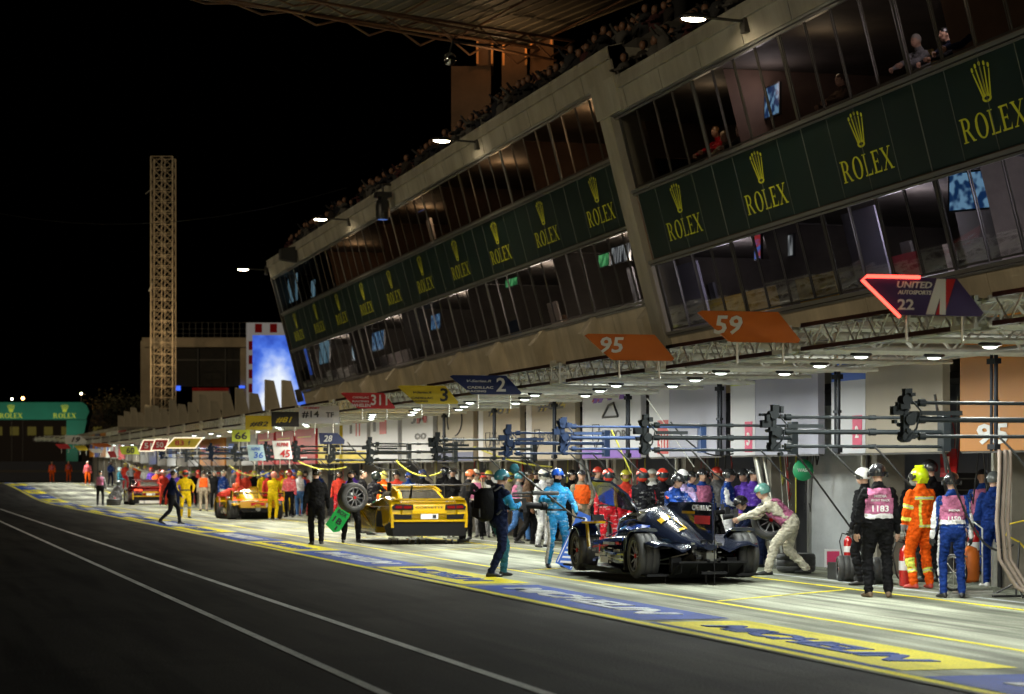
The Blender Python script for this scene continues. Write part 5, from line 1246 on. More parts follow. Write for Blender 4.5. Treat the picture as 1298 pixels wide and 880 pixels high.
def sinz(a, c_): return c_
def prototype(label, loc, rz, lift, paint, accent, blackcar=True):
    t = thing('race_car', label, 'race car', loc, rz)
    P = lambda mb, n, p=None: mb.obj(n, p or t)
    # fuselage + engine cover
    m = MB().mat(paint)
    m.loft([sring(y, hw, zb, zt, e) for y, hw, zb, zt, e in ((4.15, .2, .2, .3, 2.5), (3.8, .36, .15, .44, 2.5), (3.2, .44, .12, .60, 2.5), (2.7, .47, .10, .76, 2.4), (2.3, .50, .10, .96, 2.3), (1.8, .50, .10, 1.08, 2.3), (1.3, .47, .10, 1.11, 2.3), (.9, .46, .12, 1.04, 2.2), (.4, .44, .18, .90, 2.0), (-.1, .36, .3, .76, 1.9), (-.5, .24, .40, .64, 1.9), (-.8, .10, .46, .55, 1.9))])
    body_ = P(m, 'body')
    m = MB().mat(glassd); m.loft([sring(y, hw, zb, zt, e) for y, hw, zb, zt, e in ((2.72, .40, .6, .79, 2.4), (2.32, .485, .72, .985, 2.3), (1.8, .512, .78, 1.05, 2.3), (1.35, .485, .80, 1.03, 2.3))]); P(m, 'windscreen')
    # rear deck flowing out to the fenders
    m = MB().mat(paint); rings = []
    for y, z0, zc_, hw in ((.75, .60, .80, .86), (.35, .60, .74, .90), (-.05, .58, .68, .92), (-.4, .555, .60, .90), (-.62, .52, .53, .84)):
        xs_ = [-1, -.85, -.65, -.45, -.22, 0, .22, .45, .65, .85, 1]; up = [.0, .05, .02, -.06, .02, .10, .02, -.06, .02, .05, .0]
        top = [(x*hw, y, z0+u*(1.1 if abs(x) < .5 else .9)) for x, u in zip(xs_, up)]
        rings.append(top+[(p[0], p[1], p[2]-.035) for p in reversed(top)])
    m.loft(rings); P(m, 'rear_deck')
    # floor + skirts
    m = MB().mat(matb); m.prism([(-.9, -.45), (.9, -.45), (.98, .5), (1.0, 2.4), (.9, 2.9), (.9, 4.2), (-.9, 4.2), (-.9, 2.9), (-1.0, 2.4), (-.98, .5)], 2, .05, .085); P(m, 'floor')
    m = MB().mat(matb); m.prism([(-.45, .06), (-.95, .30), (-.95, .27), (-.45, .03)], 0, -.55, .55)
    for x in (-.5, -.25, .25, .5): m.prism([(-.45, .06), (-.9, .12), (-.92, .28), (-.45, .26)], 0, x-.006, x+.006)
    P(m, 'diffuser')
    for s in (-1, 1):
        m = MB().mat(paint)      # rear fender: top of the wheel only, leaves the tyre open behind
        arch(m, s*.80-.20, s*.80+.20, 0, .355, .385, 1.25, 2.75, .05) if False else arch(m, s*.80-.20, s*.80+.20, 0, .355, .38, .15, 1.72, .055)
        f = P(m, 'rear_fender')
        if blackcar:
            q = MB().mat(matb); q.bb(s*.80-.19, s*.80+.19, .41, .47, .12, .6); q.obj('liner', f)
        m = MB().mat(paint)      # front fender
        arch(m, s*.82-.19, s*.82+.19, 3.15, .345, .375, -.25, 2.5, .06)
        f = P(m, 'front_fender')
        q = MB().mat(accent[0]); q.loft([[(s*.62, y, z), (s*1.0, y, z), (s*1.0, y, z+.03), (s*.62, y, z+.03)] for y, z in ((3.55, .66), (3.1, .76), (2.72, .80))], smooth=False)
        q.mat(accent[1]); q.bb(s*.81-.20, s*.81+.20, 2.67, 2.715, .80, .835); q.obj('fender_wing', f)
        q = MB().mat(accent[1]); q.prism([(2.72, .80), (2.62, .80), (2.50, .42), (2.62, .42)], 0, s*.93-.012, s*.93+.012); q.obj('dive_plane', f)
        # sidepod with an undercut
        m = MB().mat(paint); m.loft([sring(y, hw, zb, zt, 3.2, 16, s*xc) for y, xc, hw, zb, zt in ((2.35, .62, .18, .16, .52), (1.9, .70, .24, .14, .60), (1.2, .74, .25, .12, .64), (.65, .78, .21, .12, .66), (.42, .80, .18, .14, .66))]); sp = P(m, 'sidepod')
        q = MB().mat(accent[0]); q.loft([[(s*.955, y, z), (s*.965, y, z), (s*.965, y, z+.07), (s*.955, y, z+.07)] for y, z in ((2.2, .46), (1.3, .52), (.6, .55))], smooth=False)
        q.mat(hubr); q.loft([[(s*.96, y, z), (s*.972, y, z), (s*.972, y, z+.022), (s*.96, y, z+.022)] for y, z in ((2.2, .42), (1.3, .48), (.6, .51))], smooth=False); q.obj('side_stripe', sp)
        q = MB().mat(wht); q.bb(s*1.0, s*1.006, 1.25, 1.65, .20, .30); q.obj('number_panel', sp)
        m = MB().mat(matb); m.prism([(.5, .085), (2.9, .085), (2.85, .13), (.6, .13)], 0, s*.985-.01, s*.985+.01); P(m, 'skirt')
        m = MB().mat(metal)
        if blackcar:
            for (ya, za, yb, zb) in ((-.28, .50, .0, .46), (.22, .50, .0, .46), (-.32, .22, .0, .24), (.22, .20, .0, .24), (-.3, .40, -.05, .26)): m.tube((s*.16, ya, za), (s*.66, yb, zb), .014, 6)
            m.mat(matb); m.tube((s*.15, 0, .355), (s*.66, 0, .355), .03, 8); P(m, 'suspension_arm')
        else: m.tube((s*.15, 0, .355), (s*.66, 0, .355), .03, 8); P(m, 'drive_shaft')
        wheel(t, s*.81, 0, .355); wheel(t, s*.83, 3.15, .345, s=.97, steer=.0)
    # gearbox, crash box
    m = MB().mat(metal); m.bb(-.15, .15, -.55, .2, .20, .54); m.bb(-.08, .08, -.85, -.5, .28, .42)
    r = random.Random(2)
    for _ in range(46 if blackcar else 0):
        x, z = r.uniform(-.22, .22), r.uniform(.16, .58); m.mat(r.choice([metal, matb, metal, blackp])); m.box((x, -.57-r.uniform(0, .12), z), (r.uniform(.02, .09), .06, r.uniform(.015, .07)))
    m.mat(matb); m.bb(-.35, .35, -.5, -.3, .10, .2)
    for s in (-1, 1): m.tube((s*.08, -.8, .3), (s*.08, -.95, .3), .03, 10); m.bb(s*.45-.08, s*.45+.08, -.52, -.40, .12, .34)
    P(m, 'gearbox')
    # fin
    m = MB().mat(carbon if blackcar else paint); m.prism([(1.4, 1.06), (.6, .95), (-.2, .72), (-.85, .56), (-.92, .62), (-.90, 1.16), (-.7, 1.19), (1.1, 1.17)], 0, -.011, .011); fin = P(m, 'fin')
    if blackcar:
        q = MB(); put_text(q, 'CADILLAC', face_mtx((-.016, -.42, 1.10), (0, -1, 0), (0, 0, 1)), .85, .085, wht, .02)
        q.mat(red); q.bb(-.016, -.012, -.80, -.1, .85, .98); q.mat(cyel); q.bb(-.016, -.012, -.1, .5, 1.0, 1.04); q.obj('lettering', fin)
        for (y0, y1, a0, a1) in ((.55, .75, .35, .80), (-.05, .5, .26, .34), (-.05, .04, .36, .70)):
            # stripes hugging the engine cover
            def SP(y, a):
                tb = [(1.3, .47, .10, 1.11), (.9, .46, .12, 1.04), (.4, .44, .18, .90), (-.1, .36, .3, .76)]
                for i in range(3):
                    if tb[i+1][0] <= y <= tb[i][0]:
                        u = (tb[i][0]-y)/(tb[i][0]-tb[i+1][0]); hw, zb, zt = [tb[i][j]*(1-u)+tb[i+1][j]*u for j in (1, 2, 3)]; e = 2.15
                        an = PI/2+a; cx = math.copysign(abs(math.cos(an))**(2/e), math.cos(an)); cz = abs(math.sin(an))**(2/e)
                        return (hw*cx*1.03, y, (zb+zt)/2+(zt-zb)/2*cz*1.03)
            N = 8; q = MB().mat(cyel)
            q.loft([[SP(y1, a0+(a1-a0)*k/N), SP(y0, a0+(a1-a0)*k/N)] for k in range(N+1)], cap=False, closed=False); q.obj('yellow_stripe', body_)
        r9 = random.Random(4)
        for s in (-1, 1):
            q = MB()  # invented livery marks that also stand in for reflections on the bodywork
            for k in range(22):
                q.mat(r9.choice([wht, wht, gmark, cblue, cblue, red])); y_ = r9.uniform(.55, 2.2); z_ = r9.uniform(.20, .52); q.bb(s*.985+(.012*s), s*.985+.004*s+(.012*s), y_, y_+r9.uniform(.08, .35), z_, z_+r9.uniform(.015, .05))
            q.mat(cblue); q.loft([[(s*.40, y_, z0), (s*.62, y_, z0-.1), (s*.62, y_, z0-.08), (s*.40, y_, z0+.03)] for y_, z0 in ((2.6, .66), (1.6, .82), (.9, .78))], smooth=False); q.obj('decals_and_glints', body_)
        # raised door
        m = MB().mat(carbon); m.prism([(0, 0), (.95, -.03), (1.0, .02), (.85, .50), (.25, .62), (-.02, .40)], 0, -.02, .02)
        d = m.obj('door', t, T(-.35, 1.7, 1.0) @ RZ(.2) @ RY(-.75) @ RX(.25))
        q = MB().mat(M('door_window', (.10, .05, .13), .12, coat=1)); q.prism([(.15, .09), (.84, .06), (.74, .42), (.3, .52)], 0, -.024, .024); q.obj('window', d)  # purple reflection is put into the pane's own colour
        m = MB().mat(matb); m.tube((0, -.98, -.1), (0, -.98, 1.25), .008, 6); m.bb(-.2, .2, -.98, -.9, .1, .14); m.tube((-.55, -.3, .05), (-.55, -.3, -lift), .018, 6); m.tube((0, -.6, .1), (0, -.6, -lift), .02, 8); P(m, 'air_jack')
        m = MB().mat(blackp)
        for s in (-1, 1): m.box((s*.86, 2.3, .90), (.2, .1, .1)); m.tube((s*.6, 2.3, .8), (s*.78, 2.3, .88), .012)
        P(m, 'mirror')
    else:
        m = MB().mat(paint); m.loft([[(x, -.62, .40), (x, -.72, .42), (x, -.70, .66), (x, -.6, .68)] for x in (-.62, -.5, .5, .62)], smooth=False); P(m, 'tail')
        m = MB().mat(matb); m.bb(-.9, .9, -.78, -.52, .93, .96); m.mat(cyel); m.bb(-.93, .93, -.80, -.74, .96, .985); w = P(m, 'rear_wing')
        for s in (-1, 1): q = MB().mat(cyel if s else red); q.bb(s*.93-.012, s*.93+.012, -.86, -.42, .66, 1.04); q.obj('end_plate', w)
        m = MB().mat(tail); m.bb(-.93, .93, -.79, -.77, .705, .722)
        for s in (-1, 1): m.bb(s*.86-.02, s*.86+.02, -.88, -.862, .70, .8)
        P(m, 'tail_light')
        m = MB().mat(cred); m.bb(-.25, .25, -.735, -.722, .5, .6); m.mat(wht); m.bb(.3, .5, -.735, -.722, .45, .6); P(m, 'number_panel')
        m = MB().mat(matb); m.bb(-.62, .62, -.735, -.71, .30, .40); P(m, 'bumper_vent')
    return t
x, y = cw((880-649)/82.0*1.0, 36.8)
proto = prototype('black prototype racer on its air jacks with open door and bare gearbox, foreground', (x, y, .065), 0.0, .065, carbon, (cblue, cyel))
x, y = cw((323-649)/35.0, 85.7)
prototype('low yellow prototype racer seen from behind between crew in yellow and red', (x, y, 0), 0.0, 0, cyel, (cyel, cred), False)
def gt(label, loc, rz, paint, sec, wheels=True, lights=False, name='CORVETTE', lowwhite=False):
    t = thing('sports_car', label, 'sports car', loc, rz)
    def P(mb, n, bev=0, parent=None):
        o = mb.obj(n, parent or t)
        if bev:
            md = o.modifiers.new('b', 'BEVEL'); md.width = bev; md.segments = 3; md.limit_method = 'ANGLE'; md.angle_limit = .6
            for p in o.data.polygons: p.use_smooth = False
        return o
    def arc(yc, r, n=10): return [(yc+r*math.cos(PI*k/n), .34+r*math.sin(PI*k/n)) for k in range(n+1)]
    side = [(-.98, .40), (-1.04, .62), (-1.02, .84), (-.90, .95), (-.35, 1.0), (.5, .93), (1.2, .84), (2.5, .84), (3.2, .74), (3.62, .55), (3.68, .30), (3.5, .15)]
    bottom = [(3.1, .15)]+arc(2.70, .38)+[(2.3, .15), (.42, .15)]+arc(0, .385)+[(-.42, .30)]
    for s in (-1, 1):
        m = MB().mat(paint); a, b = (.70, 1.0) if s > 0 else (-1.0, -.70); m.prism(side+bottom, 0, a, b); P(m, 'side_body', .05)
    core = [(-.95, .42), (-1.03, .62), (-1.01, .84), (-.92, .90), (-.4, .92), (.4, .86), (1.2, .80), (2.3, .80), (3.2, .66), (3.65, .5), (3.68, .30), (3.5, .15), (-.42, .15)]
    m = MB().mat(paint); m.prism(core, 0, -.70, .70); P(m, 'body', .03)
    # cabin
    def cabin(k0, k1, mat, nm, grow=0):
        st_ = [(-.35, .62, .56, .90, .95), (.15, .66, .56, .88, 1.14), (.7, .70, .55, .86, 1.24), (1.2, .70, .54, .84, 1.25), (1.7, .68, .52, .82, 1.12), (2.2, .64, .5, .80, .86)]
        m = MB().mat(mat); m.loft([[(-a-grow, y, z0), (a+grow, y, z0), (b+grow, y, z1+grow), (-b-grow, y, z1+grow)] for y, a, b, z0, z1 in st_[k0:k1]], smooth=False); return P(m, nm, .03 if not grow else 0)
    cabin(0, 6, paint, 'cabin')
    m = MB().mat(glassd); m.add([(-.5, -.36, .965), (.5, -.36, .965), (.46, .14, 1.145), (-.46, .14, 1.145)], [(0, 1, 2, 3)]); m.add([(-.46, .17, 1.155), (.46, .17, 1.155), (.44, .62, 1.236), (-.44, .62, 1.236)], [(0, 1, 2, 3)]); P(m, 'rear_window')
    m = MB().mat(paint); m.loft([[(x_, .10, 1.135), (x_, .70, 1.262), (x_, .74, 1.285), (x_, .08, 1.165)] for x_ in (-.60, -.53)], smooth=False); m.loft([[(x_, .10, 1.135), (x_, .70, 1.262), (x_, .74, 1.285), (x_, .08, 1.165)] for x_ in (.53, .60)], smooth=False); m.loft([[(x_, .55, 1.235), (x_, .75, 1.262), (x_, .75, 1.29), (x_, .53, 1.262)] for x_ in (-.53, .53)], smooth=False); P(m, 'roof_edge')
    for s in (-1, 1):
        m = MB().mat(glassd); m.add([(s*.672, .1, .90), (s*.712, .75, .90), (s*.70, 1.7, .90), (s*.59, 1.6, 1.10), (s*.575, .75, 1.17)], [(0, 1, 2, 3, 4)]); P(m, 'side_window')
        m = MB().mat(matb)        # tail light recess
        m.prism([(s*.40, .72), (s*.92, .72), (s*.95, .80), (s*.86, .86), (s*.42, .84)], 1, -1.055, -1.03); rc_ = P(m, 'light_recess')
        m = MB().mat(tail if lights else taild); m.prism([(s*.46, .75), (s*.66, .75), (s*.66, .815), (s*.46, .81)], 1, -1.068, -1.056); m.prism([(s*.70, .75), (s*.88, .76), (s*.86, .82), (s*.70, .815)], 1, -1.068, -1.056); P(m, 'tail_light')
        m = MB().mat(matb); m.prism([(s*.45, .50), (s*.86, .50), (s*.90, .62), (s*.45, .60)], 1, -1.062, -1.03); P(m, 'bumper_vent')
        m = MB().mat(sec); m.prism([(s*.9, .30), (s*.97, .30), (s*.98, .60), (s*.94, .70), (s*.93, .60)], 1, -1.07, -1.03); P(m, 'bumper_edge')
        m = MB().mat(matb); m.prism([(-.75, .95), (-.95, 1.0), (-.98, 1.28), (-.90, 1.30)], 0, s*.45-.01, s*.45+.01); P(m, 'wing_mount')
    m = MB().mat(sec); m.prism([(-.44, .63), (.44, .63), (.44, .70), (-.44, .70)], 1, -1.068, -1.035); m.prism([(-.9, .44), (.9, .44), (.92, .485), (-.92, .485)], 1, -1.066, -1.03); P(m, 'bumper_bar')
    m = MB().mat(wht); m.prism([(-.22, .50), (.22, .50), (.22, .62), (-.22, .62)], 1, -1.07, -1.04); m.mat(blk); m.prism([(.08, .52), (.17, .52), (.17, .6), (.08, .6)], 1, -1.075, -1.07); P(m, 'number_panel')
    if name: m = MB(); put_text(m, name, face_mtx((0, -1.062, .775), (1, 0, 0), (0, 0, 1)), .72, .05, blk, .03); P(m, 'lettering')
    m = MB().mat(matb); m.prism([(-.90, .10), (.90, .10), (1.0, .43), (-1.0, .43)], 1, -1.05, -.45)
    for k in range(7): m.bb(-.75+.25*k-.006, -.75+.25*k+.006, -1.04, -1.0, .09, .26)
    P(m, 'diffuser')
    if lowwhite: m = MB().mat(wht); m.bb(-.62, .55, -1.13, -1.12, .10, .24); m.mat(blk); m.bb(-.36, -.33, -1.14, -1.13, .10, .24); P(m, 'lower_panel')
    m = MB().mat(matb); m.loft([[(x_, -1.18, 1.30), (x_, -1.0, 1.325), (x_, -.82, 1.30), (x_, -1.0, 1.285)] for x_ in (-.95, .95)], smooth=False)
    for s in (-1, 1): m.bb(s*.955-.01, s*.955+.01, -1.2, -.8, 1.16, 1.36)
    P(m, 'rear_wing')
    m = MB().mat(paint); m.loft([[(x_, -.92, .93), (x_, -1.06, .99), (x_, -1.05, .95)] for x_ in (-.93, .93)], smooth=False); P(m, 'spoiler')
    m = MB().mat(matb)
    for s in (-1, 1): m.bb(min(s*.3, s*.99), max(s*.3, s*.99), -.36, .36, .3, .68) if not wheels else m.bb(min(s*.3, s*.62), max(s*.3, s*.62), -.33, .33, .3, .64); m.bb(min(s*.3, s*.7), max(s*.3, s*.7), 2.4, 3.0, .3, .64)
    P(m, 'wheel_well')
    for ch in t.children:      # taper and tumble-home of the whole shell
        if ch.data is None: continue
        for v in ch.data.vertices:
            k1 = min(1, max(0, (v.co.z-.55)/.75)); k2 = min(1, max(0, (-.35-v.co.y)/.75)); k3 = min(1, max(0, (v.co.y-2.8)/.9))
            if ch.name.startswith('rear_wing'): continue
            v.co.x *= 1-.10*k1*k1-.055*k2*k2-.12*k3*k3
            if v.co.z > .8 and ch.name.startswith('side_body'): v.co.z += .035*math.exp(-(v.co.y/.55)**2)-.03*math.exp(-((v.co.y-1.3)/.6)**2)
    if wheels:
        for s in (-1, 1): wheel(t, s*.84, 0, .34, s=.96); wheel(t, s*.84, 2.70, .34, s=.94)
    return t
x, y = cw((532-649)/52.7, 56.9)
cor = gt('yellow sports car up on wheel dollies with its rear wheels off', (x, y, .10), 0, cyel, cyel, wheels=False)
for (dx, dy) in ((-.75, .1), (-.38, -.2), (.72, .1), (.5, -.3), (-.1, -.1)):
    t = thing('wheel_dolly', 'small castor dolly under the raised yellow sports car', 'dolly', (x+dx, y+dy-.6, 0), 0, 'castor dollies under the yellow sports car')
    m = MB().mat(steel); m.bb(-.10, .10, -.14, .14, .12, .15); m.tube((0, 0, .15), (0, 0, .26), .03, 8); m.obj('plate', t)
    for a in (-.08, .08):
        m = MB().mat(blackp); m.tube((a-.012, -.1, .05), (a+.012, -.1, .05), .048, 12); m.tube((a, -.1, .05), (a, -.1, .12), .014); m.obj('castor', t)
x, y = cw((188-649)/24.6, 122)
red_p = M('paint_dark_red', (.20, .008, .006), .25, coat=1)
gt('dark red and yellow sports car with glowing tail lights far down the lane', (x, y, 0), 0, red_p, cyel, wheels=True, lights=True, name=None, lowwhite=True)
# ================================================================ PROPS
def loose_wheel(loc, rot, s, label, name='wheel', grp=None, w=None):
    t = thing(name, label, 'wheel', loc, 0, grp); t.rotation_euler = rot; t.scale = (s if w is None else w, s, s)
    link('tyre', tyre_me, t); link('rim', rim_me, t); return t
# wheel carried in the arms
hp = r445.matrix_world if False else None
x, y = r445.location.x, r445.location.y
loose_wheel((x-.05, y-.45, 1.10), (0, .0, PI/2+.25), 1.0, 'big racing wheel held in front by the crew member in black')
gx = lambda px, py: G(px, py)
for px, py, lb in ((1079, 738, 'short upright tyre leftmost of three by the photographer in black'), (1101, 739, 'middle one of the three short upright tyres, beside the black trouser leg'), (1124, 741, 'short upright tyre partly hidden behind the black trousers')):
    x, y = G(px, py); t = loose_wheel((x, y+.2, .205), (0, 0, -.25), .58, lb, w=.84)
x, y = G(1016, 727); loose_wheel((x, y+.25, .175), (0, PI/2, 0), .93, 'tyre lying flat behind the bending photographer in cream')
x, y = G(984, 729); loose_wheel((x+.10, y+.5, .90), (0, .1, 1.2), .95, 'wheel held upright behind the bending photographer in cream')
x, y = G(160, 640); loose_wheel((x-.6, y-.4, .36), (0, 0, 1.3), 1, 'wheel standing by the crouching mechanic at the red car')
x, y = G(144, 641); loose_wheel((x, y, .18), (0, PI/2, 0), 1.02, 'tyre lying flat in front of the crouching mechanic')
def extinguisher(px, py, s, label, z=0):
    x, y = G(px, py); t = thing('fire_extinguisher', label, 'fire extinguisher', (x, y, z)); t.scale = (s, s, s)
    m = MB().mat(cred); m.lathe([(.02, 0), (.075, .01), (.08, .03), (.08, .40), (.07, .45), (.035, .48), (.03, .50)], (0, 0, 0), 2, 18); m.obj('cylinder', t)
    m = MB().mat(blackp); m.tube((0, 0, .49), (0, 0, .54), .022, 8); m.box((.03, 0, .55), (.14, .02, .02)); m.box((.04, 0, .585), (.13, .02, .015), None); m.obj('valve', t)
    m = MB().mat(blackp); m.path([(0, 0, .52), (-.12, 0, .55), (-.17, 0, .40), (-.12, 0, .15), (-.09, 0, .1)], .012); m.obj('hose', t)
    m = MB().mat(wht); m.lathe([(.081, .2), (.0815, .21), (.0815, .3), (.081, .31)], (0, 0, 0), 2, 18); m.obj('label_band', t)
x, y = G(1074, 736)
extinguisher(1075, 736, .85, 'red fire extinguisher behind the three short tyres', z=.28)
extinguisher(1148, 744, 1.25, 'tall red fire extinguisher left of the orange marshal')
extinguisher(1234, 747, 1.1, 'red fire extinguisher behind the photographer in blue and white', z=.35)
# red tripod feet: cabinet behind extinguisher
x, y = G(1075, 735); t = MB().mat(blackp); t.bb(-.2, .2, 0, .35, 0, .27); o = t.obj('equipment_case'); o.location = (x, y+.02, 0); tag(o, 'low black case under the small fire extinguisher', 'case')
# gas bottle trolley
x, y = G(1235, 750); t = thing('bottle_trolley', 'trolley with an orange gas bottle and one spoked wheel by the blue overalls', 'trolley', (x, y+.2, 0), .3)
m = MB().mat(ora); m.lathe([(.02, 0), (.15, .02), (.16, .06), (.16, .42), (.12, .50), (.04, .53)], (0, 0, .12), 2, 20); m.obj('gas_bottle', t)
m = MB().mat(steel); m.path([(-.18, -.1, .1), (-.2, -.1, .9), (-.26, .05, 1.0)], .015); m.path([(.18, -.1, .1), (.18, -.1, .9), (.14, .05, 1.0)], .015); m.tube((-.2, -.1, .5), (.18, -.1, .5), .012); m.obj('frame', t)
m = MB().mat(blackp); m.lathe([(.24, -.02), (.27, -.02), (.27, .02), (.24, .02)], (-.28, 0, .27), 0, 24); m.mat(steel); m.lathe([(.22, -.012), (.245, -.012), (.245, .012), (.22, .012)], (-.28, 0, .27), 0, 24)
for k in range(8): a = k*PI/4; m.tube((-.28, 0, .27), (-.28, .23*math.cos(a), .27+.23*math.sin(a)), .005, 4)
m.obj('wheel', t)
# small warning sign, floor plate, tripod, round green sign, red sign box
x, y = G(1056, 722); t = thing('warning_sign', 'small red and white sign standing against the grey garage wall', 'sign', (x, y, 0), -.2)
m = MB().mat(wht); m.bb(-.15, .15, 0, .02, .04, .36); m.obj('panel', t); m = MB().mat(pink); m.bb(-.11, .11, -.008, -.001, .08, .32); m.obj('print', t); m = MB().mat(steel); m.tube((-.1, .02, .04), (-.1, .15, 0), .01); m.tube((.1, .02, .04), (.1, .15, 0), .01); m.obj('leg', t)
x, y = G(1237, 757); m = MB().mat(steel); m.prism([(-.4, -.2), (.4, -.2), (.36, .2), (-.36, .2)], 2, .0, .04); m.tube((-.3, 0, .06), (.3, 0, .06), .02); o = m.obj('floor_plate'); o.location = (x, y+.1, .004); tag(o, 'flat steel plate on the floor beside the photographer in blue', 'plate')
x, y = G(1288, 757); t = thing('hose_stand', 'black tripod stand with yellow bent rods at the right edge', 'stand', (x, y, 0))
m = MB().mat(blackp); m.tube((0, 0, .02), (.1, .1, .75), .014)
for a in (.3, 2.4, 4.5): m.tube((.03, .03, .2), (.35*math.cos(a), .35*math.sin(a), .01), .014)
m.bb(-.35, .4, -.03, .03, 0, .03); m.obj('leg', t); m = MB().mat(yel); m.path([(.1, .1, .75), (-.1, .1, .85), (-.05, .1, 1.0), (.2, .1, 1.05)], .012); m.path([(.1, .1, .75), (.25, .1, .6), (.2, .1, .4)], .012); m.obj('rod', t)
Y = onX(1018, 15.6); zc = 15.6*st+Y*ct; t = thing('round_sign', 'round green sign hanging under the lilac header', 'sign', (15.6, Y, CAMH+(HY-596)*zc/FPX))
m = MB().mat(M('sign_green', (.02, .30, .12), .5)); m.lathe([(.01, -.015), (.19, -.015), (.19, .015), (.01, .015)], (0, 0, 0), 1, 28); m.obj('disc', t); m = MB(); put_text(m, 'WASH', face_mtx((0, -.018, 0), (1, 0, 0), (0, 0, 1)), .22, .06, wht); m.obj('lettering', t)
m = MB().mat(blackp); m.tube((0, 0, .28), (0, 0, .5), .008); m.obj('hanger', t)
Y = onX(1203, 15.9); zc = 15.9*st+Y*ct; t = thing('fire_sign', 'square red sign on the beige pillar beside the orange marshal', 'sign', (15.9, Y, 1.72+(HY-587)*zc/FPX))
m = MB().mat(cred); m.bb(-.02, .0, -.28, .28, -.22, .22); m.obj('panel', t); m = MB().mat(wht); m.bb(-.026, -.021, -.05, .05, -.1, .1); m.obj('print', t)
# lollipop board
zc = r706.location.y*ct+r706.location.x*st-.35
a = PZ(652, 594, zc-.1); b = PZ(728, 655, zc-.3); d = (b-a).normalized()
e1 = PZ(743, 652, zc-.3); e2 = PZ(713, 719, zc-.35); e2.z = max(e2.z, .06)
t = thing('lollipop_board', 'blue stop board with a white 2 and diagonal stripes held down beside the black racer', 'stop board', e2)
dn = (e1-e2).normalized(); rt = V((ct, -st, 0)); rt = (rt-dn*rt.dot(dn)).normalized(); Mx = face_mtx((0, 0, 0), rt, dn); Lb = (e1-e2).length
m = MB().mat(blu); 
def addp(m, x0, x1, y0, y1, z0, z1):
    q = MB(); q.mats = m.mats; q.c = m.c; q.bb(x0, x1, y0, y1, z0, z1); o = len(m.v); m.v += [tuple(Mx @ V(p)) for p in q.v]; m.f += [[i+o for i in f] for f in q.f]; m.mi += [m.c]*len(q.f); m.sm += [False]*len(q.f)
addp(m, -.14, .17, 0, Lb, -.012, .012); m.obj('panel', t)
m = MB().mat(wht); addp(m, -.12, -.105, .03, Lb*.66, .013, .016); addp(m, .135, .15, .03, Lb*.66, .013, .016)
for k in range(6): y0 = .04+k*.09; o = len(m.v); m.add([Mx @ V(p) for p in ((-.07, y0, .0165), (.12, y0+.07, .0165), (.12, y0+.11, .0165), (-.07, y0+.035, .0165))], [(0, 1, 2, 3)])
put_text(m, '2', Mx @ T(.02, Lb*.86, .015), .12, .17, wht, .04); put_text(m, 'CADILLAC', Mx @ T(.02, Lb*.72, .015), .2, .035, wht, .02); m.obj('lettering', t)
m = MB().mat(blackp); m.tube(a-e2, b-e2, .018, 8); m.tube(b-e2, Mx @ V((0.02, Lb*.92, .02)), .018, 8); m.obj('pole', t)
m = MB().mat(CL['teal']); m.ell(a-e2, (.09, .07, .09)); m.obj('end_knob', t)
# green board behind the carried wheel
zc = FPX/53.5; a = PZ(412, 645, zc); t = thing('pit_board', 'tilted green board with black numbers behind the carried wheel', 'pit board', PZ(428, 660, zc))
t.rotation_euler = (0, 0, -TH); m = MB().mat(M('board_green', (.006, .36, .06), .5)); R4 = RY(.6) @ Matrix.Scale(.85, 4)
pts = [R4 @ V(p) for p in ((-.22, 0, .32), (.20, 0, .34), (.22, 0, -.22), (.08, 0, -.34), (-.22, 0, -.28))]
m.add(pts+[p+V((0, .02, 0)) for p in pts], [(0, 1, 2, 3, 4), (9, 8, 7, 6, 5)]+[(k, (k+1) % 5, (k+1) % 5+5, k+5) for k in range(5)]); m.obj('panel', t)
m = MB(); put_text(m, '1B', R4 @ face_mtx((0, -.006, .0), (1, 0, 0), (0, 0, 1)), .26, .17, blk, .03); put_text(m, 'BOX', R4 @ face_mtx((0, -.006, .24), (1, 0, 0), (0, 0, 1)), .3, .12, blk, .03); put_text(m, '1', R4 @ face_mtx((.08, -.006, -.2), (1, 0, 0), (0, 0, 1)), .05, .12, blk, .03); m.obj('lettering', t)
# camera rigs, backpack
def prop_on(root, name, label, cat):
    t = thing(name, label, cat, root.location, root.rotation_euler[2]); return t
t = prop_on(r630, 'video_camera', 'shoulder video camera on a rig held by the operator with teal helmet', 'camera')
m = MB().mat(blackp); m.bb(-.07, .07, .20, .50, 1.10, 1.28); m.bb(-.04, .04, .15, .60, 1.30, 1.33); m.bb(-.05, .05, .45, .52, 1.05, 1.12); m.obj('camera_body', t)
m = MB().mat(matb); m.tube((0, .5, 1.17), (0, .82, 1.15), .055, 14); m.tube((0, .82, 1.15), (0, .90, 1.15), .07, 14); m.obj('lens', t)
m = MB().mat(M('mic_grey', (.07, .07, .07), .8)); m.tube((-.03, .3, 1.36), (.0, 1.05, 1.38), .02, 8); m.tube((0, .65, 1.37), (0, 1.15, 1.36), .035, 10); m.obj('microphone', t)
m = MB().mat(blackp); m.bb(-.06, .06, .12, .16, 1.32, 1.42); m.obj('viewfinder', t)
t = prop_on(r630, 'backpack', 'big black backpack worn by the operator with teal helmet', 'backpack')
m = MB().mat(CL['black']); m.loft([sring(yy, hw, z0, z1, 3.4, 18) for yy, hw, z0, z1 in ((-.14, .13, .98, 1.40), (-.17, .17, .92, 1.46), (-.28, .18, .90, 1.46), (-.37, .15, .95, 1.40), (-.39, .10, 1.0, 1.34))]); m.obj('bag', t)
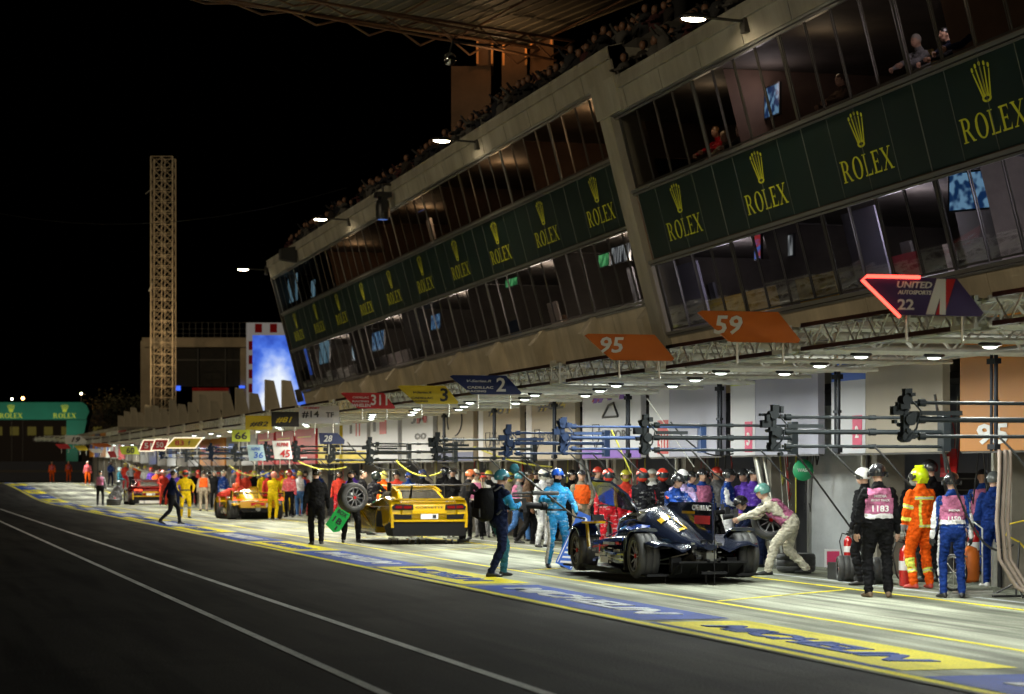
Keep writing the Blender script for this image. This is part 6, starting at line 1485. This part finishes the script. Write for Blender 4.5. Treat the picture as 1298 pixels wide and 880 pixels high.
m = MB().mat(blackp); m.bb(-.12, .12, -.42, -.39, .98, 1.12); m.obj('pouch', t); m = MB().mat(blackp); m.tube((.05, -.3, 1.45), (.05, -.32, 1.62), .008); m.obj('antenna', t)
for s in (-1, 1): m = MB().mat(blackp); m.path([(s*.12, -.14, 1.40), (s*.12, .0, 1.475), (s*.12, .13, 1.36), (s*.13, .15, 1.2), (s*.15, -.1, 1.02)], .02); m.obj('strap', t)
for (px, fy, zz, yw, lb) in ((966, 719, 1.0, 275, 'still camera with long lens in the hands of the navy camera operator'), (994, 729, .98, 292, 'black camera held up by the bending photographer in cream')):
    x, y = G(px, fy); t = thing('camera', lb, 'camera', (x, y, 0), -math.radians(yw)); y0 = .62 if fy == 719 else .76
    m = MB().mat(blackp); m.bb(-.08, .08, y0, y0+.08, zz-.06, zz+.05); m.bb(-.03, .03, y0, y0+.07, zz+.05, zz+.09); m.obj('camera_body', t)
    m = MB().mat(matb); m.tube((0, y0+.08, zz), (0, y0+.26, zz-.02), .04, 12, .052); m.obj('lens', t)
# garage clutter: tool cabinets, racks, cables behind the people
rg = random.Random(21)
cabm = [M('cab_dark', (.03, .03, .035), .4), M('cab_red', (.35, .02, .02), .4), M('cab_grey', (.25, .25, .26), .4), M('cab_blue', (.02, .06, .25), .4), M('cab_black', (.012, .012, .014), .5)]
def cabinet(px, X, i, w, h, lab, d=.6):
    Y = onX(px, X); t = thing('tool_cabinet', lab, 'cabinet', (X, Y, gz(Y)))
    m = MB().mat(cabm[i]); m.bb(0, d, -w/2, w/2, .08, h); m.obj('body', t)
    n = max(2, int(h/.2))
    for k in range(n):
        m = MB().mat(cabm[i]); z0 = .12+(h-.16)*k/n; m.bb(-.015, 0, -w/2+.03, w/2-.03, z0, z0+(h-.16)/n-.02); m.mat(aluL); m.bb(-.03, -.016, -w*.25, w*.25, z0+(h-.16)/n*.65, z0+(h-.16)/n*.65+.02); m.obj('drawer', t)
    for a in (-.4, .4):
        m = MB().mat(blackp); m.tube((.1, a*w-.02, .04), (.1, a*w+.02, .04), .04, 10); m.tube((d-.1, a*w-.02, .04), (d-.1, a*w+.02, .04), .04, 10); m.obj('castor', t)
for px, X, i, w, h, nm in ((1225, 17.5, 4, 1.6, 1.7, 'tall black'), (1130, 17.2, 0, 1.2, 1.5, 'dark'), (1000, 17.4, 4, 1.4, 1.8, 'black'), (930, 17.5, 0, 1.5, 1.6, 'charcoal'), (880, 17.3, 2, .9, 1.2, 'grey'), (790, 17.0, 4, 1.5, 1.8, 'tall black'), (750, 17.4, 0, 1.4, 1.5, 'dark'),
                         (712, 17.0, 1, 1.2, 1.1, 'red'), (672, 17.0, 4, 1.6, 1.8, 'black'), (632, 17.2, 3, 1.2, 1.2, 'blue'), (592, 17.0, 2, 1.2, 1.3, 'grey'), (520, 17.2, 2, 1.4, .9, 'low grey'), (455, 17.0, 4, 1.5, 1.5, 'black'), (395, 17, 1, 1.5, 1.4, 'red')):
    cabinet(px, X, i, w, h, '%s tool cabinet inside the garage, behind people at x %d' % (nm, 0) if False else '%s tool cabinet inside the garage %s' % (nm, {1225: 'behind the blue overalls', 1130: 'behind the 1183 vest', 1000: 'under the round green sign', 930: 'behind the side-on mechanic', 880: 'behind the driver at the car', 790: 'between two red helmets', 750: 'behind the man with hat and orange vest', 712: 'behind the sky blue suit', 672: 'left of the white helmet', 632: 'behind the teal helmet', 592: 'behind the orange patterned helmet', 520: 'over the roof of the yellow sports car', 455: 'behind the wheel carrier', 395: 'behind the white shirt'}[px]))
def cables(px, X, n, lab):
    Y = onX(px, X); m = MB(); r = random.Random(px)
    for k in range(n):
        m.mat(r.choice([blackp, blackp, hy, steel, cabm[1]])); dy = r.uniform(-1, 1); zt = 2.9; zb = r.uniform(.9, 1.8); sag = r.uniform(-.4, .4)
        m.path([(X+r.uniform(-.2, .2), Y+dy, zt), (X, Y+dy+sag*.3, (zt+zb)/2+.1), (X, Y+dy+sag, zb+.05), (X, Y+dy+sag*1.3, zb+.2)], r.uniform(.008, .016), 5)
    o = m.obj('cable_loops'); tag(o, lab, 'cables')
for px, n, w in ((1010, 12, 'under the lilac header with tag 3'), (905, 10, 'above the side-on mechanic'), (800, 10, 'beside the middle red helmet'), (735, 9, 'above the orange vest and hat'), (665, 9, 'behind the teal helmet'), (610, 7, 'by the orange patterned helmet'), (545, 8, 'above the roof of the yellow sports car'), (500, 6, 'above the yellow fire helmet'), (430, 6, 'left of the wheel carrier'), (1225, 6, 'under the amber header')):
    cables(px, 16.1, n, 'tangled cables hanging in the garage mouth '+w)
# slanting air line posts in the garage mouths (white pole pairs)
for px, w in ((985, 'in front of the black cabinet under the green sign'), (770-14, 'left of the red race suit')):
    Y = onX(px, 15.7); m = MB().mat(steel if px > 900 else M('post_grey', (.2, .2, .2), .5)); m.tube((15.7, Y, 0), (15.4, Y+.5, 2.4), .06, 10); m.tube((15.8, Y-.1, 0), (15.5, Y+.4, 2.4), .03, 8); o = m.obj('leaning_pole'); tag(o, 'leaning grey pole '+w, 'pole')
# ================================================================ BACKGROUND
def at(px, py, zc): return PZ(px, py, zc)
# lattice tower
zc = 170; x, y = cw((207-649)*zc/FPX, zc); t = thing('lattice_tower', 'tall thin steel lattice tower lit warm against the night', 'tower', (x, y, 0), -TH)
H = CAMH+(HY-200)*zc/FPX; w = 1.55
m = MB().mat(M('tower_steel', (.62, .50, .34), .6, 0))
for cx_ in (-w/2, 0, w/2):
    for cy_ in (-w/2, w/2): m.tube((cx_, cy_, 0), (cx_, cy_, H), .05 if cx_ else .035, 4, smooth=False)
nb = int(H/.78)
for k in range(nb):
    z0, z1 = H*k/nb, H*(k+1)/nb
    for cy_ in (-w/2, w/2):
        for (xa, xb) in ((-w/2, 0), (0, w/2)):
            m.tube((xa, cy_, z0), (xb, cy_, z1), .02, 3, cap=False, smooth=False); m.tube((xb, cy_, z0), (xa, cy_, z1), .02, 3, cap=False, smooth=False)
        m.tube((-w/2, cy_, z1), (w/2, cy_, z1), .028, 3, cap=False, smooth=False)
    for sx in (-w/2, w/2): m.tube((sx, -w/2, z0), (sx, w/2, z1), .022, 3, cap=False, smooth=False)
m.obj('lattice', t)
ld = bpy.data.lights.new('tower_light', 'SPOT'); ld.energy = 2500; ld.spot_size = 1.2; ld.spot_blend = 1; ld.color = (1, .72, .4); link('tower_lamp_light', ld, t, T(-1, -9, 6) @ RX(math.radians(125)))
m = MB().mat(steel); m.tube((-w/2, 0, H-2.2), (-w/2-.5, 0, H-2.6), .03); m.tube((-w/2, 0, H-9), (-w/2-.25, 0, H-9.6), .06); m.obj('antenna', t)
# pavilion behind the fins
zc = 190; x, y = cw((250-649)*zc/FPX, zc); t = thing('pavilion', 'dark glazed pavilion with a concrete frame behind the lattice tower', 'building', (x, y, 0), -TH)
k_ = zc/FPX; zz = lambda py: CAMH+(HY-py)*k_; xx = lambda px: (px-250)*k_
pc = M('pavilion_concrete', (.34, .27, .18), .8, var=.2, vscale=.6)
m = MB().mat(pc); m.bb(xx(180), xx(322), 0, 9, zz(440), zz(428)); m.bb(xx(180), xx(192), 0, .6, 0, zz(441)); m.bb(xx(304), xx(322), .3, 1, 0, zz(441)); m.bb(xx(178), xx(183), .1, 8, 0, zz(432)); m.obj('frame', t)
m = MB().mat(M('pavilion_glass', (.03, .028, .025), .15)); m.bb(xx(192), xx(304), .5, .6, zz(490), zz(441)); m.obj('glazing', t)
m = MB().mat(alu); [m.bb(xx(p)-.05, xx(p)+.05, .42, .5, zz(490), zz(441)) for p in (218, 250, 285)]; m.bb(xx(192), xx(304), .40, .5, zz(456)-.05, zz(456)+.05); m.obj('mullion', t)
m = MB().mat(M('shopfront', (.45, .38, .28), .7)); m.bb(xx(245), xx(291), -.5, .3, zz(520), zz(493)); m.mat(cred); m.bb(xx(245), xx(291), -.6, -.5, zz(496), zz(492)); m.obj('kiosk', t)
m = MB().mat(alu)
for i in range(12): m.tube((xx(222+8*i), 1, zz(428)), (xx(222+8*i), 1, zz(408)), .03, 4)
for q in (408, 416, 422): m.tube((xx(222), 1, zz(q)), (xx(312), 1, zz(q)), .025, 4)
m.obj('railing', t); m = MB().mat(emit('blue_sign', (.05, .15, 1), 1.2)); m.bb(xx(221), xx(228), .3, .4, zz(495), zz(489)); m.bb(xx(303), xx(310), .0, .2, zz(492), zz(489)); m.obj('blue_light', t)
# big LED screen
zc = 150; x, y = cw((350-649)*zc/FPX, zc); k_ = zc/FPX; zz = lambda py: CAMH+(HY-py)*k_; xx = lambda px: (px-350)*k_
t = thing('video_wall', 'big white framed video screen glowing blue beyond the building end', 'video screen', (x, y, 0), -TH)
m = MB().mat(emit('frame_glow', (.62, .56, .5), .22)); m.bb(xx(312), xx(400), .1, .5, zz(535), zz(409)); m.obj('frame', t)  # frame is no lamp; its lit look is put in as faint emission
m = MB().mat(cred)
for (a, b) in ((323, 416), (342, 416), (360, 416), (315, 438), (315, 456), (315, 474), (315, 492)): m.bb(xx(a)-.0, xx(a)+.45, .06, .099, zz(b)-.28, zz(b)+.28)
m.obj('red_badge', t)
def led():
    m, nt, b = newmat('led_picture'); L = nt.links; tc = nt.nodes.new('ShaderNodeTexCoord')
    mp = nt.nodes.new('ShaderNodeMapping'); mp.inputs['Location'].default_value = (.1, 0, -5.0); mp.inputs['Scale'].default_value = (.42, 1, .30); L.new(tc.outputs['Object'], mp.inputs[0])
    gr = nt.nodes.new('ShaderNodeTexGradient'); gr.gradient_type = 'SPHERICAL'; mp2 = nt.nodes.new('ShaderNodeMapping'); mp2.inputs['Location'].default_value = (0, 0, -1.62); mp2.inputs['Scale'].default_value = (.55, 1, .26); L.new(tc.outputs['Object'], mp2.inputs[0]); L.new(mp2.outputs[0], gr.inputs[0])
    n = nt.nodes.new('ShaderNodeTexNoise'); n.inputs['Scale'].default_value = 1.2; n.inputs['Detail'].default_value = 4; L.new(tc.outputs['Object'], n.inputs['Vector'])
    ad = nt.nodes.new('ShaderNodeMath'); ad.operation = 'MULTIPLY_ADD'; ad.inputs[1].default_value = .7; L.new(n.outputs['Fac'], ad.inputs[0]); L.new(gr.outputs['Fac'], ad.inputs[2])
    cr = nt.nodes.new('ShaderNodeValToRGB'); e = cr.color_ramp.elements; e[0].position = .2; e[0].color = (.02, .06, .42, 1); e[1].position = .95; e[1].color = (.85, .92, 1, 1); q = e.new(.42); q.color = (.06, .16, .72, 1); q = e.new(.62); q.color = (.22, .36, .9, 1)
    L.new(ad.outputs[0], cr.inputs[0]); b.inputs['Base Color'].default_value = (0, 0, 0, 1); L.new(cr.outputs[0], b.inputs['Emission Color']); b.inputs['Emission Strength'].default_value = 1.0; return m
m = MB().mat(led()); a, b_, c_, d_ = xx(320), xx(400), zz(530), zz(425); m.add([(a, .055, c_), (b_, .055, c_), (b_, .055, d_), (a, .055, d_)], [(0, 1, 2, 3)]); m.obj('display', t)
# green bridge
zc = 280; x, y = cw((60-649)*zc/FPX, zc); k_ = zc/FPX; zz = lambda py: CAMH+(HY-py)*k_; xx = lambda px: (px-60)*k_
t = thing('advertising_bridge', 'green advertising bridge over the track at the far left', 'bridge', (x, y, 0), -TH)
gb = M('bridge_green', (.0, .24, .15), .5, var=.12, vscale=.4)
m = MB().mat(gb); m.prism([(xx(-260), zz(532)), (xx(109), zz(532)), (xx(113), zz(522)), (xx(110), zz(514)), (xx(104), zz(510)), (xx(-260), zz(510))], 1, 0, 2.5); m.obj('beam', t)
m = MB().mat(gb); m.prism([(xx(84), 0), (xx(98), 0), (xx(99), zz(570)), (xx(105), zz(555)), (xx(110), zz(532)-.05), (xx(84), zz(532)-.05)], 1, .1, 2.3); m.obj('leg', t)
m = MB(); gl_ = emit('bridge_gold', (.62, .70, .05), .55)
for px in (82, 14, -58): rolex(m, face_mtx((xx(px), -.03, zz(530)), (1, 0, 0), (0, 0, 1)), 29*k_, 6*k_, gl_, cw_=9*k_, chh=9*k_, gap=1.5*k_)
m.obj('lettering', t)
for i, px in enumerate((-20, 40, 95)):
    ld = bpy.data.lights.new('bridge_light', 'SPOT'); ld.energy = 480; ld.spot_size = 1.4; ld.spot_blend = 1; ld.color = (.9, 1, .9); ld.shadow_soft_size = .3
    link('bridge_light', ld, t, T(xx(px), -9, 3.5) @ RX(math.radians(118)))
# dark grandstand with yellowish panels, dark hoarding, trees, far lamps
zc = 340; x, y = cw((80-649)*zc/FPX, zc); k_ = zc/FPX; zz = lambda py: CAMH+(HY-py)*k_; xx = lambda px: (px-80)*k_
t = thing('far_grandstand', 'dark low stand with a row of dim yellow squares beyond the bridge', 'grandstand', (x, y, 0), -TH)
m = MB().mat(M('stand_dark', (.02, .014, .012), .9)); m.bb(xx(-300), xx(420), 0, 8, 0, zz(530)); m.prism([(xx(-300), zz(530)), (xx(30), zz(524)), (xx(200), zz(516)), (xx(420), zz(512)), (xx(420), zz(530)-.1), (xx(-300), zz(530)-.1)], 1, 0.1, 8); m.obj('wall', t)
m = MB().mat(emit('panel_glow', (.20, .16, .02), .22)); [m.bb(xx(p), xx(p)+11*k_, -.1, -.02, zz(552), zz(541)) for p in (-8, 13, 35, 56, 78, 100, 118, 139, 159)]; m.obj('yellow_panel', t)  # plain panels made to glow faintly in place of light on them
zc = 215; x, y = cw((60-649)*zc/FPX, zc); k_ = zc/FPX; zz = lambda py: CAMH+(HY-py)*k_; xx = lambda px: (px-60)*k_
t = thing('pit_entry_wall', 'dark blue wall with a pale top edge closing the end of the lane', 'wall', (x, y, 0), -TH)
m = MB().mat(M('wall_navy', (.012, .014, .03), .6, var=.3, vscale=.3)); m.bb(xx(-260), xx(120), 0, .4, 0, zz(585)); m.obj('wall', t)
m = MB().mat(M('wall_band', (.05, .04, .03), .7)); m.bb(xx(-260), xx(120), -.05, .0, zz(599), zz(596)); m.obj('rail', t)
def tree(px, py_top, zc, w, h, label, seed):
    x, y = cw((px-649)*zc/FPX, zc); t = thing('tree', label, 'tree', (x, y, 0)); r = random.Random(seed)
    bark = M('bark', (.07, .05, .035), .9); leaf = M('leaf', (.06, .055, .02), .7, var=.5, vscale=1.2)
    m = MB().mat(bark); m.tube((0, 0, 0), (0, 0, h*.55), .22, 8, .1)
    for k in range(7): a = r.uniform(0, 6.3); z0 = h*r.uniform(.3, .5); m.tube((0, 0, z0), (math.cos(a)*w*.3, math.sin(a)*w*.3, z0+h*.25), .08, 6, .03)
    m.obj('trunk', t); m = MB().mat(leaf)
    cl = [(r.uniform(-.4, .4)*w, r.uniform(-.4, .4)*w, h*r.uniform(.45, .88), w*r.uniform(.12, .24)) for _ in range(22)]
    for _ in range(3600):
        cx_, cy_, cz_, cr_ = r.choice(cl); d = V((r.gauss(0, 1), r.gauss(0, 1), r.gauss(0, .8))); d = d.normalized()*cr_*r.random()**.4; p = V((cx_, cy_, cz_))+d
        s = r.uniform(.08, .2); q = V((r.gauss(0, 1), r.gauss(0, 1), r.gauss(0, 1))).normalized(); u = q.orthogonal().normalized(); v2 = q.cross(u)
        m.add([p+u*s, p+v2*s*.7, p-u*s, p-v2*s*.7], [(0, 1, 2, 3)], False)
    m.obj('crown', t)
for i, (px, zc, w, h, lb) in enumerate(((136, 300, 11, 12, 'dark tree behind the small boards, left of the pavilion'), (118, 345, 9, 12.5, 'dark tree right of the bridge lit slightly orange'), (163, 290, 10, 11.5, 'dark round tree touching the pavilion'))): tree(px, 0, zc, w, h, lb, i)
for (px, py, zc, col, r_, e, lb) in ((15, 506, 330, (1, .85, .6), .12, 30, 'small white lamp above the bridge at the left'), (29, 505, 330, (1, .45, .12), .2, 26, 'orange lamp above the bridge'), (103, 499, 300, (1, .8, .5), .12, 30, 'small lamp above the bridge end')):
    p = PZ(px, py, zc); t = thing('far_lamp', lb, 'lamp', (p.x, p.y, 0)); m = MB().mat(emit('lamp_%d' % px, col, e)); m.ell((0, 0, p.z), (r_, r_, r_)); m.obj('bulb', t)
    m = MB().mat(alu); m.tube((0, 0, 0), (0, 0, p.z-r_), .06, 6); m.obj('pole', t)
p = PZ(108, 506, 296); ld = bpy.data.lights.new('tree_light', 'POINT'); ld.energy = 60; ld.color = (1, .4, .1); ld.shadow_soft_size = .3; lo = link('tree_lamp_light', ld, None, T(*p))
# canopy over the roof terrace and the lit cabins
zb = 78; kb = zb/FPX
A0 = PZ(604, 50, zb); Zc = A0.z
ang = math.atan2(4316-649, FPX); 
dirw = V(cw(-math.sin(ang), -math.cos(ang))+(0,)); dirw.normalize()       # towards the left of the picture, coming nearer
nrm = V((dirw.y, -dirw.x, 0)); 
if nrm.dot(V((0, 1, 0))) > 0: nrm = -nrm
t = thing('stand_canopy', 'long ribbed canopy with brown steel bracing above the roof terrace', 'canopy', A0)
L_ = 17.5; D_ = 8
m = MB().mat(M('canopy_sheet', (.11, .10, .08), .6, var=.15, vscale=.5)); 
def cp(u, v, z): return dirw*u+nrm*v+V((0, 0, z))
m.loft([[cp(u, 0, 0), cp(u, D_, .9), cp(u, D_, 1.1), cp(u, 0, .25)] for u in (-2, L_)], smooth=False)
m.obj('sheet', t); m = MB().mat(M('canopy_rib', (.34, .30, .22), .6))
for k in range(40): u = -2+k*.48; m.loft([[cp(u, v, .0+.11*v-.03), cp(u+.05, v, .11*v-.03), cp(u+.05, v, .11*v+.02), cp(u, v, .11*v+.02)] for v in (.05, D_)], smooth=False)
m.obj('rib', t)
m = MB().mat(M('canopy_fascia', (.7, .66, .5), .5)); m.loft([[cp(u, -.03, -.02), cp(u, .0, -.02), cp(u, 0, .3), cp(u, -.03, .3)] for u in (-2, L_)], smooth=False); m.loft([[cp(u, .02, -.05), cp(u, .30, -.03), cp(u, .30, -.01), cp(u, .02, -.03)] for u in (-2, L_)], smooth=False); m.obj('fascia', t); m = MB().mat(M('brown_steel', (.14, .07, .035), .6))
for v in (.9, 2.6): 
    m.tube(cp(-2, v, -.2), cp(L_, v, -.2), .05, 6); m.tube(cp(-2, v+.8, -.7), cp(L_, v+.8, -.1), .045, 6)
    for k in range(2, 12): u = -6+k*2; m.tube(cp(u, v, -.2), cp(u+1, v, -1.0*(1-(u+6)/24)), .035, 5); m.tube(cp(u+1, v, -1.0*(1-(u+6)/24)), cp(u+2, v, -.2), .035, 5)
for k in range(1, 8): u = -5+k*3; m.tube(cp(u, .2, -.1), cp(u+1.5, 7, .4), .04, 5)
m.obj('bracing', t)
ld = bpy.data.lights.new('canopy_light', 'POINT'); ld.energy = 55; ld.color = (1, .62, .3); ld.shadow_soft_size = .2; link('canopy_lamp_light', ld, t, T(*(cp(.6, 2.0, -1.5))))
ld = bpy.data.lights.new('canopy_light', 'POINT'); ld.energy = 10; ld.color = (1, .75, .5); ld.shadow_soft_size = .2; link('canopy_lamp_light', ld, t, T(*(cp(8, 3.0, -2.5))))
zc = 80; x, y = cw((640-649)*zc/FPX, zc); k_ = zc/FPX; zz = lambda py: CAMH+(HY-py)*k_; xx = lambda px: (px-640)*k_
t = thing('roof_cabin', 'brown cabins with orange lit window frames on the roof under the canopy', 'cabin', (x, y, 0), -TH)
cbr = M('cabin_brown', (.10, .06, .035), .8, var=.3, vscale=1); orl = M('cabin_frame', (.75, .38, .14), .7)
m = MB().mat(cbr); m.bb(xx(572), xx(622), 0, 2, 10, zz(84)); m.bb(xx(604), xx(625), -.1, 2, zz(83.9), zz(24)); m.bb(xx(636), xx(668), .2, 2, 10, zz(40)); m.bb(xx(672), xx(702), .4, 2, 10, zz(28)); m.obj('wall', t)
m = MB().mat(orl)
for a, b_, c_, d_ in ((604, 625, 82, 24), (637, 668, 84, 41), (672, 700, 60, 29)):
    w_ = .07; m.bb(xx(a), xx(a)+w_, -.2, -.11, zz(c_), zz(d_)); m.bb(xx(b_)-w_, xx(b_), -.2, -.11, zz(c_), zz(d_)); m.bb(xx(a)+w_, xx(b_)-w_, -.2, -.11, zz(d_)-.12, zz(d_))
m.obj('window_frame', t)
ld = bpy.data.lights.new('cabin_light', 'POINT'); ld.energy = 75; ld.color = (1, .45, .15); ld.shadow_soft_size = .2; link('cabin_lamp_light', ld, t, T(xx(660), -1.3, zz(30)))
p = PZ(570, 75, 70); t = thing('camera_dome', 'small shiny dome hanging left of the roof cabins', 'dome', p); m = MB().mat(M('chrome', (.5, .5, .5), .12, 1)); m.ell((0, 0, 0), (.2, .2, .2)); m.obj('dome', t); m = MB().mat(blackp); m.tube((0, 0, .2), (.1, 0, .55), .03); m.tube((.1, 0, .5), (1.6, .2, .5), .03); m.obj('bracket', t)
# thin cable across the sky
m = MB().mat(blackp); a = PZ(-40, 262, 120); b_ = PZ(440, 238, 100); m.path([a.lerp(b_, u)+V((0, 0, -1.2*4*u*(1-u))) for u in [i/10 for i in range(11)]], .012, 5); o = m.obj('overhead_cable'); tag(o, 'thin dark cable crossing the night sky', 'cable')
# ================================================================ LIGHT, SKY, CAMERA
w = bpy.data.worlds.new('World'); scene.world = w; w.use_nodes = True; nt = w.node_tree; bg = nt.nodes['Background']
sky = nt.nodes.new('ShaderNodeTexSky'); sky.sky_type = 'NISHITA'; sky.sun_disc = False; sky.sun_elevation = math.radians(-4); sky.sun_rotation = math.radians(-110); sky.altitude = 50
nt.links.new(sky.outputs[0], bg.inputs[0]); bg.inputs[1].default_value = .002
sd = bpy.data.lights.new('facade_fill', 'SUN'); sd.energy = .60; sd.angle = math.radians(12); sd.color = (1.0, .83, .55)  # added low fill that warms the facade; no sun shines at night
so = link('facade_fill', sd, None)
d = V((.80, .60, -.045)).normalized(); so.rotation_euler = d.to_track_quat('-Z', 'Y').to_euler(); so.location = (-30, -20, 20)
cam = bpy.data.cameras.new('camera'); co = link('camera', cam, None); scene.camera = co
co.location = (0, 0, CAMH); co.rotation_euler = (PI/2, 0, -TH)
cam.sensor_width = 36; cam.lens = FPX/1298*36; cam.shift_y = (HY-440)/1298; cam.clip_end = 3000; cam.clip_start = .5
cam.dof.use_dof = True; cam.dof.focus_distance = 37; cam.dof.aperture_fstop = 2.4
scene.view_settings.view_transform = 'Standard'; scene.view_settings.look = 'None'; scene.view_settings.exposure = 0; scene.view_settings.gamma = 1
scene.render.engine = 'CYCLES'
try: scene.cycles.use_light_tree = True; scene.cycles.max_bounces = 6; scene.cycles.sample_clamp_indirect = 4
except Exception: pass
bpy.context.view_layer.update()
print('OBJECTS', len(bpy.data.objects), 'people', PCOUNT)
